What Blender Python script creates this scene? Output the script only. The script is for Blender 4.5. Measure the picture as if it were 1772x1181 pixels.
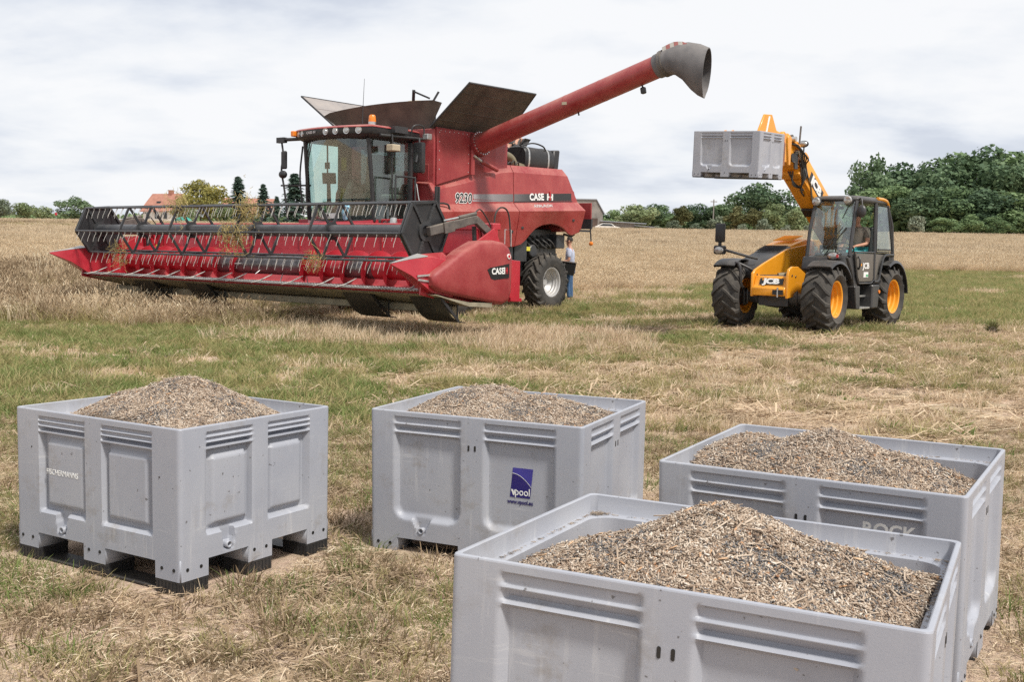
import bpy, bmesh, math, random
import numpy as np
from mathutils import Vector, Matrix, Euler

random.seed(7)
rng = np.random.default_rng(7)
PI = math.pi
R = math.radians
SC = bpy.context.scene
COL = SC.collection
for o in list(bpy.data.objects):
    bpy.data.objects.remove(o)

# ------------------------------------------------------------------ camera
CAM_H = 1.596
cd = bpy.data.cameras.new('camera')
cam = bpy.data.objects.new('camera', cd)
COL.objects.link(cam)
SC.camera = cam
cd.sensor_width = 36.0
cd.sensor_fit = 'HORIZONTAL'
cd.lens = 36.0 * 1901.2 / 1772.0
cd.clip_start = 0.1
cd.clip_end = 6000
_p, _r = R(4.76), R(1.12)
_m = Matrix.Rotation(PI / 2 - _p, 4, 'X')
cam.matrix_world = Matrix.Translation((0, 0, CAM_H)) @ _m @ Matrix.Rotation(_r, 4, 'Z')

# ------------------------------------------------------------------ light
SUN_EL, SUN_AZ = R(55), R(142)          # azimuth measured from +Y (view direction) towards +X
SKY_STR = 0.06
CLOUD_STR = 0.62
w = bpy.data.worlds.new('World')
SC.world = w
w.use_nodes = True
nt = w.node_tree
nt.nodes.clear()
def N(t, k, **kw):
    n = t.nodes.new(k)
    for a, v in kw.items():
        setattr(n, a, v)
    return n
out = N(nt, 'ShaderNodeOutputWorld')
sky = N(nt, 'ShaderNodeTexSky', sky_type='NISHITA', sun_disc=False, sun_elevation=SUN_EL, sun_rotation=SUN_AZ)
bg1 = N(nt, 'ShaderNodeBackground')
bg1.inputs[1].default_value = SKY_STR
nt.links.new(sky.outputs[0], bg1.inputs[0])
tc = N(nt, 'ShaderNodeTexCoord')
sep = N(nt, 'ShaderNodeSeparateXYZ')
nt.links.new(tc.outputs['Generated'], sep.inputs[0])
def wm(op, a, b):
    n = N(nt, 'ShaderNodeMath', operation=op)
    for i, v in enumerate((a, b)):
        if isinstance(v, (int, float)):
            n.inputs[i].default_value = v
        else:
            nt.links.new(v, n.inputs[i])
    return n.outputs[0]
zz = wm('ADD', wm('MAXIMUM', sep.outputs[2], 0.0), 0.24)
cmb = N(nt, 'ShaderNodeCombineXYZ')
nt.links.new(wm('DIVIDE', sep.outputs[0], zz), cmb.inputs[0])
nt.links.new(wm('DIVIDE', sep.outputs[1], zz), cmb.inputs[1])
def cloud_noise(scale, detail, rough, dist, off):
    mp = N(nt, 'ShaderNodeMapping')
    mp.inputs['Location'].default_value = off
    mp.inputs['Scale'].default_value = (1.0, 1.25, 1.0)
    nt.links.new(cmb.outputs[0], mp.inputs[0])
    n = N(nt, 'ShaderNodeTexNoise')
    n.inputs['Scale'].default_value = scale
    n.inputs['Detail'].default_value = detail
    n.inputs['Roughness'].default_value = rough
    n.inputs['Distortion'].default_value = dist
    nt.links.new(mp.outputs[0], n.inputs['Vector'])
    return n.outputs[0]
n1 = cloud_noise(0.95, 9, 0.50, 0.25, (3.1, 1.7, 0))
n2 = cloud_noise(2.6, 8, 0.55, 0.15, (8.3, 4.1, 0))
mixn = wm('ADD', wm('MULTIPLY', n1, 0.62), wm('MULTIPLY', n2, 0.38))
ramp = N(nt, 'ShaderNodeValToRGB')
nt.links.new(mixn, ramp.inputs[0])
el = ramp.color_ramp.elements
el[0].position = 0.405
el[0].color = (0.69, 0.735, 0.83, 1)
el[1].position = 0.555
el[1].color = (0.97, 0.98, 1.0, 1)
e = el.new(0.455)
e.color = (0.80, 0.84, 0.91, 1)
e = el.new(0.503)
e.color = (0.90, 0.925, 0.965, 1)
bg2 = N(nt, 'ShaderNodeBackground')
bg2.inputs[1].default_value = CLOUD_STR
nt.links.new(ramp.outputs[0], bg2.inputs[0])
mr = N(nt, 'ShaderNodeMapRange')
mr.inputs[1].default_value = 0.36
mr.inputs[2].default_value = 0.46
mr.inputs[3].default_value = 0.88
mr.inputs[4].default_value = 0.97
nt.links.new(mixn, mr.inputs[0])
ms = N(nt, 'ShaderNodeMixShader')
nt.links.new(mr.outputs[0], ms.inputs[0])
nt.links.new(bg1.outputs[0], ms.inputs[1])
nt.links.new(bg2.outputs[0], ms.inputs[2])
nt.links.new(ms.outputs[0], out.inputs[0])

ld = bpy.data.lights.new('sun', 'SUN')
ld.energy = 2.8
ld.angle = R(8)
ld.color = (1.0, 0.95, 0.87)
sun = bpy.data.objects.new('sun', ld)
COL.objects.link(sun)
_sd = Vector((math.sin(SUN_AZ) * math.cos(SUN_EL), math.cos(SUN_AZ) * math.cos(SUN_EL), math.sin(SUN_EL)))
sun.rotation_euler = _sd.to_track_quat('Z', 'Y').to_euler()
sun.location = (20, 0, 40)

vs = SC.view_settings
SC.display_settings.display_device = 'sRGB'
vs.view_transform = 'Standard'
vs.look = 'None'
vs.gamma = 1.0
vs.exposure = 0.68
vs.use_curve_mapping = False
SC.render.engine = 'CYCLES'
SC.cycles.max_bounces = 6
SC.cycles.transparent_max_bounces = 12
SC.cycles.use_denoising = False

# ------------------------------------------------------------------ materials
def hexlin(h):
    h = h.lstrip('#')
    c = [int(h[i:i + 2], 16) / 255 for i in (0, 2, 4)]
    return tuple(x / 12.92 if x <= 0.04045 else ((x + 0.055) / 1.055) ** 2.4 for x in c)

def new_mat(name):
    m = bpy.data.materials.new(name)
    m.use_nodes = True
    t = m.node_tree
    b = t.nodes['Principled BSDF']
    return m, t, b

def lk(t, a, b):
    t.links.new(a, b)

def noise(t, scale, detail=4, rough=0.55, coord='Object', stretch=None):
    c = N(t, 'ShaderNodeTexCoord')
    o = c.outputs[coord]
    if stretch:
        mp = N(t, 'ShaderNodeMapping')
        mp.inputs['Scale'].default_value = stretch
        lk(t, o, mp.inputs[0])
        o = mp.outputs[0]
    n = N(t, 'ShaderNodeTexNoise')
    n.inputs['Scale'].default_value = scale
    n.inputs['Detail'].default_value = detail
    n.inputs['Roughness'].default_value = rough
    lk(t, o, n.inputs['Vector'])
    return n.outputs[0]

def mrange(t, v, a, b, c=0.0, d=1.0):
    n = N(t, 'ShaderNodeMapRange')
    n.inputs[1].default_value, n.inputs[2].default_value = a, b
    n.inputs[3].default_value, n.inputs[4].default_value = c, d
    lk(t, v, n.inputs[0])
    return n.outputs[0]

def mixc(t, fac, a, b, blend='MIX'):
    n = N(t, 'ShaderNodeMix', data_type='RGBA', blend_type=blend)
    for i, v in ((0, fac), (6, a), (7, b)):
        if isinstance(v, (int, float)):
            n.inputs[i].default_value = v
        elif isinstance(v, tuple):
            n.inputs[i].default_value = (*v[:3], 1)
        else:
            lk(t, v, n.inputs[i])
    return n.outputs[2]

def mth(t, op, a, b=0.0):
    n = N(t, 'ShaderNodeMath', operation=op)
    for i, v in enumerate((a, b)):
        if isinstance(v, (int, float)):
            n.inputs[i].default_value = v
        else:
            lk(t, v, n.inputs[i])
    return n.outputs[0]

def bump(t, b, h, strength=0.3, dist=0.01):
    n = N(t, 'ShaderNodeBump')
    n.inputs['Strength'].default_value = strength
    n.inputs['Distance'].default_value = dist
    lk(t, h, n.inputs['Height'])
    lk(t, n.outputs[0], b.inputs['Normal'])

def paint(name, col, rough=0.4, metal=0.0, dust=0.25, dustcol=(0.36, 0.29, 0.21), scale=3.0, var=0.12, bumps=0.0, coat=0.0):
    m, t, b = new_mat(name)
    n = noise(t, scale, 6, 0.6)
    n2 = noise(t, scale * 9, 3, 0.6)
    c = mixc(t, mrange(t, n, 0.3, 0.7, 0, 1), tuple(x * (1 - var) for x in col), tuple(min(1, x * (1 + var)) for x in col))
    if dust:
        g = N(t, 'ShaderNodeNewGeometry')
        s = N(t, 'ShaderNodeSeparateXYZ')
        lk(t, g.outputs['Normal'], s.inputs[0])
        up = mrange(t, s.outputs[2], 0.1, 1.0, 0.25, 1.0)
        f = mth(t, 'MULTIPLY', up, mrange(t, mth(t, 'ADD', n, mth(t, 'MULTIPLY', n2, 0.5)), 0.5, 1.0, 0.0, dust * 1.6))
        c = mixc(t, f, c, dustcol)
        lk(t, mrange(t, f, 0, 0.6, rough, min(1, rough + 0.4)), b.inputs['Roughness'])
    else:
        b.inputs['Roughness'].default_value = rough
    lk(t, c, b.inputs['Base Color'])
    b.inputs['Metallic'].default_value = metal
    if coat:
        b.inputs['Coat Weight'].default_value = coat
        b.inputs['Coat Roughness'].default_value = 0.15
    if bumps:
        bump(t, b, n2, bumps, 0.004)
    return m

def flat(name, col, rough=0.5, metal=0.0, emit=None):
    m, t, b = new_mat(name)
    n = noise(t, 14, 3)
    lk(t, mixc(t, mrange(t, n, 0.35, 0.65), tuple(x * 0.88 for x in col), tuple(min(1, x * 1.08) for x in col)), b.inputs['Base Color'])
    b.inputs['Roughness'].default_value = rough
    b.inputs['Metallic'].default_value = metal
    return m

def glass(name, tint=(0.75, 0.9, 0.87), refl=0.10, rough=0.02, dirt=0.05):
    m = bpy.data.materials.new(name)
    m.use_nodes = True
    t = m.node_tree
    t.nodes.clear()
    o = N(t, 'ShaderNodeOutputMaterial')
    tr = N(t, 'ShaderNodeBsdfTransparent')
    tr.inputs[0].default_value = (*tint, 1)
    gl = N(t, 'ShaderNodeBsdfGlossy')
    gl.inputs['Roughness'].default_value = rough
    fr = N(t, 'ShaderNodeLayerWeight')
    fr.inputs[0].default_value = 0.5
    fp = mth(t, 'POWER', fr.outputs['Facing'], 4.0)
    mx = N(t, 'ShaderNodeMixShader')
    lk(t, mrange(t, fp, 0.0, 1.0, refl, 0.8), mx.inputs[0])
    lk(t, tr.outputs[0], mx.inputs[1])
    lk(t, gl.outputs[0], mx.inputs[2])
    df = N(t, 'ShaderNodeBsdfDiffuse')
    df.inputs[0].default_value = (0.45, 0.43, 0.38, 1)
    mx2 = N(t, 'ShaderNodeMixShader')
    n = noise(t, 2.5, 5, 0.6, stretch=(1, 1, 0.4))
    lk(t, mrange(t, n, 0.45, 0.8, 0.01, dirt), mx2.inputs[0])
    lk(t, mx.outputs[0], mx2.inputs[1])
    lk(t, df.outputs[0], mx2.inputs[2])
    lk(t, mx2.outputs[0], o.inputs[0])
    return m

M = {}
M['red'] = paint('red_paint', (0.30, 0.018, 0.022), 0.38, dust=0.5, dustcol=(0.42, 0.25, 0.20), coat=0.2, var=0.14, scale=2.2)
M['red2'] = paint('dusty_red_paint', (0.27, 0.02, 0.026), 0.5, dust=0.4, dustcol=(0.38, 0.22, 0.17), var=0.12)
M['redbright'] = paint('header_red_paint', (0.40, 0.014, 0.03), 0.35, dust=0.16, coat=0.3)
M['darksteel'] = paint('dark_painted_steel', (0.026, 0.029, 0.033), 0.38, dust=0.10, var=0.25)
M['black'] = paint('black_plastic', (0.018, 0.019, 0.022), 0.45, dust=0.08, var=0.2)
M['reel'] = paint('reel_steel_paint', (0.046, 0.050, 0.058), 0.32, dust=0.08, var=0.2)
M['greyarm'] = paint('weathered_grey_steel', (0.11, 0.10, 0.095), 0.55, 0.3, dust=0.35, var=0.3, scale=7)
M['tank_flap'] = paint('dusty_dark_flap', (0.065, 0.058, 0.05), 0.7, dust=0.35, var=0.25)
M['steel'] = paint('bright_steel', (0.55, 0.55, 0.54), 0.35, 0.8, dust=0.15, var=0.2, scale=12)
M['worn'] = paint('worn_auger_steel', (0.16, 0.16, 0.17), 0.32, 0.75, dust=0.12, var=0.4, scale=6)
M['silver'] = paint('silver_wheel_paint', (0.46, 0.46, 0.46), 0.42, 0.35, dust=0.2, var=0.08)
M['rubber'] = paint('tyre_rubber', (0.030, 0.029, 0.028), 0.8, dust=0.5, dustcol=(0.17, 0.145, 0.115), var=0.3, scale=5, bumps=0.2)
M['yellow'] = paint('yellow_paint', (0.72, 0.29, 0.012), 0.36, dust=0.10, dustcol=(0.5, 0.33, 0.16), coat=0.3, var=0.05)
M['tgrey'] = paint('charcoal_cab_paint', (0.030, 0.032, 0.036), 0.36, dust=0.14, var=0.2)
M['olive'] = paint('dark_door_paint', (0.045, 0.045, 0.04), 0.3, dust=0.22, var=0.15, coat=0.4)
M['spout'] = paint('grey_rubber_spout', (0.125, 0.122, 0.127), 0.75, dust=0.15, var=0.25)
M['flap_lit'] = paint('pale_sky_lit_flap', (0.27, 0.25, 0.245), 0.7, dust=0.2, var=0.15)  # paler than the other flaps: skylight on its inner face put into the colour
M['under'] = paint('dusty_underside_sheet', (0.33, 0.30, 0.22), 0.6, 0.2, dust=0.3, var=0.3, scale=4)
M['skid'] = paint('dark_skid_steel', (0.040, 0.038, 0.034), 0.38, 0.4, dust=0.3, var=0.35)
M['tine'] = paint('pale_tine', (0.46, 0.45, 0.42), 0.45, 0.1, dust=0.1, var=0.2)
M['glass_cab'] = glass('tinted_cab_glass', (0.86, 0.95, 0.93), 0.085)
M['glass_tele'] = glass('telehandler_glass', (0.88, 0.94, 0.92), 0.11)
M['lens'] = paint('clear_lamp_lens', (0.42, 0.42, 0.41), 0.12, 0.5, dust=0.08, var=0.3, scale=20)
M['amber'] = flat('amber_lens', (0.72, 0.20, 0.02), 0.2)
M['redlens'] = flat('red_lens', (0.5, 0.02, 0.02), 0.2)
M['white'] = flat('white_print', (0.78, 0.78, 0.76), 0.45)
M['blackprint'] = flat('black_print', (0.015, 0.015, 0.015), 0.4)
M['greyprint'] = flat('grey_print', (0.45, 0.42, 0.42), 0.5)
M['fadedred'] = flat('faded_red_film', (0.36, 0.13, 0.12), 0.6)
M['fadedwhite'] = flat('faded_white_film', (0.48, 0.46, 0.42), 0.6)
M['redprint'] = flat('red_print', (0.45, 0.02, 0.03), 0.4)
M['greenprint'] = flat('green_print', (0.1, 0.4, 0.2), 0.4)
M['yellowprint'] = flat('yellow_print', (0.65, 0.58, 0.05), 0.4)
M['exhaust'] = paint('bronze_pipe', (0.20, 0.17, 0.11), 0.5, 0.4, dust=0.2)
M['seat'] = paint('grey_seat_fabric', (0.16, 0.15, 0.13), 0.9, dust=0.1, var=0.15)
M['beige'] = paint('beige_sheet', (0.42, 0.36, 0.26), 0.6, dust=0.2)
M['hose'] = flat('hose_rubber', (0.03, 0.028, 0.025), 0.6)
M['skin'] = flat('skin', (0.46, 0.24, 0.16), 0.55)
M['hair'] = flat('dark_hair', (0.02, 0.014, 0.01), 0.7)
M['shirt'] = flat('light_blue_shirt', (0.42, 0.46, 0.58), 0.9)
M['jeans'] = flat('blue_jeans', (0.05, 0.11, 0.22), 0.9)
M['shoe'] = flat('brown_shoe', (0.10, 0.06, 0.04), 0.7)
M['teal'] = flat('teal_cloth', (0.05, 0.34, 0.36), 0.9)
M['tshirt'] = flat('grey_brown_shirt', (0.22, 0.19, 0.16), 0.9)
M['workwear'] = flat('dark_grey_workwear', (0.07, 0.065, 0.065), 0.95)
M['case'] = flat('black_case', (0.012, 0.012, 0.012), 0.45)
M['plateteal'] = flat('number_plate_white', (0.62, 0.68, 0.66), 0.4)
M['clothblue'] = flat('pale_blue_cloth', (0.25, 0.48, 0.62), 0.9)

def stripe_mat():
    m, t, b = new_mat('decal_gradient_print')
    c = N(t, 'ShaderNodeTexCoord')
    s = N(t, 'ShaderNodeSeparateXYZ')
    lk(t, c.outputs['Object'], s.inputs[0])
    lk(t, mixc(t, mrange(t, s.outputs[0], -0.8, -3.2, 0, 1), (0.34, 0.32, 0.33), (0.02, 0.02, 0.02)), b.inputs['Base Color'])
    b.inputs['Roughness'].default_value = 0.4
    return m
M['decal'] = stripe_mat()

def box_mat():
    m, t, b = new_mat('grey_moulded_plastic')
    n = noise(t, 2.2, 6, 0.6)
    big = noise(t, 1.1, 4, 0.6)
    fine = noise(t, 160, 2, 0.5)
    spk = noise(t, 38, 3, 0.5)
    oi = N(t, 'ShaderNodeObjectInfo')
    base = mixc(t, mrange(t, n, 0.3, 0.7), (0.296, 0.310, 0.356), (0.350, 0.363, 0.404))
    base = mixc(t, mrange(t, big, 0.45, 0.75, 0.0, 0.28), base, (0.36, 0.36, 0.37))
    # pale scuffs: thin stretched streaks
    sc1 = noise(t, 26, 5, 0.7, stretch=(1, 1, 0.06))
    sc2 = noise(t, 30, 5, 0.7, stretch=(0.09, 0.09, 1))
    f = mth(t, 'MAXIMUM', mrange(t, sc1, 0.56, 0.66, 0, 0.42), mrange(t, sc2, 0.58, 0.68, 0, 0.38))
    f = mth(t, 'MULTIPLY', f, mrange(t, noise(t, 3.1, 3), 0.42, 0.62))
    base = mixc(t, f, base, (0.52, 0.52, 0.53))
    # brown smudges and dark specks
    sm = mth(t, 'MULTIPLY', mrange(t, noise(t, 7, 6, 0.7), 0.54, 0.68, 0, 0.42), mrange(t, noise(t, 1.7, 2), 0.45, 0.6))
    base = mixc(t, sm, base, (0.21, 0.18, 0.145))
    base = mixc(t, mrange(t, spk, 0.70, 0.74, 0, 0.7), base, (0.06, 0.05, 0.045))
    lk(t, base, b.inputs['Base Color'])
    lk(t, mrange(t, n, 0.3, 0.7, 0.42, 0.58), b.inputs['Roughness'])
    bump(t, b, fine, 0.12, 0.002)
    return m
M['box'] = box_mat()

def box2_mat():
    m = M['box'].copy()
    m.name = 'worn_grey_moulded_plastic'
    return m

# ------------------------------------------------------------------ mesh builder
class MB:
    def __init__(self, M4=None):
        self.bm = bmesh.new()
        self.M = M4 or Matrix()
    def v(self, p):
        return self.bm.verts.new(self.M @ Vector(p))
    def face(self, vs):
        try:
            return self.bm.faces.new(vs)
        except ValueError:
            return None
    def box(self, c, s, rot=None):
        c = Vector(c)
        h = [x / 2 for x in s]
        Rm = Euler(rot).to_matrix() if rot else None
        V = []
        for sx in (-1, 1):
            for sy in (-1, 1):
                for sz in (-1, 1):
                    d = Vector((sx * h[0], sy * h[1], sz * h[2]))
                    if Rm:
                        d = Rm @ d
                    V.append(self.v(c + d))
        for f in ((0, 1, 3, 2), (4, 6, 7, 5), (0, 4, 5, 1), (2, 3, 7, 6), (0, 2, 6, 4), (1, 5, 7, 3)):
            self.face([V[i] for i in f])
        return self
    def bb(self, x0, x1, y0, y1, z0, z1):
        return self.box(((x0 + x1) / 2, (y0 + y1) / 2, (z0 + z1) / 2), (abs(x1 - x0), abs(y1 - y0), abs(z1 - z0)))
    def hexa(self, pts):      # 8 points: bottom 4, top 4 in the same winding
        V = [self.v(p) for p in pts]
        for f in ((3, 2, 1, 0), (4, 5, 6, 7), (0, 1, 5, 4), (1, 2, 6, 5), (2, 3, 7, 6), (3, 0, 4, 7)):
            self.face([V[i] for i in f])
        return self
    def prism(self, pts, axis, a, b):
        def P(p, t):
            if axis == 'x': return (t, p[0], p[1])
            if axis == 'y': return (p[0], t, p[1])
            return (p[0], p[1], t)
        A = [self.v(P(p, a)) for p in pts]
        B = [self.v(P(p, b)) for p in pts]
        n = len(pts)
        self.face(A[::-1])
        self.face(B)
        for i in range(n):
            self.face([A[i], A[(i + 1) % n], B[(i + 1) % n], B[i]])
        return self
    def loft(self, rings, cap=True, close=True):
        V = [[self.v(p) for p in r] for r in rings]
        n = len(rings[0])
        for a, b in zip(V, V[1:]):
            for i in range(n if close else n - 1):
                self.face([a[i], a[(i + 1) % n], b[(i + 1) % n], b[i]])
        if cap and close:
            self.face(V[0][::-1])
            self.face(V[-1])
        return self
    def tube(self, path, r, n=8, cap=True):
        P = [Vector(p) for p in path]
        rs = r if isinstance(r, (list, tuple)) else [r] * len(P)
        rings = []
        up = None
        for i, p in enumerate(P):
            t = (P[min(i + 1, len(P) - 1)] - P[max(i - 1, 0)]).normalized()
            if up is None:
                up = Vector((0, 0, 1)) if abs(t.z) < 0.9 else Vector((1, 0, 0))
            a = t.cross(up)
            if a.length < 1e-5:
                a = t.cross(Vector((0, 1, 0.1)))
            a.normalize()
            b = a.cross(t).normalized()
            up = b
            rings.append([p + (a * math.cos(2 * PI * k / n) + b * math.sin(2 * PI * k / n)) * rs[i] for k in range(n)])
        return self.loft(rings, cap)
    def cyl(self, a, b, r, n=16, r2=None):
        return self.tube([a, b], [r, r if r2 is None else r2], n)
    def beam(self, p, q, wd, ht, up=(0, 0, 1)):
        p, q = Vector(p), Vector(q)
        t = (q - p).normalized()
        s = t.cross(Vector(up)).normalized()
        u = s.cross(t).normalized()
        pts = []
        for e in (p, q):
            pts.append([e + s * wd / 2 * sx + u * ht / 2 * su for sx, su in ((-1, -1), (1, -1), (1, 1), (-1, 1))])
        return self.loft(pts)
    def lathe(self, prof, n=32, axis='y', c=(0, 0, 0), closed=False):
        c = Vector(c)
        rings = []
        for r, h in prof:
            ring = []
            for k in range(n):
                a = 2 * PI * k / n
                if axis == 'y': d = Vector((r * math.cos(a), h, r * math.sin(a)))
                elif axis == 'z': d = Vector((r * math.cos(a), r * math.sin(a), h))
                else: d = Vector((h, r * math.cos(a), r * math.sin(a)))
                ring.append(c + d)
            rings.append(ring)
        if closed:
            rings.append(rings[0])
            V = [[self.v(p) for p in r] for r in rings[:-1]]
            V.append(V[0])
            for a, b in zip(V, V[1:]):
                for i in range(n):
                    self.face([a[i], a[(i + 1) % n], b[(i + 1) % n], b[i]])
            return self
        return self.loft(rings, cap=True)
    def plate(self, pts, th):   # 3D polygon with thickness th along its normal (centred)
        P = [Vector(p) for p in pts]
        nrm = Vector((0, 0, 0))
        for i in range(len(P)):
            a, b = P[i], P[(i + 1) % len(P)]
            nrm += a.cross(b)
        nrm.normalize()
        A = [self.v(p - nrm * th / 2) for p in P]
        B = [self.v(p + nrm * th / 2) for p in P]
        n = len(P)
        self.face(A[::-1])
        self.face(B)
        for i in range(n):
            self.face([A[i], A[(i + 1) % n], B[(i + 1) % n], B[i]])
        return self
    def sphere(self, c, r, n=12, s=(1, 1, 1)):
        rings = []
        c = Vector(c)
        for j in range(1, n):
            th = PI * j / n
            rings.append([c + Vector((r * s[0] * math.sin(th) * math.cos(2 * PI * k / n), r * s[1] * math.sin(th) * math.sin(2 * PI * k / n), r * s[2] * math.cos(th))) for k in range(n)])
        return self.loft(rings)
    def mesh(self, name, mat, bevel=0, seg=1, smooth=35, recalc=True):
        bm = self.bm
        if recalc:
            bmesh.ops.recalc_face_normals(bm, faces=bm.faces)
        if bevel:
            es = [e for e in bm.edges if len(e.link_faces) == 2 and e.calc_face_angle(0) > R(30)]
            bmesh.ops.bevel(bm, geom=es, offset=bevel, segments=seg, affect='EDGES', clamp_overlap=True, profile=0.5)
        lim = R(smooth)
        for e in bm.edges:
            e.smooth = len(e.link_faces) == 2 and e.calc_face_angle(0) < lim
        for f in bm.faces:
            f.smooth = True
        me = bpy.data.meshes.new(name)
        bm.to_mesh(me)
        bm.free()
        me.materials.append(M[mat] if isinstance(mat, str) else mat)
        return me
    def build(self, name, mat, parent=None, **kw):
        return add(name, self.mesh(name, mat, **kw), parent)

def add(name, me, parent=None, mw=None):
    o = bpy.data.objects.new(name, me)
    COL.objects.link(o)
    if parent:
        o.parent = parent
    if mw is not None:
        o.matrix_local = mw
    return o

def thing(name, label, cat, mw=None, group=None, me=None):
    o = bpy.data.objects.new(name, me)
    COL.objects.link(o)
    if mw is not None:
        o.matrix_world = mw
    o['label'] = label
    o['category'] = cat
    if group:
        o['group'] = group
    return o

def empty(name, parent=None, mw=None):
    return add(name, None, parent, mw)

def copy_tree(o, parent=None):
    c = o.copy()
    COL.objects.link(c)
    if parent:
        c.parent = parent
    for ch in list(o.children):
        copy_tree(ch, c)
    return c

def text(s, size, origin, right, up, mat, parent, name='lettering', extrude=0.001, bold=0.0, shear=0.0, align='CENTER', sx=1.0, spacing=1.0):
    cu = bpy.data.curves.new('text', 'FONT')
    cu.body = s
    cu.size = size
    cu.extrude = extrude
    cu.offset = bold
    cu.shear = shear
    cu.align_x = align
    cu.align_y = 'CENTER'
    cu.space_character = spacing
    cu.resolution_u = 3
    tmp = bpy.data.objects.new('text_source', cu)
    COL.objects.link(tmp)
    dg = bpy.context.evaluated_depsgraph_get()
    me = bpy.data.meshes.new_from_object(tmp.evaluated_get(dg), depsgraph=dg)
    bpy.data.objects.remove(tmp)
    r, u = Vector(right).normalized(), Vector(up).normalized()
    n = r.cross(u).normalized()
    u = n.cross(r)
    mw = Matrix(((r.x * sx, u.x, n.x, origin[0]), (r.y * sx, u.y, n.y, origin[1]), (r.z * sx, u.z, n.z, origin[2]), (0, 0, 0, 1)))
    me.transform(mw)
    me.materials.clear()
    me.materials.append(M[mat] if isinstance(mat, str) else mat)
    me.name = name
    return add(name, me, parent)

# value noise in numpy for placing things
def vnoise(x, y, scale, seed=0):
    x = np.asarray(x, float) / scale + 1000.0
    y = np.asarray(y, float) / scale + 1000.0
    xi, yi = np.floor(x).astype(np.int64), np.floor(y).astype(np.int64)
    fx, fy = x - xi, y - yi
    fx, fy = fx * fx * (3 - 2 * fx), fy * fy * (3 - 2 * fy)
    def hsh(a, b):
        h = (a * 374761393 + b * 668265263 + seed * 974711) & 0xFFFFFFFF
        h = ((h ^ (h >> 13)) * 1274126177) & 0xFFFFFFFF
        return ((h ^ (h >> 16)) & 0xFFFF) / 65535.0
    a, b, c, d = hsh(xi, yi), hsh(xi + 1, yi), hsh(xi, yi + 1), hsh(xi + 1, yi + 1)
    return (a * (1 - fx) + b * fx) * (1 - fy) + (c * (1 - fx) + d * fx) * fy

def sstep(x, a, b):
    t = np.clip((np.asarray(x, float) - a) / (b - a), 0, 1)
    return t * t * (3 - 2 * t)

def gz(x, y):
    x, y = np.asarray(x, float), np.asarray(y, float)
    t = np.clip((y - 22) / 128.0, 0, 1)
    g = 0.0 + 0.05 * sstep(y, 14, 24) + 4.22 * t ** 1.35 + 0.0035 * x * t
    g = g + np.clip(y - 150, 0, 300) * 0.0183
    g = g + 0.14 * sstep(x, 0.5, 4.0) * sstep(y, 11, 18) * (1 - sstep(y, 28, 50))
    g = g + 0.03 * (vnoise(x, y, 1.7, 3) - 0.5) * sstep(y, 7.5, 10) * (1 - sstep(y, 400, 500))
    return g

# ------------------------------------------------------------------ ground
def ground_mat():
    m, t, b = new_mat('field_soil_and_thatch')
    g1 = noise(t, 0.35, 5, 0.6)
    vf = noise(t, 180, 3, 0.7)
    g2 = noise(t, 2.2, 6, 0.62)
    g3 = noise(t, 14, 6, 0.7)
    st = noise(t, 55, 5, 0.75, stretch=(1, 0.35, 1))
    st2 = noise(t, 70, 5, 0.75, stretch=(0.3, 1, 1))
    soil = mixc(t, mrange(t, g3, 0.3, 0.7), (0.465, 0.322, 0.246), (0.681, 0.505, 0.401))
    straw = mixc(t, mrange(t, g2, 0.3, 0.7), (0.603, 0.468, 0.320), (0.840, 0.710, 0.524))
    f = mrange(t, mth(t, 'MAXIMUM', st, st2), 0.50, 0.68)
    c = mixc(t, f, soil, straw)
    dark = mixc(t, mrange(t, g3, 0.35, 0.5, 0.5, 0), c, (0.287, 0.220, 0.160))
    dark = mixc(t, mrange(t, vf, 0.36, 0.46, 0.75, 0), dark, (0.168, 0.128, 0.090))
    dark = mixc(t, mrange(t, vf, 0.58, 0.66, 0, 0.6), dark, (0.806, 0.688, 0.526))
    gr = mth(t, 'MULTIPLY', mrange(t, g1, 0.42, 0.6), mrange(t, g2, 0.42, 0.62, 0, 0.55))
    c = mixc(t, gr, dark, (0.22, 0.22, 0.10))
    lk(t, c, b.inputs['Base Color'])
    b.inputs['Roughness'].default_value = 0.95
    b.inputs['Specular IOR Level'].default_value = 0.1
    bump(t, b, mth(t, 'ADD', st, mth(t, 'MULTIPLY', g3, 0.8)), 0.8, 0.03)
    return m

def make_ground():
    ys = np.concatenate([np.linspace(-30, 2, 12), np.linspace(2.5, 40, 130), np.geomspace(41, 460, 90), np.array([520, 700, 1100, 1800, 3000])])
    xs0 = np.concatenate([np.linspace(0, 24, 90), np.geomspace(24.6, 3000, 60)])
    xs = np.concatenate([-xs0[:0:-1], xs0])
    X, Y = np.meshgrid(xs, ys)
    Z = gz(X, Y)
    V = np.stack([X, Y, Z], -1).reshape(-1, 3)
    nx, ny = len(xs), len(ys)
    i = np.arange(nx - 1)
    F = []
    for j in range(ny - 1):
        a = j * nx + i
        F.append(np.stack([a, a + 1, a + nx + 1, a + nx], -1))
    F = np.concatenate(F)
    me = bpy.data.meshes.new('field_ground')
    me.from_pydata(V.tolist(), [], F.tolist())
    me.shade_smooth()
    me.materials.append(ground_mat())
    o = add('ground', me)
    o['kind'] = 'structure'
    o['label'] = 'dry harvested field with thin thatch, bare soil and green patches'
    return o
make_ground()

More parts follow.
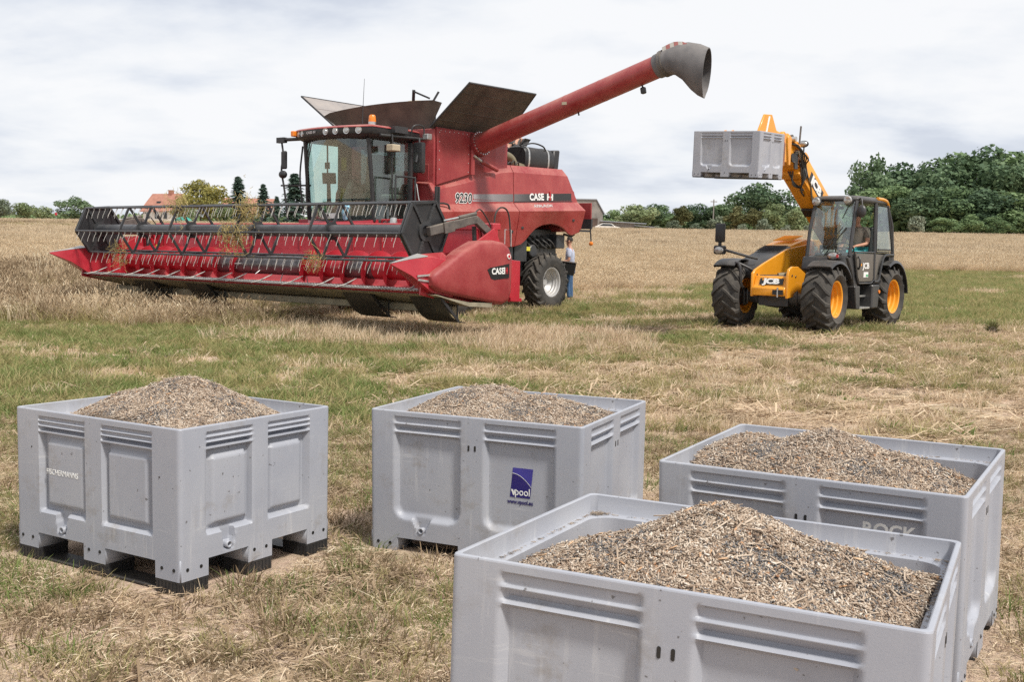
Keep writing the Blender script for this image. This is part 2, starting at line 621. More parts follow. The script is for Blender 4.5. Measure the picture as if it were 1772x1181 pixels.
# ------------------------------------------------------------------ box frames (measured places of the pallet boxes)
BX = {'L': (-1.4697, 4.8297, 1.0131, 0.0073, -0.003, -0.0041), 'V': (0.356, 5.2501, 1.1419, -0.0127, 0.0148, -0.0002),
      'A': (0.9165, 2.3233, 1.1245, 0.019, -0.0292, 0.0093), 'B': (1.6538, 3.8796, 1.0287, -0.0136, 0.0285, -0.0057),
      'T': (3.9393, 17.9839, 0.942, 2.8279, 0.0356, 0.0416)}
def box_frame(k):
    x, y, a, z, t1, t2 = BX[k]
    e1 = Vector((math.cos(a), math.sin(a), t1)).normalized()
    e2 = Vector((-math.sin(a), math.cos(a), t2))
    e3 = e1.cross(e2).normalized()
    e2 = e3.cross(e1)
    return Matrix(((e1.x, e2.x, e3.x, x), (e1.y, e2.y, e3.y, y), (e1.z, e2.z, e3.z, z), (0, 0, 0, 1)))

CO, CA, CZ = (-2.662, 25.465), 0.649, 0.073
TO, TA, TZ = (5.01, 20.721), 0.697, 0.214
def veh_frame(o, a, z):
    return Matrix.Translation((o[0], o[1], z)) @ Matrix.Rotation(-PI / 2 - a, 4, 'Z')
CM = veh_frame(CO, CA, CZ)
TM = veh_frame(TO, TA, TZ)
CMI, TMI = CM.inverted(), TM.inverted()

# ------------------------------------------------------------------ instanced ground cover
def gn_scatter(obj, sources):
    ng = bpy.data.node_groups.new('scatter_' + obj.name, 'GeometryNodeTree')
    ng.interface.new_socket('Geometry', in_out='INPUT', socket_type='NodeSocketGeometry')
    ng.interface.new_socket('Geometry', in_out='OUTPUT', socket_type='NodeSocketGeometry')
    gi, go = ng.nodes.new('NodeGroupInput'), ng.nodes.new('NodeGroupOutput')
    iop = ng.nodes.new('GeometryNodeInstanceOnPoints')
    jn = ng.nodes.new('GeometryNodeJoinGeometry')
    for s in sources[::-1]:
        oi = ng.nodes.new('GeometryNodeObjectInfo')
        oi.inputs['Object'].default_value = s
        oi.inputs['As Instance'].default_value = True
        ng.links.new(oi.outputs['Geometry'], jn.inputs[0])
    def att(nm, ty):
        a = ng.nodes.new('GeometryNodeInputNamedAttribute')
        a.data_type = ty
        a.inputs['Name'].default_value = nm
        return a.outputs[0]
    ng.links.new(gi.outputs[0], iop.inputs['Points'])
    ng.links.new(jn.outputs[0], iop.inputs['Instance'])
    iop.inputs['Pick Instance'].default_value = True
    ng.links.new(att('idx', 'INT'), iop.inputs['Instance Index'])
    ng.links.new(att('rot', 'FLOAT_VECTOR'), iop.inputs['Rotation'])
    ng.links.new(att('scl', 'FLOAT_VECTOR'), iop.inputs['Scale'])
    ng.links.new(iop.outputs[0], go.inputs[0])
    md = obj.modifiers.new('scatter', 'NODES')
    md.node_group = ng

def scatter_obj(name, P, rot, scl, idx, sources, parent=None, label=None):
    me = bpy.data.meshes.new(name)
    n = len(P)
    me.vertices.add(n)
    me.vertices.foreach_set('co', np.asarray(P, np.float32).ravel())
    a = me.attributes.new('rot', 'FLOAT_VECTOR', 'POINT')
    a.data.foreach_set('vector', np.asarray(rot, np.float32).ravel())
    a = me.attributes.new('scl', 'FLOAT_VECTOR', 'POINT')
    a.data.foreach_set('vector', np.asarray(scl, np.float32).ravel())
    a = me.attributes.new('idx', 'INT', 'POINT')
    a.data.foreach_set('value', np.asarray(idx, np.int32))
    o = add(name, me, parent)
    o['kind'] = 'stuff'
    if label:
        o['label'] = label
    gn_scatter(o, sources)
    return o

def leafy_mat(name, cols, rough=0.75, transl=0.25):
    m = bpy.data.materials.new(name)
    m.use_nodes = True
    t = m.node_tree
    b = t.nodes['Principled BSDF']
    at = N(t, 'ShaderNodeAttribute', attribute_name='tint')
    oi = N(t, 'ShaderNodeObjectInfo')
    f = mth(t, 'ADD', mth(t, 'MULTIPLY', at.outputs['Fac'], 0.6), mth(t, 'MULTIPLY', oi.outputs['Random'], 0.4))
    r = N(t, 'ShaderNodeValToRGB')
    e = r.color_ramp.elements
    while len(e) > 1:
        e.remove(e[-1])
    for i, c in enumerate(cols):
        p = i / (len(cols) - 1)
        if i == 0:
            e[0].position = 0
            e[0].color = (*c, 1)
        else:
            k = e.new(p)
            k.color = (*c, 1)
    lk(t, f, r.inputs[0])
    lk(t, r.outputs[0], b.inputs['Base Color'])
    b.inputs['Roughness'].default_value = rough
    b.inputs['Specular IOR Level'].default_value = 0.2
    if transl:
        o = [n for n in t.nodes if n.type == 'OUTPUT_MATERIAL'][0]
        tl = N(t, 'ShaderNodeBsdfTranslucent')
        lk(t, r.outputs[0], tl.inputs[0])
        mx = N(t, 'ShaderNodeMixShader')
        mx.inputs[0].default_value = transl
        lk(t, b.outputs[0], mx.inputs[1])
        lk(t, tl.outputs[0], mx.inputs[2])
        lk(t, mx.outputs[0], o.inputs[0])
    return m

GREEN = [(0.065, 0.101, 0.026), (0.134, 0.186, 0.051), (0.222, 0.270, 0.091), (0.351, 0.372, 0.183)]
OLIVE = [(0.130, 0.132, 0.048), (0.260, 0.241, 0.102), (0.401, 0.345, 0.168), (0.566, 0.471, 0.264)]
STRAW = [(0.266, 0.188, 0.123), (0.508, 0.387, 0.259), (0.701, 0.558, 0.394), (0.840, 0.763, 0.598)]
CROP = [(0.308, 0.229, 0.141), (0.536, 0.423, 0.281), (0.718, 0.583, 0.410), (0.840, 0.755, 0.576)]
BROWN = [(0.089, 0.062, 0.037), (0.178, 0.128, 0.075), (0.303, 0.220, 0.140), (0.427, 0.326, 0.220)]

def mesh_np(name, V, F, tint, mat):
    me = bpy.data.meshes.new(name)
    V = np.asarray(V, np.float32)
    F = np.asarray(F, np.int32)
    nf, k = F.shape
    me.vertices.add(len(V))
    me.vertices.foreach_set('co', V.ravel())
    me.loops.add(nf * k)
    me.loops.foreach_set('vertex_index', F.ravel())
    me.polygons.add(nf)
    me.polygons.foreach_set('loop_start', np.arange(0, nf * k, k, dtype=np.int32))
    me.update(calc_edges=True)
    me.validate()
    a = me.attributes.new('tint', 'FLOAT', 'POINT')
    a.data.foreach_set('value', np.asarray(tint, np.float32))
    me.materials.append(mat)
    return me

def source(me):
    return bpy.data.objects.new(me.name, me)

def blades(name, n, rad, hmin, hmax, wid, lean, mat, heads=False, seed=0, flatness=0.0):
    r = np.random.default_rng(seed)
    V, F, T = [], [], []
    for _ in range(n):
        a, d = r.uniform(0, 2 * PI), rad * math.sqrt(r.uniform())
        bx, by = d * math.cos(a), d * math.sin(a)
        h = r.uniform(hmin, hmax)
        la = a + r.normal(0, 0.9)
        ln = abs(r.normal(lean, lean * 0.5)) * h
        wv = wid * r.uniform(0.6, 1.3)
        wa = r.uniform(0, 2 * PI)
        wx, wy = math.cos(wa) * wv / 2, math.sin(wa) * wv / 2
        t = r.uniform()
        base = len(V)
        hs = (0.0, 0.45, 0.8, 1.0)
        for k, s in enumerate(hs):
            cx = bx + math.cos(la) * ln * s * s
            cy = by + math.sin(la) * ln * s * s
            cz = h * s * (1 - flatness * s) - 0.012 * (k == 0)
            ww = (1.0, 0.85, 0.55, 0.08)[k]
            V += [(cx - wx * ww, cy - wy * ww, cz), (cx + wx * ww, cy + wy * ww, cz)]
            T += [min(1, t * 0.85 + 0.15 * s)] * 2
        for k in range(3):
            q = base + 2 * k
            F.append((q, q + 1, q + 3, q + 2))
        if heads and r.uniform() < 0.75:
            cx, cy, cz = bx + math.cos(la) * ln, by + math.sin(la) * ln, h * (1 - flatness)
            L = r.uniform(0.05, 0.11)
            for q in range(2):
                wa2 = wa + q * PI / 2
                hx, hy = math.cos(wa2) * 0.008, math.sin(wa2) * 0.008
                dx, dy = math.cos(la) * L * 0.5, math.sin(la) * L * 0.5
                bs = len(V)
                V += [(cx - hx, cy - hy, cz - 0.02), (cx + hx, cy + hy, cz - 0.02), (cx + dx + hx * .6, cy + dy + hy * .6, cz + L * .6), (cx + dx - hx * .6, cy + dy - hy * .6, cz + L * .6)]
                T += [min(1, t + 0.2)] * 4
                F.append((bs, bs + 1, bs + 2, bs + 3))
    return source(mesh_np(name, V, F, T, mat))

def litter(name, n, rad, lmin, lmax, wid, mat, seed=0):
    r = np.random.default_rng(seed)
    V, F, T = [], [], []
    for _ in range(n):
        a, d = r.uniform(0, 2 * PI), rad * math.sqrt(r.uniform())
        cx, cy = d * math.cos(a), d * math.sin(a)
        z = r.uniform(0.003, 0.03)
        L, wv = r.uniform(lmin, lmax), wid * r.uniform(0.5, 1.4)
        q = r.uniform(0, 2 * PI)
        dx, dy = math.cos(q) * L / 2, math.sin(q) * L / 2
        nx, ny = -math.sin(q) * wv / 2, math.cos(q) * wv / 2
        tz = r.uniform(-0.2, 0.25) * L
        t = r.uniform()
        b = len(V)
        V += [(cx - dx - nx, cy - dy - ny, max(0.002, z)), (cx - dx + nx, cy - dy + ny, max(0.002, z + wv * .3)), (cx + nx, cy + ny, z + abs(tz) * .3 + 0.006), (cx - nx, cy - ny, z + abs(tz) * .3 + 0.004),
              (cx + dx + nx, cy + dy + ny, max(0.002, z + tz)), (cx + dx - nx, cy + dy - ny, max(0.002, z + tz))]
        T += [t] * 6
        F += [(b, b + 1, b + 2, b + 3), (b + 3, b + 2, b + 4, b + 5)]
    return source(mesh_np(name, V, F, T, mat))

MG, MO, MS, MC, MBW = (leafy_mat('green_grass', GREEN, 0.75, 0.4), leafy_mat('olive_grass', OLIVE, 0.75, 0.4), leafy_mat('straw_grass', STRAW, 0.8, 0.35),
                       leafy_mat('ripe_crop', CROP, 0.8, 0.4), leafy_mat('brown_stalks', BROWN, 0.85, 0.25))
MW = leafy_mat('tiny_white_flower', [(0.7, 0.7, 0.62), (0.75, 0.74, 0.68)], 0.8, 0.1)

SRC = [
    blades('short_green_tuft', 36, 0.095, 0.02, 0.075, 0.0052, 1.0, MG, seed=1),      # 0
    blades('short_olive_tuft', 36, 0.11, 0.02, 0.070, 0.005, 1.1, MO, seed=2),        # 1
    blades('short_straw_tuft', 30, 0.10, 0.02, 0.075, 0.005, 1.2, MS, seed=3),         # 2
    litter('straw_litter', 30, 0.16, 0.025, 0.11, 0.0034, MS, seed=4),                   # 3
    blades('long_green_tuft', 40, 0.16, 0.07, 0.22, 0.0115, 0.6, MG, seed=5),            # 4
    blades('long_olive_tuft', 38, 0.17, 0.06, 0.22, 0.0105, 0.7, MO, seed=6),            # 5
    blades('stubble_tuft', 38, 0.20, 0.05, 0.22, 0.011, 0.6, MS, seed=7),               # 6
    litter('long_straw_litter', 30, 0.30, 0.12, 0.50, 0.013, MS, seed=8),               # 7
    litter('brown_litter', 26, 0.22, 0.05, 0.25, 0.010, MBW, seed=9),                   # 8
    blades('low_weed', 40, 0.15, 0.02, 0.12, 0.02, 1.1, MG, seed=10),                   # 9
    blades('brown_tuft', 30, 0.12, 0.03, 0.12, 0.006, 1.0, MBW, seed=11),               # 10
    litter('fine_litter', 70, 0.13, 0.010, 0.045, 0.0026, MS, seed=12),                 # 11
    litter('fine_brown_litter', 60, 0.13, 0.008, 0.035, 0.003, MBW, seed=13),           # 12
]
CSRC = [
    blades('standing_crop', 60, 0.30, 0.40, 0.75, 0.010, 0.28, MC, heads=True, seed=21),     # 0
    blades('standing_crop_dense', 70, 0.34, 0.30, 0.66, 0.012, 0.42, MC, heads=True, seed=22),  # 1
    blades('brown_crop', 44, 0.28, 0.30, 0.72, 0.010, 0.35, MBW, heads=True, seed=23),       # 2
    blades('olive_crop_weed', 40, 0.28, 0.15, 0.50, 0.013, 0.45, MO, seed=24),               # 3
    blades('leaning_crop', 60, 0.34, 0.25, 0.60, 0.011, 0.9, MC, heads=True, seed=25),       # 4
    blades('far_crop', 60, 0.75, 0.32, 0.62, 0.035, 0.35, MC, seed=26),                      # 5
    blades('far_brown_crop', 50, 0.75, 0.30, 0.60, 0.035, 0.40, MBW, seed=27),               # 6
    blades('far_olive', 50, 0.75, 0.12, 0.40, 0.04, 0.5, MO, seed=28),                       # 7
    blades('fine_crop_stalks', 50, 0.26, 0.30, 0.62, 0.0055, 0.45, MS, heads=True, seed=29), # 8
]

def in_frame(x, y, m=0.24):
    px = 886 + x / np.maximum(y, 0.1) * 1901
    return (px > -1772 * m - 120) & (px < 1772 * (1 + m) + 120)

def foot_cull(P, pad=0.075, footprint_only=True):
    keep = np.ones(len(P), bool)
    for k in 'LVAB':
        I = box_frame(k).inverted()
        Mx = np.array(I)
        q = P @ Mx[:3, :3].T + Mx[:3, 3]
        keep &= ~((q[:, 0] > -pad) & (q[:, 0] < 1 + pad) & (q[:, 1] > -pad) & (q[:, 1] < 1.2 + pad))
    Mx = np.array(TMI)
    q = P @ Mx[:3, :3].T + Mx[:3, 3]
    for X in (0, -2.75):
        for Y in (-0.95, 0.95):
            keep &= ~((abs(q[:, 0] - X) < 0.28) & (abs(q[:, 1] - Y) < 0.26))
    Mx = np.array(CMI)
    q = P @ Mx[:3, :3].T + Mx[:3, 3]
    for X, Y, hw in ((-3.75, 1.45, 0.32), (-3.75, -1.45, 0.32), (0, 1.5, 0.45), (0, -1.5, 0.45)):
        keep &= ~((abs(q[:, 0] - X) < 0.38) & (abs(q[:, 1] - Y) < hw))
    return keep

def comb_local(x, y):
    Mx = np.array(CMI)
    return Mx[0, 0] * x + Mx[0, 1] * y + Mx[0, 3], Mx[1, 0] * x + Mx[1, 1] * y + Mx[1, 3]

def tall_mask(x, y):
    """1 where the crop still stands"""
    X, Y = comb_local(x, y)
    wob = (vnoise(x, y, 3.0, 5) - 0.5) * 1.6
    # uncut crop ahead of and beyond the header, bounded towards the camera by the mown edge
    left = (y > 20.4 + 0.06 * (x + 9) + wob * 0.7) & (x < -2.0) & (X > 4.9 + wob * 0.3) & (Y < 4.6)
    left |= (y > 20.4 + 0.06 * (x + 9) + wob * 0.7) & (Y < -5.6) & (X <= 4.9)
    edge = np.clip(34 + 1.9 * (x - 4), 34, 60) + 4.4 * (vnoise(x, y * 0 + 3, 6.0, 9) - 0.5)
    right = (y > edge + wob * 1.5) & ((Y > 6.5) | (X < -8))
    return left | right

def make_grass():
    P, I, S, Rr = [], [], [], []
    def put(x, y, idx, s, tilt=0.0, zs=None):
        k = len(x)
        if k == 0:
            return
        z = gz(x, y)
        P.append(np.stack([x, y, z], -1))
        I.append(np.broadcast_to(np.asarray(idx), (k,)).copy())
        s = np.broadcast_to(np.asarray(s, float), (k,))
        zs = s if zs is None else zs
        S.append(np.stack([s, s, np.broadcast_to(zs, (k,))], -1))
        Rr.append(np.stack([rng.normal(0, 0.06, k), rng.normal(0, 0.06, k), rng.uniform(0, 2 * PI, k)], -1))
    def region(y0, y1, dens):
        # dens per m2 inside the visible wedge
        xm = 0.5 * (1772 * 1.52) / 1901 * y1 + 0.8
        n = int(dens * 2 * xm * (y1 - y0))
        x, y = rng.uniform(-xm, xm, n), rng.uniform(y0, y1, n)
        k = in_frame(x, y)
        return x[k], y[k]
    # ---- foreground: 2.5 - 9 m
    x, y = region(2.2, 9.5, 150)
    gn = 0.55 * vnoise(x, y, 1.3, 11) + 0.45 * vnoise(x, y, 0.45, 12)
    green = gn + 0.10 * sstep(-x, 0.6, 2.6) - 0.06 * sstep(x, -1, 1.5) + (0.06 + 0.14 * sstep(-x, -1.5, 1.0)) * sstep(y, 6.8, 9.4)
    bare = vnoise(x, y, 0.9, 13) * 0.6 + vnoise(x, y, 0.33, 14) * 0.4
    u = rng.uniform(size=len(x))
    k = (green > 0.57) & (u < 0.80)
    put(x[k], y[k], rng.choice([0, 0, 1, 1, 1, 2, 10], k.sum()), rng.uniform(0.55, 1.15, k.sum()))
    k = (green <= 0.57) & (green > 0.45) & (u < 0.66)
    put(x[k], y[k], rng.choice([1, 2, 2, 10, 10], k.sum()), rng.uniform(0.5, 1.05, k.sum()))
    k = (green <= 0.45) & (bare < 0.60) & (u < 0.40)
    put(x[k], y[k], rng.choice([2, 2, 10, 1], k.sum()), rng.uniform(0.4, 0.9, k.sum()))
    x, y = region(2.2, 10.5, 48)
    bare = vnoise(x, y, 0.9, 13) * 0.6 + vnoise(x, y, 0.33, 14) * 0.4
    k = rng.uniform(size=len(x)) < np.where(bare > 0.62, 0.35, 0.9)
    put(x[k], y[k], rng.choice([3, 3, 3, 8], k.sum()), rng.uniform(0.5, 1.0, k.sum()))
    x, y = region(2.2, 11.0, 46)
    put(x, y, rng.choice([11, 11, 12], len(x)), rng.uniform(0.8, 1.2, len(x)))
    # tiny young blades everywhere but on the barest soil
    x, y = region(2.2, 9.5, 70)
    bare = vnoise(x, y, 0.9, 13) * 0.6 + vnoise(x, y, 0.33, 14) * 0.4
    k = bare < 0.62
    x, y = x[k], y[k]
    put(x, y, rng.choice([0, 1, 1, 2, 10], len(x)), rng.uniform(0.22, 0.5, len(x)))
    # dense single clumps of greener grass
    x, y = region(2.4, 9.5, 2.6)
    for dx in range(4):
        put(x + rng.normal(0, 0.06, len(x)), y + rng.normal(0, 0.06, len(x)), rng.choice([0, 1, 1], len(x)), rng.uniform(0.8, 1.25, len(x)))
    # ---- middle strip 9 - 21 m
    x, y = region(9.0, 21.5, 62)
    X, Y = comb_local(x, y)
    strip = sstep(-x + 0.10 * (20 - y), 0.0, 3.2) * sstep(y, 9.2, 11.0)        # green strip on the left side
    gn = 0.5 * vnoise(x, y, 2.2, 15) + 0.5 * vnoise(x, y, 0.7, 16)
    green = gn + 0.30 * strip - 0.05
    rstrip = sstep(x, 2.6, 6.5) * sstep(y, 9, 12) * (1 - sstep(y, 17.5, 19.5))
    green = green + 0.10 * rstrip
    dry = sstep(vnoise(x, y, 3.5, 17), 0.4, 0.75)
    green = green - 0.22 * dry * (1 - strip)
    tall = tall_mask(x, y)
    u = rng.uniform(size=len(x))
    u = u + 0.75 * sstep(vnoise(x, y, 2.2, 23) * 0.65 + vnoise(x, y, 0.6, 24) * 0.35, 0.56, 0.70) * (1 - 0.6 * strip)
    k = (~tall) & (green > 0.56) & (u < 0.92)
    put(x[k], y[k], np.where(rng.uniform(size=k.sum()) < 0.5, 4, 5), rng.uniform(0.55, 1.05, k.sum()), zs=rng.uniform(0.35, 0.78, k.sum()))
    k = (~tall) & (green <= 0.56) & (green > 0.42) & (u < 0.85)
    put(x[k], y[k], rng.choice([5, 5, 6, 9, 2], k.sum()), rng.uniform(0.5, 0.95, k.sum()), zs=rng.uniform(0.35, 0.8, k.sum()))
    k = (~tall) & (green <= 0.42) & (u < 0.7)
    put(x[k], y[k], rng.choice([6, 2, 6, 10, 5], k.sum()), rng.uniform(0.5, 0.9, k.sum()), zs=rng.uniform(0.3, 0.7, k.sum()))
    x, y = region(9.5, 24, 18)
    k = ~tall_mask(x, y)
    x, y = x[k], y[k]
    strip = sstep(-x + 0.10 * (20 - y), 0.0, 3.2) * (y < 19.2)
    k = rng.uniform(size=len(x)) < 1 - 0.8 * strip
    put(x[k], y[k], rng.choice([7, 7, 8, 3], k.sum()), rng.uniform(0.5, 1.1, k.sum()))
    x, y = region(9.5, 20, 16)
    k = (x > 0.5) & (vnoise(x, y, 1.8, 27) > 0.50) & (vnoise(x, y, 0.5, 28) > 0.35)
    put(x[k], y[k], rng.choice([5, 5, 1, 10, 9], k.sum()), rng.uniform(0.6, 1.1, k.sum()), zs=rng.uniform(0.4, 0.85, k.sum()))
    # taller straw stubble strip in front of the header
    x, y = region(16.0, 21.0, 24)
    k = (x > -5.5) & (x < 2.2) & (vnoise(x, y, 1.6, 18) > 0.42) & (y > 17.2 - 0.25 * (x + 2))
    put(x[k], y[k], rng.choice([6, 6, 7], k.sum()), rng.uniform(0.7, 1.15, k.sum()), zs=rng.uniform(0.8, 1.4, k.sum()))
    # ---- 21 - 46 m mown field
    x, y = region(21.0, 62, 24)
    k = ~tall_mask(x, y)
    x, y = x[k], y[k]
    gn = 0.5 * vnoise(x, y, 3.5, 19) + 0.5 * vnoise(x, y, 1.1, 20)
    gs = sstep(x - 0.10 * y, 1.5, 4.5) * sstep(y, 21, 25)        # greener strip towards the right edge
    green = gn + 0.30 * gs - 0.10 * sstep(y, 32, 42) * (1 - gs)
    u = rng.uniform(size=len(x))
    k = green > 0.52
    put(x[k], y[k], rng.choice([4, 5, 5, 9], k.sum()), rng.uniform(0.7, 1.3, k.sum()), zs=rng.uniform(0.5, 1.0, k.sum()))
    k = (green <= 0.52) & (u < 0.85)
    put(x[k], y[k], rng.choice([5, 6, 6, 7, 7, 8], k.sum()), rng.uniform(0.7, 1.3, k.sum()), zs=rng.uniform(0.5, 1.1, k.sum()))
    # far right mown green strip between crops
    P_, I_, S_, R_ = (np.concatenate(q) for q in (P, I, S, Rr))
    k = foot_cull(P_)
    scatter_obj('grass', P_[k], R_[k], S_[k], I_[k], SRC, label='short mown grass, straw litter and stubble over the field')
    return len(P_)

def make_crop():
    P, I, S, Rr = [], [], [], []
    def put(x, y, idx, s, zs):
        n = len(x)
        P.append(np.stack([x, y, gz(x, y)], -1))
        I.append(np.asarray(idx))
        S.append(np.stack([s, s, zs], -1))
        Rr.append(np.stack([rng.normal(0, 0.08, n), rng.normal(0, 0.08, n), rng.uniform(0, 2 * PI, n)], -1))
    # near uncut crop on the left
    n = 32000
    x, y = rng.uniform(-38, 1, n), rng.uniform(18.5, 45, n)
    k = tall_mask(x, y) & in_frame(x, y, 0.24)
    x, y = x[k], y[k]
    v = vnoise(x, y, 2.0, 31)
    e = rng.uniform(size=len(x))
    wd = vnoise(x, y, 1.3, 35)
    rough = sstep(vnoise(x, y, 2.6, 36) * 0.6 + vnoise(x, y, 0.9, 37) * 0.4, 0.46, 0.58)
    e = np.where((rng.uniform(size=len(x)) < 0.62 * rough) & (y < 34), 0.55 + 0.45 * e, e)
    idx = np.where(e < 0.14, 0, np.where(e < 0.27, 1, np.where(e < 0.44, 8, np.where(e < 0.54, 4, np.where(e < 0.88 - 0.24 * (wd > 0.50), 2, 3)))))
    s = rng.uniform(0.8, 1.15, len(x))
    hgt = (0.35 + 1.05 * v) * (1 + 0.25 * rough) * rng.uniform(0.6, 1.2, len(x)) * (0.55 + 0.45 * sstep(y, 20, 22.5)) * (0.75 + 0.5 * wd)
    put(x, y, idx, s, hgt * 0.82)
    # right crop 40 - 75
    n = 66000
    x, y = rng.uniform(-52, 60, n), rng.uniform(31, 80, n)
    k = tall_mask(x, y) & in_frame(x, y, 0.24)
    x, y = x[k], y[k]
    v = vnoise(x, y, 4.0, 32)
    e = rng.uniform(size=len(x))
    idx = np.where(e < 0.38, 0, np.where(e < 0.62, 1, np.where(e < 0.74, 8, np.where(e < 0.90, 4, np.where(e < 0.95, 2, 3)))))
    put(x, y, idx, rng.uniform(0.9, 1.3, len(x)), (0.5 + 0.4 * v) * rng.uniform(0.7, 1.0, len(x)) * (0.7 + 0.3 * sstep(y, 38, 52)))
    # far crop 72 - 158, with paler and darker bands
    n = 66000
    y = np.sqrt(rng.uniform(72 ** 2, 158 ** 2, n))
    x = rng.uniform(-0.71, 0.71, n) * y
    k = tall_mask(x, y)
    x, y = x[k], y[k]
    band = vnoise(x * 0.12, y, 9.0, 33)
    e = rng.uniform(size=len(x))
    grn = (x < -0.25 * y) & (y > 118) & (y < 142)
    idx = np.where(e < 0.10 + 0.16 * (band > 0.62), 6, np.where(e < 0.16 + 0.55 * grn, 7, 5))
    put(x, y, idx, rng.uniform(0.9, 1.5, len(x)), (0.6 + 0.4 * band) * rng.uniform(0.7, 1.1, len(x)) * np.where(grn, 0.7, 1.0))
    P_, I_, S_, R_ = (np.concatenate(q) for q in (P, I, S, Rr))
    k = foot_cull(P_)
    scatter_obj('standing_crop', P_[k], R_[k], S_[k], I_[k], CSRC, label='dry beige crop still standing across the field')

# ------------------------------------------------------------------ pallet boxes
BW, BD, BH = 1.0, 1.2, 0.76     # along e1, e2, height

def rrect_sdf(u, v, u0, u1, v0, v1, r):
    cu, cv, hu, hv = (u0 + u1) / 2, (v0 + v1) / 2, (u1 - u0) / 2 - r, (v1 - v0) / 2 - r
    du, dv = np.abs(u - cu) - hu, np.abs(v - cv) - hv
    return np.hypot(np.maximum(du, 0), np.maximum(dv, 0)) + np.minimum(np.maximum(du, dv), 0) - r

def wall_depth(style, u, v, L):
    """recess depth (inwards) of a wall of length L at u along, v up"""
    d = np.zeros_like(u)
    if style == 'plain':
        cw, pw = 0.118 * L, 0.105 * L
        c = L / 2
        pan = [(cw, c - pw / 2), (c + pw / 2, L - cw)]
        for a, b in pan:
            s = rrect_sdf(u, v, a, b, 0.185, 0.98, 0.07)
            dep = 0.030 * sstep(-s, 0.0, 0.026)
            # softer, wider chamfer along the bottom lip
            low = 0.030 * sstep(v, 0.172, 0.222)
            dep = np.minimum(dep, np.where(v < 0.26, np.maximum(low, 0), 0.03))
            # two ribs across the top band
            for zr, hh in ((0.694, 0.007), (0.650, 0.008)):
                rib = 1 - sstep(np.abs(v - zr), hh * 0.5, hh * 1.6)
                tap = sstep(u, a - 0.035, a + 0.03) * sstep(-u, -b - 0.035, -b + 0.03)
                dep = np.where((u > a - 0.002) & (u < b + 0.002), dep * (1 - 0.93 * rib), dep)
            dep = dep * (1 - sstep(v, 0.722, 0.732))
            dep = np.minimum(dep, 0.012 + 0.018 * (1 - sstep(v, 0.664, 0.684)))
            d = np.maximum(d, dep)
            # ribs run out in points on the pillars
            for zr in (0.694, 0.650):
                for e, sg in ((a, -1), (b, 1)):
                    t = (u - e) * sg
                    wv = np.clip(0.010 * (1 - t / 0.032), 0, 1)
                    on = (t > -0.004) & (t < 0.032) & (np.abs(v - zr) < wv)
                    d = np.where(on, np.minimum(d, -0.004), d)
        # drain notch in the lip of the first panel
        a, b = pan[0] if style == 'plain' else pan[0]
        nu = a + 0.42 * (b - a)
        tr = 0.028 + 0.05 * np.clip((v - 0.14) / 0.09, 0, 1)
        dn = 0.022 * sstep(tr - np.abs(u - nu), 0, 0.012) * sstep(v, 0.115, 0.135) * (1 - sstep(v, 0.21, 0.23))
        d = np.maximum(d, dn)
    else:
        cw, pw = 0.155 * L, 0.10 * L
        c = L / 2
        pan = [(cw, c - pw / 2), (c + pw / 2, L - cw)]
        for i, (a, b) in enumerate(pan):
            top = 0.728
            s = rrect_sdf(u, v, a, b, 0.250, top, 0.012)
            dep = 0.036 * sstep(-s, 0.0, 0.014)
            # raised pillow inside with a chamfered top
            m = 0.030 if i == 0 else 0.012
            n = 0.012 if i == 0 else 0.030
            pl = rrect_sdf(u, v, a + m, b - n, 0.272, 0.640, 0.015)
            dep = dep - 0.024 * sstep(-pl, 0.0, 0.030) * np.where(v > 0.6, sstep(-pl, 0, 0.05), 1)
            for zr, hh in ((0.706, 0.006), (0.680, 0.006), (0.653, 0.006)):
                rib = 1 - sstep(np.abs(v - zr), hh * 0.5, hh * 1.5)
                dep = np.where((u > a - 0.002) & (u < b + 0.002), dep * (1 - 0.95 * rib), dep)
            dep = np.minimum(dep, 0.012 + 0.024 * (1 - sstep(v, 0.662, 0.684)))
            d = np.maximum(d, dep)
        a, b = pan[0]
        nu = a + 0.48 * (b - a)
        tr = 0.024 + 0.018 * np.clip((v - 0.13) / 0.1, 0, 1)
        dn = 0.034 * sstep(tr - np.abs(u - nu), 0, 0.008) * sstep(v, 0.152, 0.165) * (1 - sstep(v, 0.262, 0.275))
        d = np.maximum(d, dn)
        # seam line of the upper frame
        ln = 0.0022 * (1 - sstep(np.abs(v - 0.726), 0.0005, 0.0025))
        d = np.where((d < 0.004), np.maximum(d, ln), d)
    return d

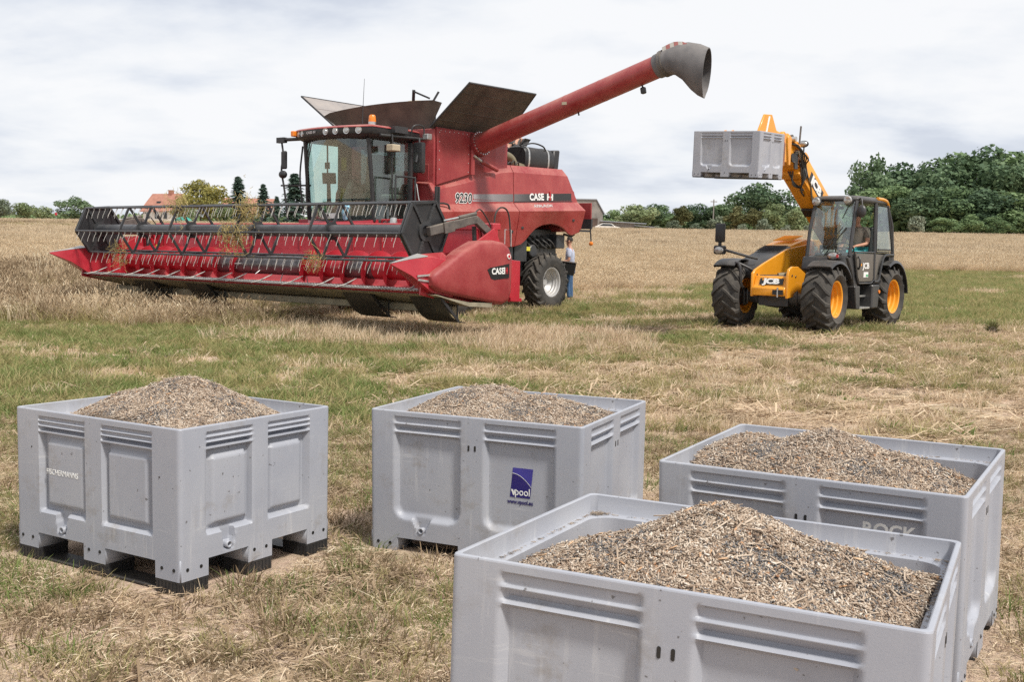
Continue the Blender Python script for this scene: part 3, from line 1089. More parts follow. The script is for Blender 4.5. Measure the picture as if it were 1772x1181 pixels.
def shell_mesh(style):
    feet_h = 0.085 if style == 'plain' else 0.14
    foot0 = 0.012 if style == 'plain' else 0.060
    rc = 0.022
    # perimeter stations
    sides = [(Vector((0, BD)), Vector((0, -1)), BD), (Vector((0, 0)), Vector((1, 0)), BW), (Vector((BW, 0)), Vector((0, 1)), BD), (Vector((BW, BD)), Vector((-1, 0)), BW)]
    def foot_spans(L):
        f = 0.165 if style == 'plain' else 0.17
        m = 0.15 if style == 'plain' else 0.16
        return [(0, f), (L / 2 - m / 2, L / 2 + m / 2), (L - f, L)]
    st = []     # (pos2d, normal2d, side, u)
    for k, (p0, dr, L) in enumerate(sides):
        nrm = Vector((dr.y, -dr.x))           # outward for this winding
        mid = Vector((BW / 2, BD / 2))
        if (p0 + dr * L / 2 - mid).dot(nrm) < 0:
            nrm = -nrm
        us = list(np.arange(rc, L - rc + 1e-6, 0.0085))
        for a, b in foot_spans(L):
            for e in (a, b):
                if rc < e < L - rc:
                    us = [q for q in us if abs(q - e) > 0.003] + [e]
        us = sorted(us + [L - rc])
        us = [q for i, q in enumerate(us) if i == 0 or q - us[i - 1] > 1e-4]
        for u in us:
            st.append((p0 + dr * u, nrm, k, u))
        # corner arc to the next side
        nd = sides[(k + 1) % 4][1]
        cc = p0 + dr * (L - rc) - nrm * rc
        nn = Vector((nd.y, -nd.x))
        if nn.dot(dr) < 0:
            nn = -nn
        for q in range(1, 5):
            a = PI / 2 * q / 5
            n2 = nrm * math.cos(a) + nn * math.sin(a)
            st.append((cc + n2 * rc, n2, k, None))
    zs = sorted(set(np.round(np.concatenate([np.arange(foot0, BH - 0.004, 0.0085), [feet_h, 0.64, 0.65, 0.66, 0.684, 0.694, 0.704, BH - 0.006]]), 5)))
    zs = [q for i, q in enumerate(zs) if i == 0 or q - zs[i - 1] > 0.0018 or q == feet_h]
    zs = [q for q in zs if q == feet_h or abs(q - feet_h) > 0.002]
    zs = np.array(zs)
    n, m = len(st), len(zs)
    V = np.zeros((m, n, 3))
    for i, (p, nr, k, u) in enumerate(st):
        if u is None:
            dd = np.zeros(m)
        else:
            L = sides[k][2]
            uu = u if (style == 'plain' or k == 1) else L - u
            if k == 0: uu = u
            dd = wall_depth(style, np.full(m, uu), zs, L)
        # slight draft: the walls lean out towards the rim
        lean = 0.004 * (1 - zs / BH)
        V[:, i, 0] = p.x - nr.x * (dd + lean)
        V[:, i, 1] = p.y - nr.y * (dd + lean)
        V[:, i, 2] = zs
    bm = bmesh.new()
    vv = [[bm.verts.new(V[j, i]) for i in range(n)] for j in range(m)]
    def opening(i, j):
        k, u = st[i][2], st[i][3]
        k2, u2 = st[(i + 1) % n][2], st[(i + 1) % n][3]
        if u is None or u2 is None or k != k2 or zs[j] >= feet_h - 1e-6:
            return False
        mid = (u + u2) / 2
        return not any(a <= mid <= b for a, b in foot_spans(sides[k][2]))
    for j in range(m - 1):
        for i in range(n):
            if not opening(i, j):
                bm.faces.new((vv[j][i], vv[j][(i + 1) % n], vv[j + 1][(i + 1) % n], vv[j + 1][i]))
    for v in [v for v in bm.verts if not v.link_faces]:
        bm.verts.remove(v)
    # rim and inside, as rounded-rectangle rings
    def ring(inset, r, z, nseg=8):
        x0, x1, y0, y1 = inset, BW - inset, inset, BD - inset
        pts = []
        for (cx, cy, a0) in ((x0 + r, y0 + r, PI), (x1 - r, y0 + r, 1.5 * PI), (x1 - r, y1 - r, 0), (x0 + r, y1 - r, 0.5 * PI)):
            for q in range(nseg + 1):
                a = a0 + PI / 2 * q / nseg
                pts.append((cx + r * math.cos(a), cy + r * math.sin(a), z))
        return pts
    rings = [ring(0.0, 0.022, BH - 0.0062), ring(0.0015, 0.022, BH - 0.002), ring(0.005, 0.022, BH), ring(0.013, 0.022, BH), ring(0.0165, 0.022, BH - 0.003),
             ring(0.018, 0.022, BH - 0.058), ring(0.021, 0.024, BH - 0.062), ring(0.041, 0.075, BH - 0.063), ring(0.046, 0.08, BH - 0.068),
             ring(0.052, 0.085, 0.20), ring(0.075, 0.085, 0.16), ring(0.13, 0.085, 0.15)]
    RV = [[bm.verts.new(p) for p in r] for r in rings]
    q = len(rings[0])
    for a, b in zip(RV, RV[1:]):
        for i in range(q):
            bm.faces.new((a[i], a[(i + 1) % q], b[(i + 1) % q], b[i]))
    bm.faces.new(RV[-1])
    bmesh.ops.recalc_face_normals(bm, faces=bm.faces)
    # underside slab and legs behind the outer skin
    mb = MB()
    mb.bm.free()
    mb.bm = bm
    z1 = feet_h
    mb.bb(0.03, BW - 0.03, 0.03, BD - 0.03, z1, z1 + 0.055)
    fx = foot_spans(BW)
    fy = foot_spans(BD)
    for a, b in fx:
        for c, d in fy:
            ins = lambda lo, hi, L: (max(lo, 0.006), min(hi, L - 0.006))
            (a2, b2), (c2, d2) = ins(a, b, BW), ins(c, d, BD)
            mb.bb(a2 + 0.0005, b2 - 0.0005, c2 + 0.0005, d2 - 0.0005, foot0 + 0.001, z1 + 0.02)
    # strengthening lips round the openings
    lim = R(38)
    for e in bm.edges:
        e.smooth = len(e.link_faces) == 2 and e.calc_face_angle(0) < lim
    for f in bm.faces:
        f.smooth = True
    me = bpy.data.meshes.new('pallet_box_shell')
    bm.to_mesh(me)
    bm.free()
    me.materials.append(M['box'] if style == 'plain' else M['boxw'])
    return me, fx, fy

M['boxw'] = box2_mat()
SHELL = {s: shell_mesh(s) for s in ('plain', 'pillow')}

def wall_pt(side, u, z, off=0.0):
    if side == 0: return Vector((-off, u, z))             # e2 face nearest the camera (normal -e1)
    if side == 1: return Vector((u, -off, z))             # normal -e2
    if side == 2: return Vector((BW + off, u, z))
    return Vector((u, BD + off, z))
NR = [Vector((-1, 0, 0)), Vector((0, -1, 0)), Vector((1, 0, 0)), Vector((0, 1, 0))]

_bolt = {}
def bolt_mesh(side):
    if side not in _bolt:
        mb = MB()
        n = NR[side]
        mb.tube([-n * 0.004, n * 0.0022], [0.0085, 0.0085], 12)
        mb.tube([n * 0.001, n * 0.0045], [0.0045, 0.004], 6)
        _bolt[side] = mb.mesh('bolt', 'blackprint')
    return _bolt[side]

def make_box(key, style, label, group='grey plastic pallet boxes'):
    shell, fx, fy = SHELL[style]
    root = thing('pallet_box', label, 'pallet box', box_frame(key), group)
    body = add('body', shell, root)
    foot0 = 0.012 if style == 'plain' else 0.060
    if style == 'pillow':
        # black ribbed rubber shoes under the nine legs
        for a, b in fx:
            for c, d in fy:
                mb = MB()
                x0, x1, y0, y1 = max(a, 0.008) - 0.002, min(b, BW - 0.008) + 0.002, max(c, 0.008) - 0.002, min(d, BD - 0.008) + 0.002
                mb.bb(x0 + 0.0015, x1 - 0.0015, y0 + 0.0015, y1 - 0.0015, -0.004, foot0 - 0.004)
                mb.bb(x0, x1, y0, y1, foot0 - 0.012, foot0)
                for q in range(7):
                    t = (q + 0.5) / 7
                    for yy in (y0 + 0.004, y1 - 0.004):
                        mb.box((x0 + (x1 - x0) * t, yy, foot0 / 2 - 0.004), (0.010, 0.010, foot0 - 0.008))
                    for xx in (x0 + 0.004, x1 - 0.004):
                        mb.box((xx, y0 + (y1 - y0) * t, foot0 / 2 - 0.004), (0.010, 0.010, foot0 - 0.008))
                mb.build('foot_cap', 'black', root)
        for xx in (0.085, 0.5, 0.915):
            MB().bb(xx - 0.06, xx + 0.06, 0.10, BD - 0.10, -0.003, 0.010).build('skid_runner', 'black', root, bevel=0.003)
    else:
        for xx in (0.085, 0.5, 0.915):
            MB().bb(xx - 0.075, xx + 0.075, 0.012, BD - 0.012, -0.004, 0.0115).build('skid_runner', 'black', root, bevel=0.003)
    for side, L in ((0, BD), (1, BW), (3, BW), (2, BD)):
        zb = 0.052 if style == 'plain' else 0.112
        f = (0.05, 0.122) if style == 'plain' else (0.045, 0.125)
        spots = [(f[0], zb), (f[1], zb), (L - f[0], zb), (L - f[1], zb)]
        if style == 'plain':
            spots += [(L / 2 - 0.0, zb + 0.028)]
        else:
            spots += [(L / 2 - 0.04, zb + 0.004), (L / 2 + 0.04, zb + 0.004)]
            if side == 0:
                spots += [(0.135, 0.53), (L - 0.13, 0.57)]
        for u, z in spots:
            add('bolt', bolt_mesh(side), root, Matrix.Translation(wall_pt(side, u, z, -0.0035)))
        # drain spout in the notch
        a, b = (0.118 * L, L / 2 - 0.0525 * L) if style == 'plain' else (0.155 * L, L / 2 - 0.05 * L)
        nu = a + (0.42 if style == 'plain' else 0.48) * (b - a)
        n = NR[side]
        zc = 0.135 if style == 'plain' else 0.178
        uu = {0: L - nu, 1: nu, 2: nu if style == 'plain' else L - nu, 3: L - nu if style == 'plain' else nu}[side]
        base = wall_pt(side, uu, zc, -0.03)
        mb = MB()
        ro, ri = 0.017, 0.0115
        t1, t2 = (Vector((0, 0, 1)), n.cross(Vector((0, 0, 1))))
        rg = []
        for (rr, dd) in ((ro, 0.0), (ro, 0.031), (ri, 0.031), (ri, 0.004)):
            rg.append([base + n * dd + (t1 * math.cos(2 * PI * k / 16) + t2 * math.sin(2 * PI * k / 16)) * rr for k in range(16)])
        mb.loft(rg, cap=False)
        mb.face([mb.v(p) for p in rg[-1]])
        sp = mb.build('drain_spout', M['box'], root, recalc=False)
    if style == 'plain':
        # pairs of slots in the middle pillar
        for side, L in ((0, BD), (1, BW), (2, BD), (3, BW)):
            for du in (-0.018, 0.018):
                n = NR[side]
                mb = MB()
                c = wall_pt(side, L / 2 + du, 0.600)
                tv = Vector((0, 1, 0)) if side in (0, 2) else Vector((1, 0, 0))
                ring = []
                for k in range(16):
                    a = 2 * PI * k / 16
                    ring.append((0.0052 * math.cos(a), 0.0052 * math.sin(a) + (0.010 if math.sin(a) > 0 else -0.010)))
                mb.loft([[c + tv * p[0] + Vector((0, 0, p[1])) - n * 0.006 for p in ring], [c + tv * p[0] + Vector((0, 0, p[1])) + n * 0.0007 for p in ring]])
                mb.build('slot', 'blackprint', root)
    return root

# ------------------------------------------------------------------ heaps of harvested chaff and seed
def heap_height(key, u, v):
    """surface height inside the box"""
    if key == 'A':
        c = [(0.50, 0.60, 0.868, 0.62), (0.45, 0.86, 0.765, 0.5), (0.5, 0.33, 0.80, 0.56), (0.60, 0.12, 0.735, 0.45), (0.75, 0.62, 0.79, 0.55)]
        base = 0.600 + 0.04 * u
    elif key == 'B':
        c = [(0.5, 0.95, 0.815, 0.52), (0.52, 0.66, 0.850, 0.58), (0.5, 0.38, 0.785, 0.50), (0.4, 0.3, 0.74, 0.4)]
        base = 0.60 + 0 * u
    elif key == 'V':
        c = [(0.5, 0.76, 0.858, 0.50), (0.5, 0.42, 0.815, 0.48), (0.5, 0.22, 0.775, 0.4)]
        base = 0.65 + 0 * u
    else:
        c = [(0.44, 0.46, 0.915, 0.58), (0.36, 0.60, 0.87, 0.55), (0.20, 0.25, 0.765, 0.45), (0.12, 0.14, 0.750, 0.4)]
        base = 0.60 + 0 * u
    h = base
    for cu, cv, pk, sl in c:
        d = np.hypot(u - cu, v - cv)
        cone = pk - 0.012 - sl * (np.sqrt(d * d + 0.17 ** 2) - 0.17)
        k = 0.010
        h = np.logaddexp(h / k, cone / k) * k
    h = h + 0.022 * (vnoise(u * 10, v * 10, 1.6, 41) - 0.5) + 0.008 * (vnoise(u * 10, v * 10, 0.4, 42) - 0.5)
    return h

def heap_mat():
    m, t, b = new_mat('chaff_and_seed')
    n1 = noise(t, 55, 4, 0.7)
    n2 = noise(t, 6, 4, 0.6)
    n3 = noise(t, 220, 2, 0.6)
    c = mixc(t, mrange(t, n1, 0.35, 0.65), (0.16, 0.12, 0.09), (0.46, 0.36, 0.27))
    c = mixc(t, mth(t, 'MULTIPLY', mrange(t, n2, 0.52, 0.62), 0.8), c, (0.14, 0.135, 0.135))
    c = mixc(t, mrange(t, n3, 0.6, 0.7, 0, 0.6), c, (0.45, 0.36, 0.25))
    lk(t, c, b.inputs['Base Color'])
    b.inputs['Roughness'].default_value = 0.9
    bump(t, b, mth(t, 'ADD', n1, n3), 1.0, 0.012)
    return m
M['heap'] = heap_mat()
MCH = leafy_mat('dry_chaff_chips', [(0.090, 0.065, 0.051), (0.235, 0.167, 0.121), (0.396, 0.304, 0.227), (0.558, 0.472, 0.380), (0.739, 0.680, 0.603)], 0.75, 0.0)
MCO = leafy_mat('orange_chaff_chips', [(0.26, 0.13, 0.07), (0.46, 0.27, 0.15), (0.60, 0.43, 0.28)], 0.75, 0.0)
MCD = leafy_mat('dark_seed_grains', [(0.085, 0.083, 0.085), (0.16, 0.155, 0.157), (0.28, 0.27, 0.265)], 0.7, 0.0)

def chip_cluster(name, n, rad, L, wd, th, mat, seed):
    r = np.random.default_rng(seed)
    V, F, T = [], [], []
    for _ in range(n):
        c = np.array([r.normal(0, rad), r.normal(0, rad), r.uniform(0.0, 0.007)])
        e = Euler((r.normal(0, 0.45), r.normal(0, 0.45), r.uniform(0, 2 * PI))).to_matrix()
        l, w_, t_ = L * r.lognormal(0, 0.38), wd * r.uniform(0.6, 1.4), th * r.uniform(0.6, 1.3)
        tp = r.uniform(0.3, 1.0)
        b = len(V)
        for (x, y, z) in ((-1, -1, -1), (1, -tp, -1), (1, tp, -1), (-1, 1, -1), (-1, -1, 1), (1, -tp, 1), (1, tp, 1), (-1, 1, 1)):
            p = np.array(e @ Vector((x * l / 2, y * w_ / 2, z * t_ / 2))) + c
            V.append(p)
        T += [r.uniform()] * 8
        for f in ((3, 2, 1, 0), (4, 5, 6, 7), (0, 1, 5, 4), (1, 2, 6, 5), (2, 3, 7, 6), (3, 0, 4, 7)):
            F.append([b + q for q in f])
    return source(mesh_np(name, V, F, T, mat))

CHIPS = [chip_cluster('chaff_chips', 24, 0.022, 0.0098, 0.0042, 0.0018, MCH, 51),
         chip_cluster('fine_chaff', 34, 0.022, 0.0062, 0.0030, 0.0018, MCH, 52),
         chip_cluster('long_chaff', 5, 0.028, 0.024, 0.0042, 0.002, MCH, 53),
         chip_cluster('husk_chips', 6, 0.028, 0.013, 0.0070, 0.0018, MCO, 54),
         chip_cluster('dark_seeds', 40, 0.020, 0.0045, 0.0032, 0.0022, MCD, 55)]

def make_heap(key, label, npts):
    fr = box_frame(key)
    nu, nv = 60, 72
    i0 = 0.049
    us, vs_ = np.linspace(i0, BW - i0, nu), np.linspace(i0, BD - i0, nv)
    U, Vv = np.meshgrid(us, vs_)
    H = np.minimum(heap_height(key, U, Vv), 5)
    # pull the corners of the sheet into the rounded inner corners
    P = np.stack([U, Vv, H], -1)
    bm = bmesh.new()
    g = [[bm.verts.new(P[j, i]) for i in range(nu)] for j in range(nv)]
    r = 0.083
    def inside(u, v):
        du, dv = max(i0 + r - u, u - (BW - i0 - r), 0), max(i0 + r - v, v - (BD - i0 - r), 0)
        return not (du > 0 and dv > 0 and math.hypot(du, dv) > r)
    for j in range(nv - 1):
        for i in range(nu - 1):
            if inside((us[i] + us[i + 1]) / 2, (vs_[j] + vs_[j + 1]) / 2):
                bm.faces.new((g[j][i], g[j][i + 1], g[j + 1][i + 1], g[j + 1][i]))
    for v in [v for v in bm.verts if not v.link_faces]:
        bm.verts.remove(v)
    for f in bm.faces:
        f.smooth = True
    # side skirt down into the box so the heap is a solid body
    ed = [e for e in bm.edges if len(e.link_faces) == 1]
    ret = bmesh.ops.extrude_edge_only(bm, edges=ed)
    for v in ret['geom']:
        if isinstance(v, bmesh.types.BMVert):
            v.co.z = 0.2
    me = bpy.data.meshes.new('chaff_heap')
    bm.to_mesh(me)
    bm.free()
    me.materials.append(M['heap'])
    o = thing('chaff_heap', label, 'heap', fr, 'heaps of chaff in the boxes', me)
    u, v = rng.uniform(i0 + 0.010, BW - i0 - 0.010, npts), rng.uniform(i0 + 0.010, BD - i0 - 0.010, npts)
    k = np.array([inside(a, b) for a, b in zip(u, v)])
    u, v = u[k], v[k]
    h = heap_height(key, u, v)
    e = 0.004
    gx, gy = (heap_height(key, u + e, v) - h) / e, (heap_height(key, u, v + e) - h) / e
    gx, gy = np.clip(gx, -1, 1), np.clip(gy, -1, 1)
    rot = np.stack([np.arctan(gy), -np.arctan(gx), rng.uniform(0, 2 * PI, len(u))], -1)
    # keep spin separate: apply slope after spin (XYZ order -> rotate z first)
    spin = rng.uniform(0, 2 * PI, len(u))
    rr = []
    for a, b, s in zip(rot[:, 0], rot[:, 1], spin):
        q = (Euler((a, b, 0)).to_matrix() @ Matrix.Rotation(s, 3, 'Z')).to_euler()
        rr.append((q.x, q.y, q.z))
    dk = vnoise(u * 10, v * 10, 1.5, 43) * 0.6 + vnoise(u * 10, v * 10, 0.5, 44) * 0.4
    ee = rng.uniform(size=len(u))
    idx = np.where((dk > 0.62) & (ee < 0.42), 4, np.where(ee < 0.48, 0, np.where(ee < 0.78, 1, np.where(ee < 0.815, 2, np.where(ee < 0.865, 3, 4)))))
    s = rng.uniform(0.7, 1.25, len(u))
    wall = np.minimum(np.minimum(u, BW - u), np.minimum(v, BD - v)) - 0.046
    s = np.clip(np.minimum(s, wall / 0.05), 0.2, 2)
    ch = scatter_obj('chips', np.stack([u, v, h], -1), rr, np.stack([s, s, s], -1), idx, CHIPS, parent=o)
    return o

def ledge_crumbs(key, root):
    """chaff caught on the inner ledge and in the corner"""
    pts = []
    z = BH - 0.061
    r = np.random.default_rng(ord(key))
    for _ in range(420):
        s = r.integers(0, 4)
        t = r.uniform(0.03, 1) ** 1.0
        d = r.uniform(0.026, 0.038)
        if s == 0: pts.append((d, BD * t, z))
        elif s == 1: pts.append((BW * t, d, z))
        elif s == 2: pts.append((BW - d, BD * t, z))
        else: pts.append((BW * t, BD - d, z))
    for cx, cy in ((0.055, 0.055), (BW - 0.055, 0.055), (BW - 0.055, BD - 0.055), (0.055, BD - 0.055)):
        for _ in range(160 if (cx > 0.5 and cy > 0.5) else 30):
            pts.append((cx + r.normal(0, 0.014), cy + r.normal(0, 0.014), z + r.uniform(0, 0.006)))
    P = np.array(pts)
    k = (P[:, 0] > 0.026) & (P[:, 0] < BW - 0.026) & (P[:, 1] > 0.026) & (P[:, 1] < BD - 0.026)
    P = P[k]
    # only where the ledge really is (not over the open middle)
    du, dv = np.minimum(P[:, 0], BW - P[:, 0]), np.minimum(P[:, 1], BD - P[:, 1])
    rr = 0.075
    cu, cv = np.maximum(0.041 + rr - du, 0), np.maximum(0.041 + rr - dv, 0)
    corner = (cu > 0) & (cv > 0)
    on = np.where(corner, np.hypot(cu, cv) > rr, (du < 0.041) | (dv < 0.041))
    P = P[on]
    n = len(P)
    s = r.uniform(0.10, 0.20, n)
    scatter_obj('chaff_crumbs', P, np.stack([np.zeros(n), np.zeros(n), r.uniform(0, 6.28, n)], -1), np.stack([s, s, s * 1.3], -1), r.choice([0, 1, 1, 4], n), CHIPS, parent=root)

def make_boxes():
    bL = make_box('L', 'pillow', 'grey box with raised panels and black rubber feet, heaped high, FISCHERMANNS lettering')
    text('FISCHERMANNS', 0.040, wall_pt(0, 0.850, 0.455, -0.0128), (0, -1, 0), (0, 0, 1), 'white', bL, bold=0.0, sx=0.80, extrude=0.0006, spacing=1.08)
    bV = make_box('V', 'plain', 'grey box with the blue square sticker, second box from the left')
    # blue sticker
    st = empty('sticker', bV)
    cu, cz = 0.335, 0.445
    def sk(du, dz):      # sheared square on side 0; right in the picture is -e2
        return wall_pt(0, cu - du - 0.10 * dz, cz + dz, -0.0308)
    mb = MB()
    P = [sk(-0.055, -0.075), sk(0.055, -0.075), sk(0.055, 0.075), sk(-0.055, 0.075)]
    mb.plate(P, 0.0012)
    m, t, b = new_mat('deep_blue_sticker')
    lk(t, mixc(t, mrange(t, noise(t, 6, 2), 0.3, 0.7), (0.012, 0.008, 0.11), (0.02, 0.014, 0.15)), b.inputs['Base Color'])
    b.inputs['Roughness'].default_value = 0.3
    add('sticker_square', mb.mesh('sticker_square', m), st)
    mb = MB()
    arc = [sk(-0.055 + 0.11 * q / 8, 0.048 - 0.065 * (q / 8) ** 1.9) for q in range(9)]
    top = [sk(0.055, 0.0745), sk(-0.0545, 0.0745)]
    mb.plate([p + NR[0] * 0.0009 for p in arc + top], 0.0006)
    mb.build('sticker_swoosh', flat('mid_blue_print', (0.045, 0.04, 0.26), 0.3), st)
    mb = MB()
    lo = [sk(-0.055 + 0.11 * q / 8, 0.046 - 0.065 * (q / 8) ** 1.9) for q in range(9)]
    mb.plate([p + NR[0] * 0.0014 for p in arc + lo[::-1]], 0.0006)
    mb.build('sticker_line', 'white', st)
    text('v', 0.056, sk(-0.037, -0.046) + NR[0] * 0.0012, (0, -1, 0), (0, 0, 1), 'white', st, bold=0.0022, extrude=0.0005)
    text('pool', 0.054, sk(0.011, -0.047) + NR[0] * 0.0012, (0, -1, 0), (0, 0, 1), 'white', st, bold=0.0002, extrude=0.0005, sx=0.86)
    text('www.vpool.eu', 0.030, sk(0.004, -0.099) + NR[0] * 0.0002, (0, -1, 0), (0, 0, 1), flat('navy_print', (0.02, 0.016, 0.11), 0.4), st, bold=0.0008, extrude=0.0005, sx=0.80)
    bA = make_box('A', 'plain', 'nearest grey box, cut off by the bottom of the picture, with a broad heap')
    # scrape marks: a pale adhesive patch left of centre on the near face
    bB = make_box('B', 'plain', 'grey box with white ROCK lettering, partly hidden behind the nearest box')
    text('ROCK', 0.068, wall_pt(0, 0.278, 0.585, -0.0308), (0, -1, 0), (0, 0, 1), 'white', bB, bold=0.0022, extrude=0.0006, sx=1.02)
    bT = make_box('T', 'plain', 'empty grey box lifted high on the forks of the yellow telehandler')
    make_heap('L', 'tall cone of chaff rising out of the box with black feet', 7500)
    make_heap('V', 'low chaff heap in the box with the blue sticker', 6500)
    make_heap('A', 'broad brown chaff heap in the nearest box', 9500)
    make_heap('B', 'chaff heap with two tops in the ROCK box', 7500)
    for k, o in (('V', bV), ('A', bA), ('B', bB), ('L', bL)):
        ledge_crumbs(k, o)

# ------------------------------------------------------------------ wheels
def lug_tyre(Ro, Rr, wd, lugs, lh=0.045, lug_w=0.055, sweep=0.42, flip=1):
    """farm tyre about the local Y axis: carcass plus chevron lugs"""
    h = wd / 2
    Rc = Ro - lh
    prof = [(Rr, -h * 0.72), (Rr + 0.03, -h * 0.86), ((Rr + Rc) / 2, -h), (Rc - 0.10, -h * 0.97), (Rc - 0.03, -h * 0.84), (Rc - 0.004, -h * 0.5), (Rc, 0),
            (Rc - 0.004, h * 0.5), (Rc - 0.03, h * 0.84), (Rc - 0.10, h * 0.97), ((Rr + Rc) / 2, h), (Rr + 0.03, h * 0.86), (Rr, h * 0.72)]
    mb = MB()
    n = 56
    rings = []
    for r, y in prof:
        rings.append([mb.v((r * math.cos(2 * PI * k / n), y, r * math.sin(2 * PI * k / n))) for k in range(n)])
    rings.append(rings[0])
    for a, b in zip(rings, rings[1:]):
        for i in range(n):
            mb.face([a[i], a[(i + 1) % n], b[(i + 1) % n], b[i]])
    def rad(y):
        t = abs(y) / h
        return Rc - 0.004 * min(t / 0.5, 1) - (0.026 * max(0, (t - 0.5) / 0.34) if t < 0.84 else 0.026 + 0.07 * (t - 0.84) / 0.13)
    for sd in (-1, 1):
        for k in range(lugs):
            a0 = 2 * PI * (k + (0.5 if sd > 0 else 0)) / lugs
            st = []
            for q, (yy, da, hh, ww) in enumerate(((-0.04, 0.0, 1.0, 0.85), (0.25, 0.22, 1.0, 0.95), (0.55, 0.55, 1.0, 1.05), (0.82, 0.86, 1.0, 1.2), (0.97, 1.02, 0.55, 1.25))):
                y = sd * yy * h
                ang = a0 + flip * da * sweep
                rb = rad(yy * h) - 0.012
                rt = (Ro - 0.012 * yy ** 2 - (0.02 if yy > 0.9 else 0)) if yy < 0.9 else rad(yy * h) + lh * 0.5
                dw = lug_w * ww / 2 / Ro
                pts = []
                for rr, s in ((rb, -1.25), (rb, 1.25), (rt, 0.8), (rt, -0.8)):
                    aa = ang + s * dw
                    pts.append((rr * math.cos(aa), y, rr * math.sin(aa)))
                st.append(pts)
            mb.loft(st)
    return mb

def rim_mesh(Rr, wd, matname, dish=0.10, hole=True, stepped=True):
    h = wd / 2
    mb = MB()
    # barrel open to the outside (+Y), dished disc inside
    prof = [(Rr + 0.012, -h * 0.72), (Rr + 0.004, -h * 0.80), (Rr - 0.03, -h * 0.76), (Rr - 0.05, -h * 0.4), (Rr - 0.09, h * 0.05)]
    if stepped:
        prof += [(Rr - 0.085, h * 0.22), (Rr - 0.06, h * 0.30), (Rr - 0.055, h * 0.48), (Rr - 0.03, h * 0.55)]
    prof += [(Rr - 0.022, h * 0.76), (Rr + 0.006, h * 0.80), (Rr + 0.016, h * 0.72)]
    n = 44
    rings = [[mb.v((r * math.cos(2 * PI * k / n), y, r * math.sin(2 * PI * k / n))) for k in range(n)] for r, y in prof]
    for a, b in zip(rings, rings[1:]):
        for i in range(n):
            mb.face([a[i], a[(i + 1) % n], b[(i + 1) % n], b[i]])
    d0 = h * 0.05 - dish
    mb.lathe([(Rr - 0.085, h * 0.06), (Rr * 0.62, d0 + 0.05), (Rr * 0.50, d0), (0.10, d0), (0.10, d0 - 0.012), (Rr * 0.5, d0 - 0.012), (Rr * 0.62, d0 + 0.038), (Rr - 0.085, h * 0.06 - 0.015)], 44, 'y', closed=True)
    return mb, d0

def make_wheel(name, parent, loc, Ro, Rr, wd, lugs, matname, side, hub='darksteel', hubr=0.13, lh=0.045, steer=0.0, bolts=8, lug_w=0.055, shared={}):
    w = empty(name, parent, Matrix.Translation(loc) @ Matrix.Rotation(steer + (0 if side > 0 else PI), 4, 'Z'))
    key = (Ro, Rr, wd, lugs, side)
    if key not in shared:
        ty = lug_tyre(Ro, Rr, wd, lugs, lh, lug_w, flip=(-1 if side > 0 else 1)).mesh('tyre', 'rubber', smooth=30)
        rb, d0 = rim_mesh(Rr, wd, matname)
        rm = rb.mesh('rim', matname, smooth=30)
        hb = MB()
        hb.lathe([(0.001, d0 + 0.09), (hubr * 0.75, d0 + 0.09), (hubr * 0.85, d0 + 0.07), (hubr, d0 + 0.02), (hubr * 1.4, d0 + 0.012), (hubr * 1.4, d0 - 0.05), (0.001, d0 - 0.05)], 24, 'y')
        for k in range(bolts):
            a = 2 * PI * k / bolts
            hb.cyl((hubr * 1.2 * math.cos(a), d0, hubr * 1.2 * math.sin(a)), (hubr * 1.2 * math.cos(a), d0 + 0.035, hubr * 1.2 * math.sin(a)), 0.014, 6)
        shared[key] = (ty, rm, hb.mesh('hub', hub))
    ty, rm, hm = shared[key]
    add('tyre', ty, w)
    add('rim', rm, w)
    add('hub', hm, w)
    return w

# ------------------------------------------------------------------ combine harvester
def lerp(a, b, t):
    return a + (b - a) * t
def interp(x, pts):
    pts = sorted(pts)
    if x <= pts[0][0]: return pts[0][1]
    for (x0, y0), (x1, y1) in zip(pts, pts[1:]):
        if x <= x1:
            return lerp(y0, y1, (x - x0) / (x1 - x0))
    return pts[-1][1]

ZTOP = [(0.55, 2.93), (0.24, 3.0), (-0.4, 3.13), (-1.0, 3.27), (-1.56, 3.40), (-1.85, 3.48), (-2.3, 3.53), (-4.55, 3.58)]
ZBOT = [(0.55, 1.40), (-2.3, 1.60), (-2.6, 1.66), (-2.75, 1.74), (-2.95, 1.90), (-3.2, 2.06), (-3.5, 2.16), (-3.9, 2.20), (-4.2, 2.16), (-4.43, 2.08), (-4.6, 1.96), (-4.8, 1.93), (-5.17, 2.03)]
def zlow(X): return 2.335 + (-0.0435) * X
def zhigh(X): return 2.50 - 0.054 * X
YROW = [1.585, 1.72, 1.535, 1.505, 1.40, 1.0]
def panel_rows(X, t):
    zt = interp(X, ZTOP)
    zb = interp(X, ZBOT)
    return [(YROW[0], zb), (YROW[1], zlow(X)), (YROW[2], zhigh(X)), (YROW[3], max(zt - 0.17, zhigh(X) + 0.02)), (YROW[4], zt), (YROW[5], zt + 0.03)]
def rear_limit(i):
    return (-5.15, -5.17, -5.06, -4.62, -4.52, -4.46)[i]
def side_panel(x0, x1, sgn, rear):
    mb = MB()
    n = 34
    outer, inner = [], []
    for k in range(n + 1):
        t = k / n
        ro = []
        for i in range(6):
            xe = rear_limit(i) if rear else x1
            X = lerp(x0, xe, t)
            if rear and i == 2:
                pass
            y, z = panel_rows(X, t)[i]
            if rear and i >= 3:
                z = panel_rows(max(X, -4.5), t)[i][1]
            ro.append((X, y * sgn, z))
        outer.append(ro)
        inner.append([(p[0], p[1] - 0.03 * sgn, p[2] - 0.02) for p in ro])
    rings = [o + i[::-1] for o, i in zip(outer, inner)]
    mb.loft(rings)
    return mb
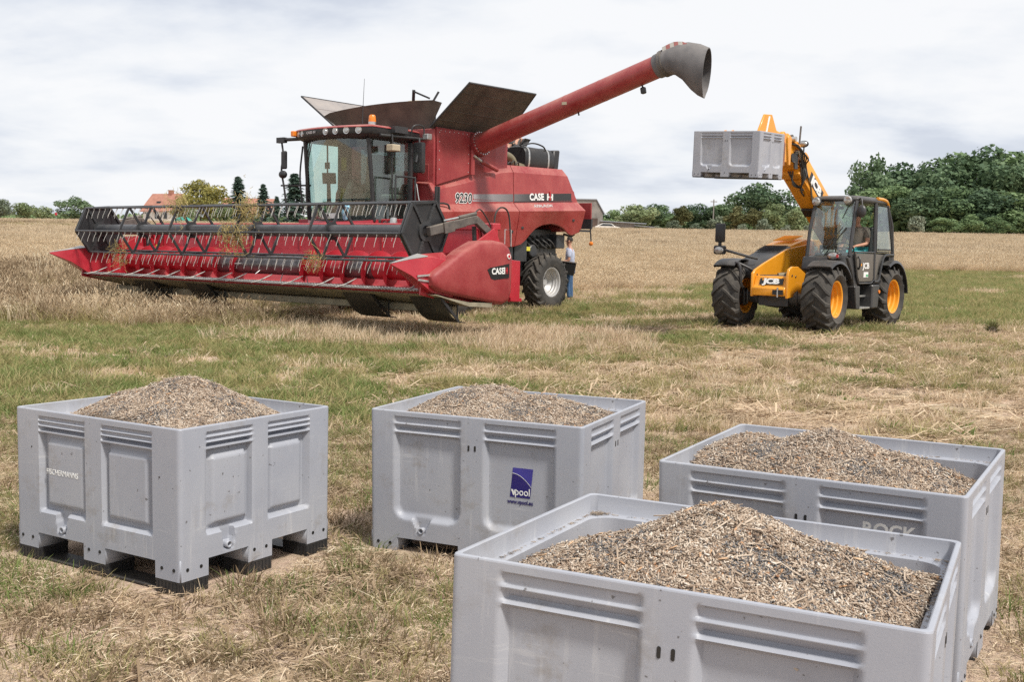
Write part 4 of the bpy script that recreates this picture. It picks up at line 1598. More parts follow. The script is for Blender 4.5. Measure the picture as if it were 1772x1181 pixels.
def surf_y(X, z):
    zh, za = zhigh(X), max(interp(X, ZTOP) - 0.17, zhigh(X) + 0.02)
    if z <= zh:
        return lerp(YROW[1], YROW[2], (z - zlow(X)) / (zh - zlow(X)))
    return lerp(YROW[2], YROW[3], (z - zh) / (za - zh))
def strip_on_panel(xs, zlo, zhi, off=0.004):
    mb = MB()
    a, b, c, d = [], [], [], []
    rings = []
    for X in xs:
        z0, z1 = zlo(X), zhi(X)
        y0, y1 = surf_y(X, z0), surf_y(X, z1)
        rings.append([(X, y0 + 0.0005, z0), (X, y0 + off, z0), (X, y1 + off, z1), (X, y1 + 0.0005, z1)])
    mb.loft(rings)
    return mb

def ring_bolts(c, axis, r, n, br, bl, mat, parent, name='flange_bolts'):
    ax = Vector(axis).normalized()
    a = ax.cross(Vector((0, 0, 1))).normalized()
    b = a.cross(ax)
    mb = MB()
    for k in range(n):
        q = 2 * PI * k / n
        p = Vector(c) + (a * math.cos(q) + b * math.sin(q)) * r
        mb.cyl(p - ax * bl / 2, p + ax * bl / 2, br, 6)
    return mb.build(name, mat, parent)

def curve_pts(pts, n=8):
    """Catmull-Rom through the points"""
    P = [Vector(p) for p in pts]
    P = [P[0] * 2 - P[1]] + P + [P[-1] * 2 - P[-2]]
    out_ = []
    for i in range(1, len(P) - 2):
        for k in range(n):
            t = k / n
            a, b, c, d = P[i - 1], P[i], P[i + 1], P[i + 2]
            out_.append(0.5 * ((2 * b) + (c - a) * t + (2 * a - 5 * b + 4 * c - d) * t * t + (3 * b - a - 3 * c + d) * t ** 3))
    out_.append(P[-2])
    return out_

def make_combine():
    root = thing('combine_harvester', 'large red combine harvester with wide grain header and raised unloading auger', 'combine harvester', CM)
    B = lambda mb, name, mat, par=root, **k: mb.build(name, mat, par, **k)
    # --- chassis, tank and body
    mb = MB()
    mb.bb(-4.7, 0.4, -1.15, 1.15, 1.0, 2.05)
    mb.bb(-4.9, 0.45, -0.35, 0.35, 0.75, 1.1)
    for y in (-0.75, 0.75):
        mb.bb(-4.9, 0.5, y - 0.08, y + 0.08, 1.25, 1.55)
    mb.bb(-2.4, -1.0, 1.15, 1.5, 1.0, 1.6)
    B(mb, 'chassis', 'darksteel', bevel=0.015)
    B(side_panel(0.55, -2.33, 1, False), 'side_panel', 'red', smooth=25)
    B(side_panel(-2.352, -5.17, 1, True), 'side_panel', 'red', smooth=25)
    B(side_panel(0.55, -5.17, -1, True), 'side_panel', 'red', smooth=25)
    mb = MB()
    mb.prism([(0.45, 2.02), (0.45, 4.13), (-2.2, 4.13), (-2.2, 3.3), (-1.5, 2.05)], 'y', -1.44, 1.44)
    B(mb, 'grain_tank', 'red2', bevel=0.03, seg=2)
    # tank side cladding standing proud at the cab end
    mb = MB()
    mb.prism([(0.40, 2.9), (0.40, 4.135), (-0.72, 4.135), (-0.72, 3.2)], 'y', 1.441, 1.50)
    B(mb, 'tank_cladding', 'red2', bevel=0.012)
    mb = MB()
    mb.bb(0.43, 0.462, 0.96, 1.30, 3.02, 3.36)
    B(mb, 'tank_hatch', 'red2', bevel=0.006)
    MB().cyl((0.455, 1.15, 3.22), (0.468, 1.15, 3.22), 0.055, 20).build('round_label', 'white', root)
    MB().bb(0.466, 0.471, 1.135, 1.165, 3.19, 3.25).build('label_mark', 'blackprint', root)
    # dark interior behind the panels, engine deck
    mb = MB()
    mb.bb(-4.45, -2.2, -1.40, 1.40, 2.2, 3.42)
    B(mb, 'engine_bay', 'darksteel', bevel=0.02)
    mb = MB()
    mb.bb(-4.95, -4.45, -1.45, 1.45, 2.0, 2.95)
    mb.prism([(-4.45, 2.95), (-4.45, 3.5), (-4.62, 3.5), (-4.86, 2.95)], 'y', -1.40, 1.40)
    B(mb, 'rear_hood', 'red', bevel=0.03)
    mb = MB()
    mb.prism([(-4.70, 2.85), (-4.70, 3.06), (-4.95, 3.06), (-5.05, 2.85)], 'y', 0.9, 1.50)
    B(mb, 'hood_step', 'red', bevel=0.02)
    # decals
    xs = lambda a, b, n=14: [lerp(a, b, k / n) for k in range(n + 1)]
    B(strip_on_panel(xs(-0.83, -2.32), lambda X: 2.655 - 0.012 * (X + 0.83) - 0.0, lambda X: 2.765 - 0.052 * (X + 0.83)), 'side_stripe', 'decal')
    B(strip_on_panel(xs(-0.80, -2.32), lambda X: 2.600 - 0.040 * (X + 0.8), lambda X: 2.632 - 0.035 * (X + 0.8)), 'side_stripe', 'decal')
    B(strip_on_panel(xs(-2.36, -4.78), lambda X: 2.672 - 0.055 * (X + 2.33), lambda X: 2.843 - 0.058 * (X + 2.33)), 'side_stripe', 'decal')
    B(strip_on_panel(xs(-2.36, -4.82), lambda X: 2.643 - 0.050 * (X + 2.0) - 0.012, lambda X: 2.643 - 0.050 * (X + 2.0) + 0.012), 'side_stripe', 'blackprint')
    def ptext(s, size, X, z, mat, bold, shear, sx=1.0, off=0.008, slope=0.055, name='lettering', sp=1.0):
        y = surf_y(X, z)
        tilt = (surf_y(X, z + 0.05) - surf_y(X, z - 0.05)) / 0.1
        return text(s, size, (X, y + off, z), (-1, 0, slope), (0, tilt, 1), mat, root, name, bold=bold, shear=shear, sx=sx, extrude=0.001, spacing=sp)
    ptext('9230', 0.295, -0.46, 2.648, 'white', 0.020, 0.22, 1.0, 0.008, 0.03)
    ptext('9230', 0.295, -0.46, 2.648, 'blackprint', 0.006, 0.22, 1.0, 0.011, 0.03)
    ptext('CASE', 0.225, -3.27, 2.815, 'white', 0.009, 0.0, 1.08, 0.008, 0.055, sp=1.08)
    for X0, X1 in ((-3.70, -3.755), (-3.90, -3.955)):
        zc = 2.845
        y = surf_y(X0, zc)
        MB().prism([(X0, zc - 0.082), (X0, zc + 0.082), (X1, zc + 0.085), (X1, zc - 0.079)], 'y', y + 0.003, y + 0.012).build('lettering', 'white', root)
    MB().bb(-3.755, -3.90, surf_y(-3.8, 2.85) + 0.004, surf_y(-3.8, 2.85) + 0.011, 2.825, 2.865).build('lettering', 'white', root)
    MB().bb(-3.80, -3.855, surf_y(-3.8, 2.85) + 0.005, surf_y(-3.8, 2.85) + 0.016, 2.765, 2.93).build('lettering', 'redprint', root)
    MB().cyl((-3.828, surf_y(-3.8, 2.85) + 0.005, 2.965), (-3.828, surf_y(-3.8, 2.85) + 0.016, 2.965), 0.03, 12).build('lettering', 'redprint', root)
    zt = (zlow(-3.5) + zhigh(-3.5)) / 2 + 0.02
    ptext('AXIAL-FLOW', 0.125, -3.45, zt, 'white', 0.0035, 0.2, 1.05, 0.006, 0.05)
    ptext('AXIAL-FLOW', 0.125, -3.45, zt, 'greyprint', 0.001, 0.2, 1.05, 0.009, 0.05)
    # latches, bolts, stickers and marker lamps on the body
    for X, z in ((-0.2, 2.15), (-2.15, 1.95), (-2.55, 2.05), (-4.7, 2.3)):
        yl = surf_y(X, max(z, zlow(X))) if z > zlow(X) else lerp(YROW[0], YROW[1], (z - interp(X, ZBOT)) / (zlow(X) - interp(X, ZBOT)))
        B(MB().bb(X - 0.045, X + 0.045, yl - 0.01, yl + 0.014, z - 0.03, z + 0.03), 'panel_latch', 'black', bevel=0.008)
    for k in range(9):
        z = 3.25 + 0.1 * k
        for X in (0.34, -0.66):
            if k % 2 == 0:
                B(MB().cyl((X, 1.495, z), (X, 1.508, z), 0.013, 8), 'panel_bolt', 'steel')
    for k in range(7):
        X = 0.3 - 0.15 * k
        B(MB().cyl((X, 1.495, 4.09), (X, 1.508, 4.09), 0.012, 8), 'panel_bolt', 'steel')
    for k in range(6):
        B(MB().cyl((0.445, -0.2 + 0.27 * k, 4.07), (0.458, -0.2 + 0.27 * k, 4.07), 0.012, 8), 'panel_bolt', 'steel')
    B(MB().tube([(0.40, 1.44, 4.145), (-2.15, 1.44, 4.145)], 0.02, 8), 'tank_lip', 'red2')
    # --- tank flaps
    def flap(pts, name='tank_flap', ribs=4, th=0.02, mat='tank_flap'):
        f = MB().plate(pts, th).build(name, mat, root)
        P = [Vector(p) for p in pts]
        nrm = (P[1] - P[0]).cross(P[3] - P[0]).normalized()
        for k in range(1, ribs + 1):
            t = k / (ribs + 1)
            a, b = P[0].lerp(P[3], t), P[1].lerp(P[2], t)
            MB().beam(a.lerp(b, 0.02) , a.lerp(b, 0.98), 0.025, 0.036, nrm).build('rib', mat, f)
        MB().tube([P[0], P[3], P[2], P[1]], 0.024, 8).build('edge_tube', 'darksteel', f)
        return f
    flap([(0.50, 1.36, 4.14), (-2.15, 1.36, 4.14), (-1.82, 2.50, 5.06), (0.50, 2.46, 5.02)])
    flap([(0.50, -1.36, 4.14), (-2.15, -1.36, 4.14), (-1.95, -2.60, 5.06), (0.62, -2.62, 5.06)], ribs=2, mat='flap_lit')
    def curved_flap(x0, x1, sg):
        rings_o, rings_i = [], []
        for k in range(17):
            t = k / 16
            y = lerp(-1, 1, t)
            ring = []
            for j in range(5):
                q = j / 4
                yy = y * lerp(1.30, 1.82, q)
                z = 4.14 + (0.50 + 0.06 * (1 - y * y) + 0.05 * y) * q * (1 if abs(y) < 0.97 else 0.9)
                x = x0 + sg * (0.30 * q ** 1.3) * (1 - 0.35 * y * y)
                ring.append(Vector((x, yy, z)))
            rings_o.append(ring)
        mb = MB()
        mb.loft([r + [p + Vector((-0.015 * sg, 0, -0.004)) for p in r[::-1]] for r in rings_o])
        return mb.build('tank_flap', 'tank_flap', root, smooth=50)
    curved_flap(0.46, 0.8, 1)
    curved_flap(-2.15, -2.5, -1)
    mb = MB()
    mb.beam((-0.6, -0.15, 4.75), (-0.4, 0.05, 5.15), 0.07, 0.05)
    mb.beam((-0.4, 0.05, 5.12), (-0.5, 0.45, 4.95), 0.04, 0.04)
    mb.beam((-0.5, 0.5, 4.8), (-0.62, 0.62, 5.1), 0.06, 0.05)
    mb.bb(-0.62, -0.45, 0.0, 0.55, 4.1, 4.8)
    B(mb, 'bubble_auger_bracket', 'black')
    mb = MB()
    mb.lathe([(0.36, 5.0), (0.38, 5.06), (0.30, 5.10), (0.0001, 5.10)], 20, 'z', (-1.7, -0.95, 0))
    mb.cyl((-1.7, -0.95, 4.1), (-1.7, -0.95, 5.0), 0.05, 8)
    B(mb, 'screen_lid', 'beige')
    # --- cab
    cab = empty('cab', root)
    C_ = lambda mb, name, mat, **k: mb.build(name, mat, cab, **k)
    def front_x(y, z):
        return 1.80 + 0.22 * (1 - (y / 1.0) ** 2) + 0.13 * (z - 2.1) / 1.7
    # floor, console and lower lip
    mb = MB()
    mb.prism([(0.62, -0.98), (1.78, -0.98), (1.95, -0.6), (2.0, 0), (1.95, 0.6), (1.78, 0.98), (0.62, 0.98)], 'z', 1.98, 2.10)
    C_(mb, 'floor', 'black', bevel=0.02)
    rings = []
    for k in range(17):
        y = lerp(-1.0, 1.0, k / 16)
        x = 1.84 + 0.24 * (1 - y * y)
        dz = -0.04 * (1 - y * y)
        rings.append([(x - 0.14, y, 1.92 + dz), (x + 0.01, y, 1.90 + dz), (x + 0.05, y, 1.99 + dz), (x + 0.02, y, 2.09 + dz), (x - 0.14, y, 2.10 + dz)])
    C_(MB().loft(rings), 'front_lip', 'redbright', smooth=40)
    mb = MB()
    mb.bb(1.42, 1.60, -1.62, -0.95, 1.93, 2.12)
    mb.bb(1.42, 1.60, 0.95, 1.62, 1.93, 2.12)
    mb.bb(0.5, 1.42, -1.5, 1.5, 1.93, 2.06)
    C_(mb, 'platform_beam', 'redbright', bevel=0.012)
    for y in (1.10, 1.24, -1.10):
        mb = MB()
        mb.cyl((1.59, y, 2.03), (1.612, y, 2.03), 0.05, 16)
        l = C_(mb, 'headlight', 'lens')
        MB().lathe([(0.05, 1.60), (0.058, 1.60), (0.058, 1.618), (0.05, 1.618)], 16, 'x', (0, y, 2.03), closed=True).build('bezel', 'black', l)
    for y in (1.42,):
        mb = MB()
        mb.lathe([(0.0001, 1.84), (0.07, 1.86), (0.085, 1.95), (0.085, 2.05), (0.07, 2.14), (0.0001, 2.16)], 14, 'z', (1.68, y, 0))
        C_(mb, 'work_light', 'steel')
    # pillars
    def pillar(pts, r, name='pillar', mat='black'):
        return C_(MB().tube(pts, r, 8), name, mat)
    for s in (-1, 1):
        pillar([(1.82, 0.985 * s, 2.06), (1.90, 0.985 * s, 2.9), (1.99, 0.97 * s, 3.80)], 0.045)
        pillar([(0.72, 1.0 * s, 2.06), (0.72, 1.0 * s, 3.8)], 0.06)
        pillar([(1.28, 1.0 * s, 2.06), (1.30, 1.0 * s, 3.80)], 0.018)
    # glass: curved windscreen and flat side panes
    def curved_pane(z0, z1, ya, yb, n=16):
        rings = []
        for k in range(n + 1):
            y = lerp(ya, yb, k / n)
            rings.append([(front_x(y, z0), y, z0), (front_x(y, (z0 + z1) / 2), y, (z0 + z1) / 2), (front_x(y, z1), y, z1),
                          (front_x(y, z1) - 0.006, y, z1), (front_x(y, (z0 + z1) / 2) - 0.006, y, (z0 + z1) / 2), (front_x(y, z0) - 0.006, y, z0)])
        return MB().loft(rings)
    C_(curved_pane(2.10, 3.80, -0.96, 0.96), 'windscreen', 'glass_cab', smooth=60)
    for s in (-1, 1):
        C_(MB().plate([(0.74, 1.0 * s, 2.10), (1.82, 1.0 * s, 2.10), (1.97, 0.985 * s, 3.80), (0.74, 1.0 * s, 3.80)], 0.006), 'side_window', 'glass_cab')
    C_(MB().plate([(0.66, -0.9, 2.95), (0.66, 0.9, 2.95), (0.66, 0.9, 3.75), (0.66, -0.9, 3.75)], 0.006), 'rear_window', 'glass_cab')
    mb = MB()
    mb.bb(0.63, 0.69, -1.0, 1.0, 2.10, 2.95)
    mb.bb(0.63, 0.69, -1.0, -0.9, 2.95, 3.8)
    mb.bb(0.63, 0.69, 0.9, 1.0, 2.95, 3.8)
    C_(mb, 'rear_wall', 'black')
    C_(MB().bb(0.70, 1.02, -0.965, -0.93, 2.1, 3.78), 'trim_panel', 'seat', bevel=0.01)
    C_(MB().bb(0.78, 0.94, -0.928, -0.92, 3.25, 3.55), 'warning_sticker', 'yellowprint')
    C_(MB().bb(0.80, 0.96, -0.928, -0.92, 2.55, 2.85), 'warning_sticker', 'yellowprint')
    # roof
    def roof_ring(ins, z, bulge=0.0):
        pts = []
        for k in range(9):
            y = lerp(-1.18 + ins, 1.18 - ins, k / 8)
            pts.append((2.28 - ins - 0.20 * (y / 1.18) ** 2, y, z))
        pts += [(1.0, 1.20 - ins, z), (0.56 + ins, 1.12 - ins, z), (0.56 + ins, -1.12 + ins, z), (1.0, -1.20 + ins, z)]
        return pts
    C_(MB().loft([roof_ring(0.18, 3.78), roof_ring(0.03, 3.86), roof_ring(0.0, 3.90), roof_ring(0.0, 4.02)]), 'roof_fascia', 'black', smooth=40)
    C_(MB().loft([roof_ring(-0.015, 4.021), roof_ring(-0.01, 4.04), roof_ring(0.06, 4.07), roof_ring(0.40, 4.10)]), 'roof_cap', 'red', smooth=45)
    for y, mt in ((0.86, 0), (0.56, 0), (0.27, 0), (-0.02, 0), (-0.86, 1), (-1.02, 1)):
        x = 2.28 - 0.20 * (y / 1.18) ** 2
        nx = 0.4 * y / 1.18
        mb = MB()
        r = 0.056 if mt == 0 else 0.045
        mb.M = Matrix.Translation((x - 0.012, y, 3.955)) @ Matrix.Rotation(math.atan(nx) * 0.8, 4, 'Z')
        mb.lathe([(0.0001, 0.032), (r * 0.8, 0.028), (r, 0.012), (r, -0.02), (0.0001, -0.02)], 18, 'x')
        l = C_(mb, 'roof_light', 'lens')
        mb = MB()
        mb.M = Matrix.Translation((x - 0.012, y, 3.955)) @ Matrix.Rotation(math.atan(nx) * 0.8, 4, 'Z')
        mb.lathe([(r * 0.98, 0.016), (r * 1.35, 0.022), (r * 1.4, 0.010), (r * 0.98, 0.0)], 18, 'x', closed=True)
        mb.build('bezel', 'steel', l)
    text('CASE IH', 0.075, (2.26, -0.50, 3.955), (0.17, 1, 0), (0, 0, 1), 'greyprint', cab, bold=0.002, sx=1.3)
    C_(MB().bb(2.0, 2.2, -1.22, -1.12, 3.91, 4.03), 'indicator', 'amber', bevel=0.015)
    mb = MB()
    mb.lathe([(0.0001, 4.30), (0.05, 4.295), (0.068, 4.275), (0.078, 4.19), (0.082, 4.15), (0.0001, 4.15)], 16, 'z', (1.84, 0.93, 0))
    bc = C_(mb, 'beacon', 'amber')
    MB().cyl((1.84, 0.93, 4.04), (1.84, 0.93, 4.15), 0.08, 16).build('beacon_base', 'steel', bc)
    C_(MB().tube([(1.95, 0.75, 4.1), (1.93, 0.75, 4.55), (1.91, 0.76, 5.05)], [0.012, 0.006, 0.004], 6), 'antenna', 'black')
    # roof side rail, grab handle and lights near the door
    mb = MB()
    mb.tube([(1.9, 1.22, 3.86), (0.62, 1.30, 3.88)], 0.03, 8)
    mb.tube(curve_pts([(1.0, 1.25, 3.87), (1.0, 1.34, 4.12), (0.72, 1.36, 4.14), (0.68, 1.36, 3.9)], 5), 0.018, 8)
    mb.bb(1.15, 1.55, 1.15, 1.32, 3.94, 4.08)
    C_(mb, 'roof_rail', 'darksteel')
    C_(MB().bb(0.55, 0.70, 1.32, 1.48, 3.86, 3.99), 'work_light', 'lens', bevel=0.015)
    C_(MB().bb(1.48, 1.72, 1.22, 1.42, 3.54, 3.68), 'work_light', 'beige', bevel=0.015)
    C_(MB().tube([(1.6, 1.3, 3.66), (1.6, 1.28, 3.9)], 0.02, 6), 'lamp_bracket', 'black')
    # mirrors
    mb = MB()
    mb.bb(0.86, 0.98, 1.30, 1.58, 3.13, 3.78)
    mr_ = C_(mb, 'mirror', 'black', bevel=0.035, seg=2)
    mb = MB()
    mb.tube([(0.75, 1.05, 3.85), (0.9, 1.42, 3.86), (0.92, 1.45, 3.7)], 0.022, 6)
    mb.tube([(0.99, 1.44, 3.5), (1.02, 1.44, 3.35)], 0.03, 6)
    mb.build('mirror_arm', 'darksteel', mr_)
    mb = MB()
    mb.bb(2.0, 2.10, -1.80, -1.55, 3.80, 3.92)
    mb.tube([(2.0, -1.1, 3.87), (2.05, -1.75, 3.87)], 0.04, 8)
    mb.tube(curve_pts([(2.05, -1.68, 3.85), (2.05, -1.62, 3.5), (2.05, -1.68, 3.2), (2.05, -1.58, 2.75), (2.0, -1.52, 2.1)], 5), 0.022, 8)
    ar = C_(mb, 'mirror_arm', 'black')
    MB().bb(2.02, 2.10, -1.66, -1.50, 3.22, 3.62).build('mirror', 'black', ar, bevel=0.025)
    MB().sphere((2.06, -1.62, 3.10), 0.10, 10, (0.8, 1.2, 0.9)).build('wide_mirror', 'black', ar)
    mb = MB()
    mb.tube([(2.0, -1.75, 2.86), (1.8, -1.0, 2.86)], 0.022, 6)
    mb.tube([(2.0, -1.65, 2.28), (1.8, -1.0, 2.26)], 0.018, 6)
    mb.tube(curve_pts([(1.9, -1.15, 3.72), (1.95, -1.18, 3.0), (1.9, -1.1, 2.2)], 5), 0.02, 6)
    C_(mb, 'side_rail', 'black')
    # wiper hoses on the windscreen corner
    for dy in (0, 0.07, 0.14):
        C_(MB().tube([(1.98, -0.90 + dy, 3.80), (2.0, -0.93 + dy * 0.6, 3.45), (1.96, -0.97 + dy * 0.2, 2.6), (1.9, -0.97, 2.1)], 0.014, 6), 'cable', 'hose')
    # inside
    mb = MB()
    mb.box((1.05, 0.05, 2.62), (0.50, 0.52, 0.16))
    mb.box((0.84, 0.05, 3.02), (0.14, 0.50, 0.75), (0, -0.12, 0))
    mb.box((0.80, 0.05, 3.48), (0.10, 0.28, 0.2))
    mb.box((1.1, -0.27, 2.80), (0.45, 0.10, 0.10))
    C_(mb, 'seat', 'seat', bevel=0.04, seg=2)
    C_(MB().bb(0.85, 1.25, -0.2, 0.3, 2.1, 2.54), 'seat_base', 'black', bevel=0.02)
    mb = MB()
    mb.box((0.9, 0.62, 2.62), (0.42, 0.36, 0.12))
    mb.box((0.76, 0.62, 2.95), (0.10, 0.36, 0.5))
    C_(mb, 'passenger_seat', 'seat', bevel=0.03)
    C_(MB().tube([(1.72, 0.02, 2.1), (1.66, 0.02, 2.6), (1.55, 0.02, 2.95)], [0.12, 0.10, 0.05], 10), 'steering_column', 'seat')
    mb = MB()
    mb.M = Matrix.Translation((1.53, 0.02, 2.98)) @ Matrix.Rotation(R(-28), 4, 'Y')
    mb.lathe([(0.19 + 0.016 * math.cos(a), 0.016 * math.sin(a)) for a in [2 * PI * k / 8 for k in range(8)]], 24, 'z', closed=True)
    mb.box((0, 0, 0), (0.03, 0.36, 0.02))
    mb.box((0, 0, 0), (0.36, 0.03, 0.02))
    C_(mb, 'steering_wheel', 'black')
    mb = MB()
    mb.box((1.60, -0.62, 3.02), (0.05, 0.30, 0.24), (0, 0.2, 0.5))
    mb.tube([(1.6, -0.62, 2.9), (1.5, -0.7, 2.5), (1.4, -0.7, 2.1)], 0.03, 6)
    mb.box((1.62, -0.66, 3.3), (0.04, 0.12, 0.14))
    C_(mb, 'monitor', 'black')
    C_(MB().tube([(1.2, -0.28, 2.85), (1.2, -0.28, 3.0)], 0.04, 8), 'control_lever', 'black')
    mb = MB()
    mb.plate([(1.06, 0.80, 3.30), (1.10, 0.95, 3.30), (1.10, 0.97, 3.45), (1.06, 0.82, 3.45)], 0.05)
    C_(mb, 'inner_mirror', 'seat', bevel=0.02)
    # number plate at the foot of the windscreen and a cloth on the ledge
    C_(MB().plate([(2.085, -0.32, 2.12), (2.085, 0.20, 2.12), (2.095, 0.20, 2.23), (2.095, -0.32, 2.23)], 0.01), 'number_plate', 'plateteal')
    text('OPR', 0.10, (2.104, -0.18, 2.175), (0, 1, 0), (0.1, 0, 1), 'blackprint', cab, bold=0.003)
    C_(MB().tube(curve_pts([(1.98, 0.30, 2.10), (2.02, 0.33, 2.25), (2.0, 0.40, 2.42)], 4), [0.05, 0.06, 0.055, 0.07, 0.08, 0.07, 0.06, 0.075, 0.03], 8), 'cloth', 'clothblue')
    # ladder rails by the door, platform handrails
    mb = MB()
    mb.tube(curve_pts([(1.50, 1.30, 2.10), (1.50, 1.30, 2.95), (1.44, 1.31, 3.02), (1.02, 1.36, 3.02), (0.96, 1.37, 2.94), (0.96, 1.37, 2.1)], 4), 0.021, 8)
    mb.tube([(1.50, 1.30, 2.45), (0.96, 1.37, 2.45)], 0.018, 6)
    B(mb, 'handrail', 'darksteel')
    mb = MB()
    mb.tube(curve_pts([(0.92, 1.37, 2.9), (0.9, 1.45, 2.5), (0.75, 1.5, 2.28), (0.5, 1.55, 2.3)], 5), 0.012, 6)
    B(mb, 'chain', 'steel')
    for x in (0.56, 0.48):
        B(MB().tube([(x, 1.62, 2.15), (x, 1.62, 2.86)], 0.035, 8), 'reflector_post', 'black')
    mb = MB()
    mb.tube(curve_pts([(0.85, 1.6, 2.05), (0.85, 1.6, 2.38), (0.72, 1.6, 2.46), (0.62, 1.62, 2.38), (0.60, 1.62, 2.1)], 4), 0.022, 8)
    mb.tube(curve_pts([(0.45, 1.62, 2.5), (0.28, 1.64, 2.5), (0.16, 1.66, 2.42), (0.12, 1.66, 2.0)], 4), 0.022, 8)
    B(mb, 'handrail', 'black')
    mb = MB()
    mb.prism([(0.72, 2.08), (0.72, 2.30), (0.62, 2.08)], 'y', 1.40, 1.42)
    B(mb, 'warning_board', 'white')
    mb = MB()
    mb.prism([(1.30, 2.10), (1.30, 2.48), (1.12, 2.10)], 'y', -1.42, -1.40)
    B(mb, 'warning_board', 'redprint')
    # --- unloading auger
    au = empty('unloading_auger', root)
    A_ = lambda mb, name, mat, **k: mb.build(name, mat, au, **k)
    p0, p1 = Vector((-0.98, 1.50, 3.88)), Vector((-0.72, 6.40, 5.24))
    ax = (p1 - p0).normalized()
    A_(MB().tube([p0, p1], 0.228, 28), 'auger_tube', 'red', smooth=40)
    A_(MB().tube([p0 + ax * 0.02, p0 + ax * 0.07], 0.285, 28), 'flange', 'red2')
    A_(MB().tube([p0 + ax * 0.085, p0 + ax * 0.13], 0.285, 28), 'flange', 'red2')
    ring_bolts(p0 + ax * 0.11, ax, 0.262, 22, 0.017, 0.09, 'steel', au)
    for d in (2.7, 3.6):
        A_(MB().tube([p0 + ax * d, p0 + ax * (d + 0.015)], 0.2305, 28), 'weld_band', 'red2')
    # elbow and standpipe below
    A_(MB().tube(curve_pts([p0 + ax * 0.02, p0 - ax * 0.25 + Vector((0, 0, -0.03)), p0 - ax * 0.42 + Vector((0, 0, -0.3)), p0 - ax * 0.44 + Vector((0, 0, -0.9))], 5), 0.245, 20), 'elbow', 'red2', smooth=40)
    mb = MB()
    mb.prism([(-0.68, 3.2), (-0.68, 4.1), (-1.75, 4.1), (-1.75, 3.3)], 'y', 1.2, 1.442)
    A_(mb, 'pivot_housing', 'red2', bevel=0.02)
    mb = MB()
    mb.cyl((-0.78, 1.52, 3.2), (-0.78, 1.52, 3.9), 0.06, 10)
    A_(mb, 'pivot_post', 'red2')
    mb = MB()
    mb.cyl((-0.75, 1.60, 3.62), (-1.05, 1.60, 3.50), 0.028, 10)
    r_ = A_(mb, 'hydraulic_ram', 'steel')
    MB().cyl((-1.02, 1.60, 3.51), (-1.62, 1.58, 3.36), 0.05, 10).build('ram_body', 'red2', r_)
    # rubber spout
    dn = (Vector((0, 0, -1)) - ax * Vector((0, 0, -1)).dot(ax)).normalized()
    sd = ax.cross(dn)
    rings = []
    for s, dd, rv, rh, yw in ((-0.10, 0, 0.245, 0.245, 0), (0.04, 0, 0.25, 0.25, 0), (0.06, 0, 0.265, 0.265, 0), (0.10, 0, 0.25, 0.25, 0), (0.24, 0.02, 0.28, 0.27, 4), (0.42, 0.10, 0.37, 0.29, 7), (0.58, 0.21, 0.43, 0.30, 11), (0.74, 0.34, 0.46, 0.30, 14), (0.88, 0.46, 0.45, 0.29, 16)):
        tilt = max(0, (s - 0.2)) * 0.55
        c = p1 + ax * s + dn * dd + sd * (0.12 * max(0, s - 0.2))
        a2 = (dn * math.cos(tilt) - ax * math.sin(tilt))
        b2 = sd * math.cos(R(yw)) - ax * math.sin(R(yw))
        rings.append([c + a2 * math.cos(2 * PI * k / 26) * rv * (1.14 if math.cos(2 * PI * k / 26) > 0.9 and s > 0.5 else 1) + b2 * math.sin(2 * PI * k / 26) * rh for k in range(26)])
    inner = [[(Vector(p) - c0) * 0.955 + c0 for p in rg] for rg in rings[::-1] for c0 in [sum((Vector(q) for q in rg), Vector()) / 26]]
    A_(MB().loft(rings + inner, cap=False), 'spout', 'spout', smooth=50)
    for s in (0.03, 0.09):
        A_(MB().tube([p1 + ax * s, p1 + ax * (s + 0.03)], 0.272, 26), 'clamp_band', 'greyarm')
    # striped reflector boards over the spout
    up = -dn
    def rp(t, w_, dz=0.0):
        s_ = lerp(0.16, 0.86, t)
        lift = interp(t, [(0, 0.27), (0.35, 0.29), (0.6, 0.24), (1.0, 0.02)])
        return p1 + ax * s_ + up * (lift - dz) + sd * (w_ + 0.12 * max(0, s_ - 0.2))
    for k in range(8):
        t0, t1 = k / 8, (k + 1) / 8
        mb = MB()
        mb.hexa([rp(t0, -0.15, 0.008), rp(t1, -0.15, 0.008), rp(t1, 0.15, 0.008), rp(t0, 0.15, 0.008), rp(t0, -0.15), rp(t1, -0.15), rp(t1, 0.15), rp(t0, 0.15)])
        A_(mb, 'reflector_stripe', 'fadedwhite' if k % 2 else 'fadedred')
        mb = MB()
        mb.plate([rp(t0, -0.158), rp(t1, -0.158), rp(t1, -0.175, 0.12), rp(t0, -0.175, 0.12)], 0.008)
        A_(mb, 'reflector_stripe', 'fadedred' if k % 2 else 'fadedwhite')
    c = p0 + ax * 4.55 + dn * 0.24
    l = A_(MB().box(c + dn * 0.10, (0.09, 0.10, 0.13), (0.2, 0, 0)), 'auger_lamp', 'black', bevel=0.015)
    MB().cyl(c - dn * 0.02, c + dn * 0.06, 0.02, 6).build('lamp_bracket', 'black', l)
    A_(MB().cyl(p0 + ax * 2.9 + dn * 0.22, p0 + ax * 2.9 + dn * 0.29, 0.02, 6), 'drain_plug', 'black')
    A_(MB().box(p0 + ax * 2.75 + sd * -0.225, (0.02, 0.12, 0.06)), 'label', 'beige')
    c = p1 + ax * 0.86 + up * 0.03 + sd * 0.05
    A_(MB().sphere(c, 0.055, 8), 'end_lamp', 'black')
    # --- engine deck bits
    mb = MB()
    prof = [(-0.0, 3.42), (0.0, 3.80)]
    rings = []
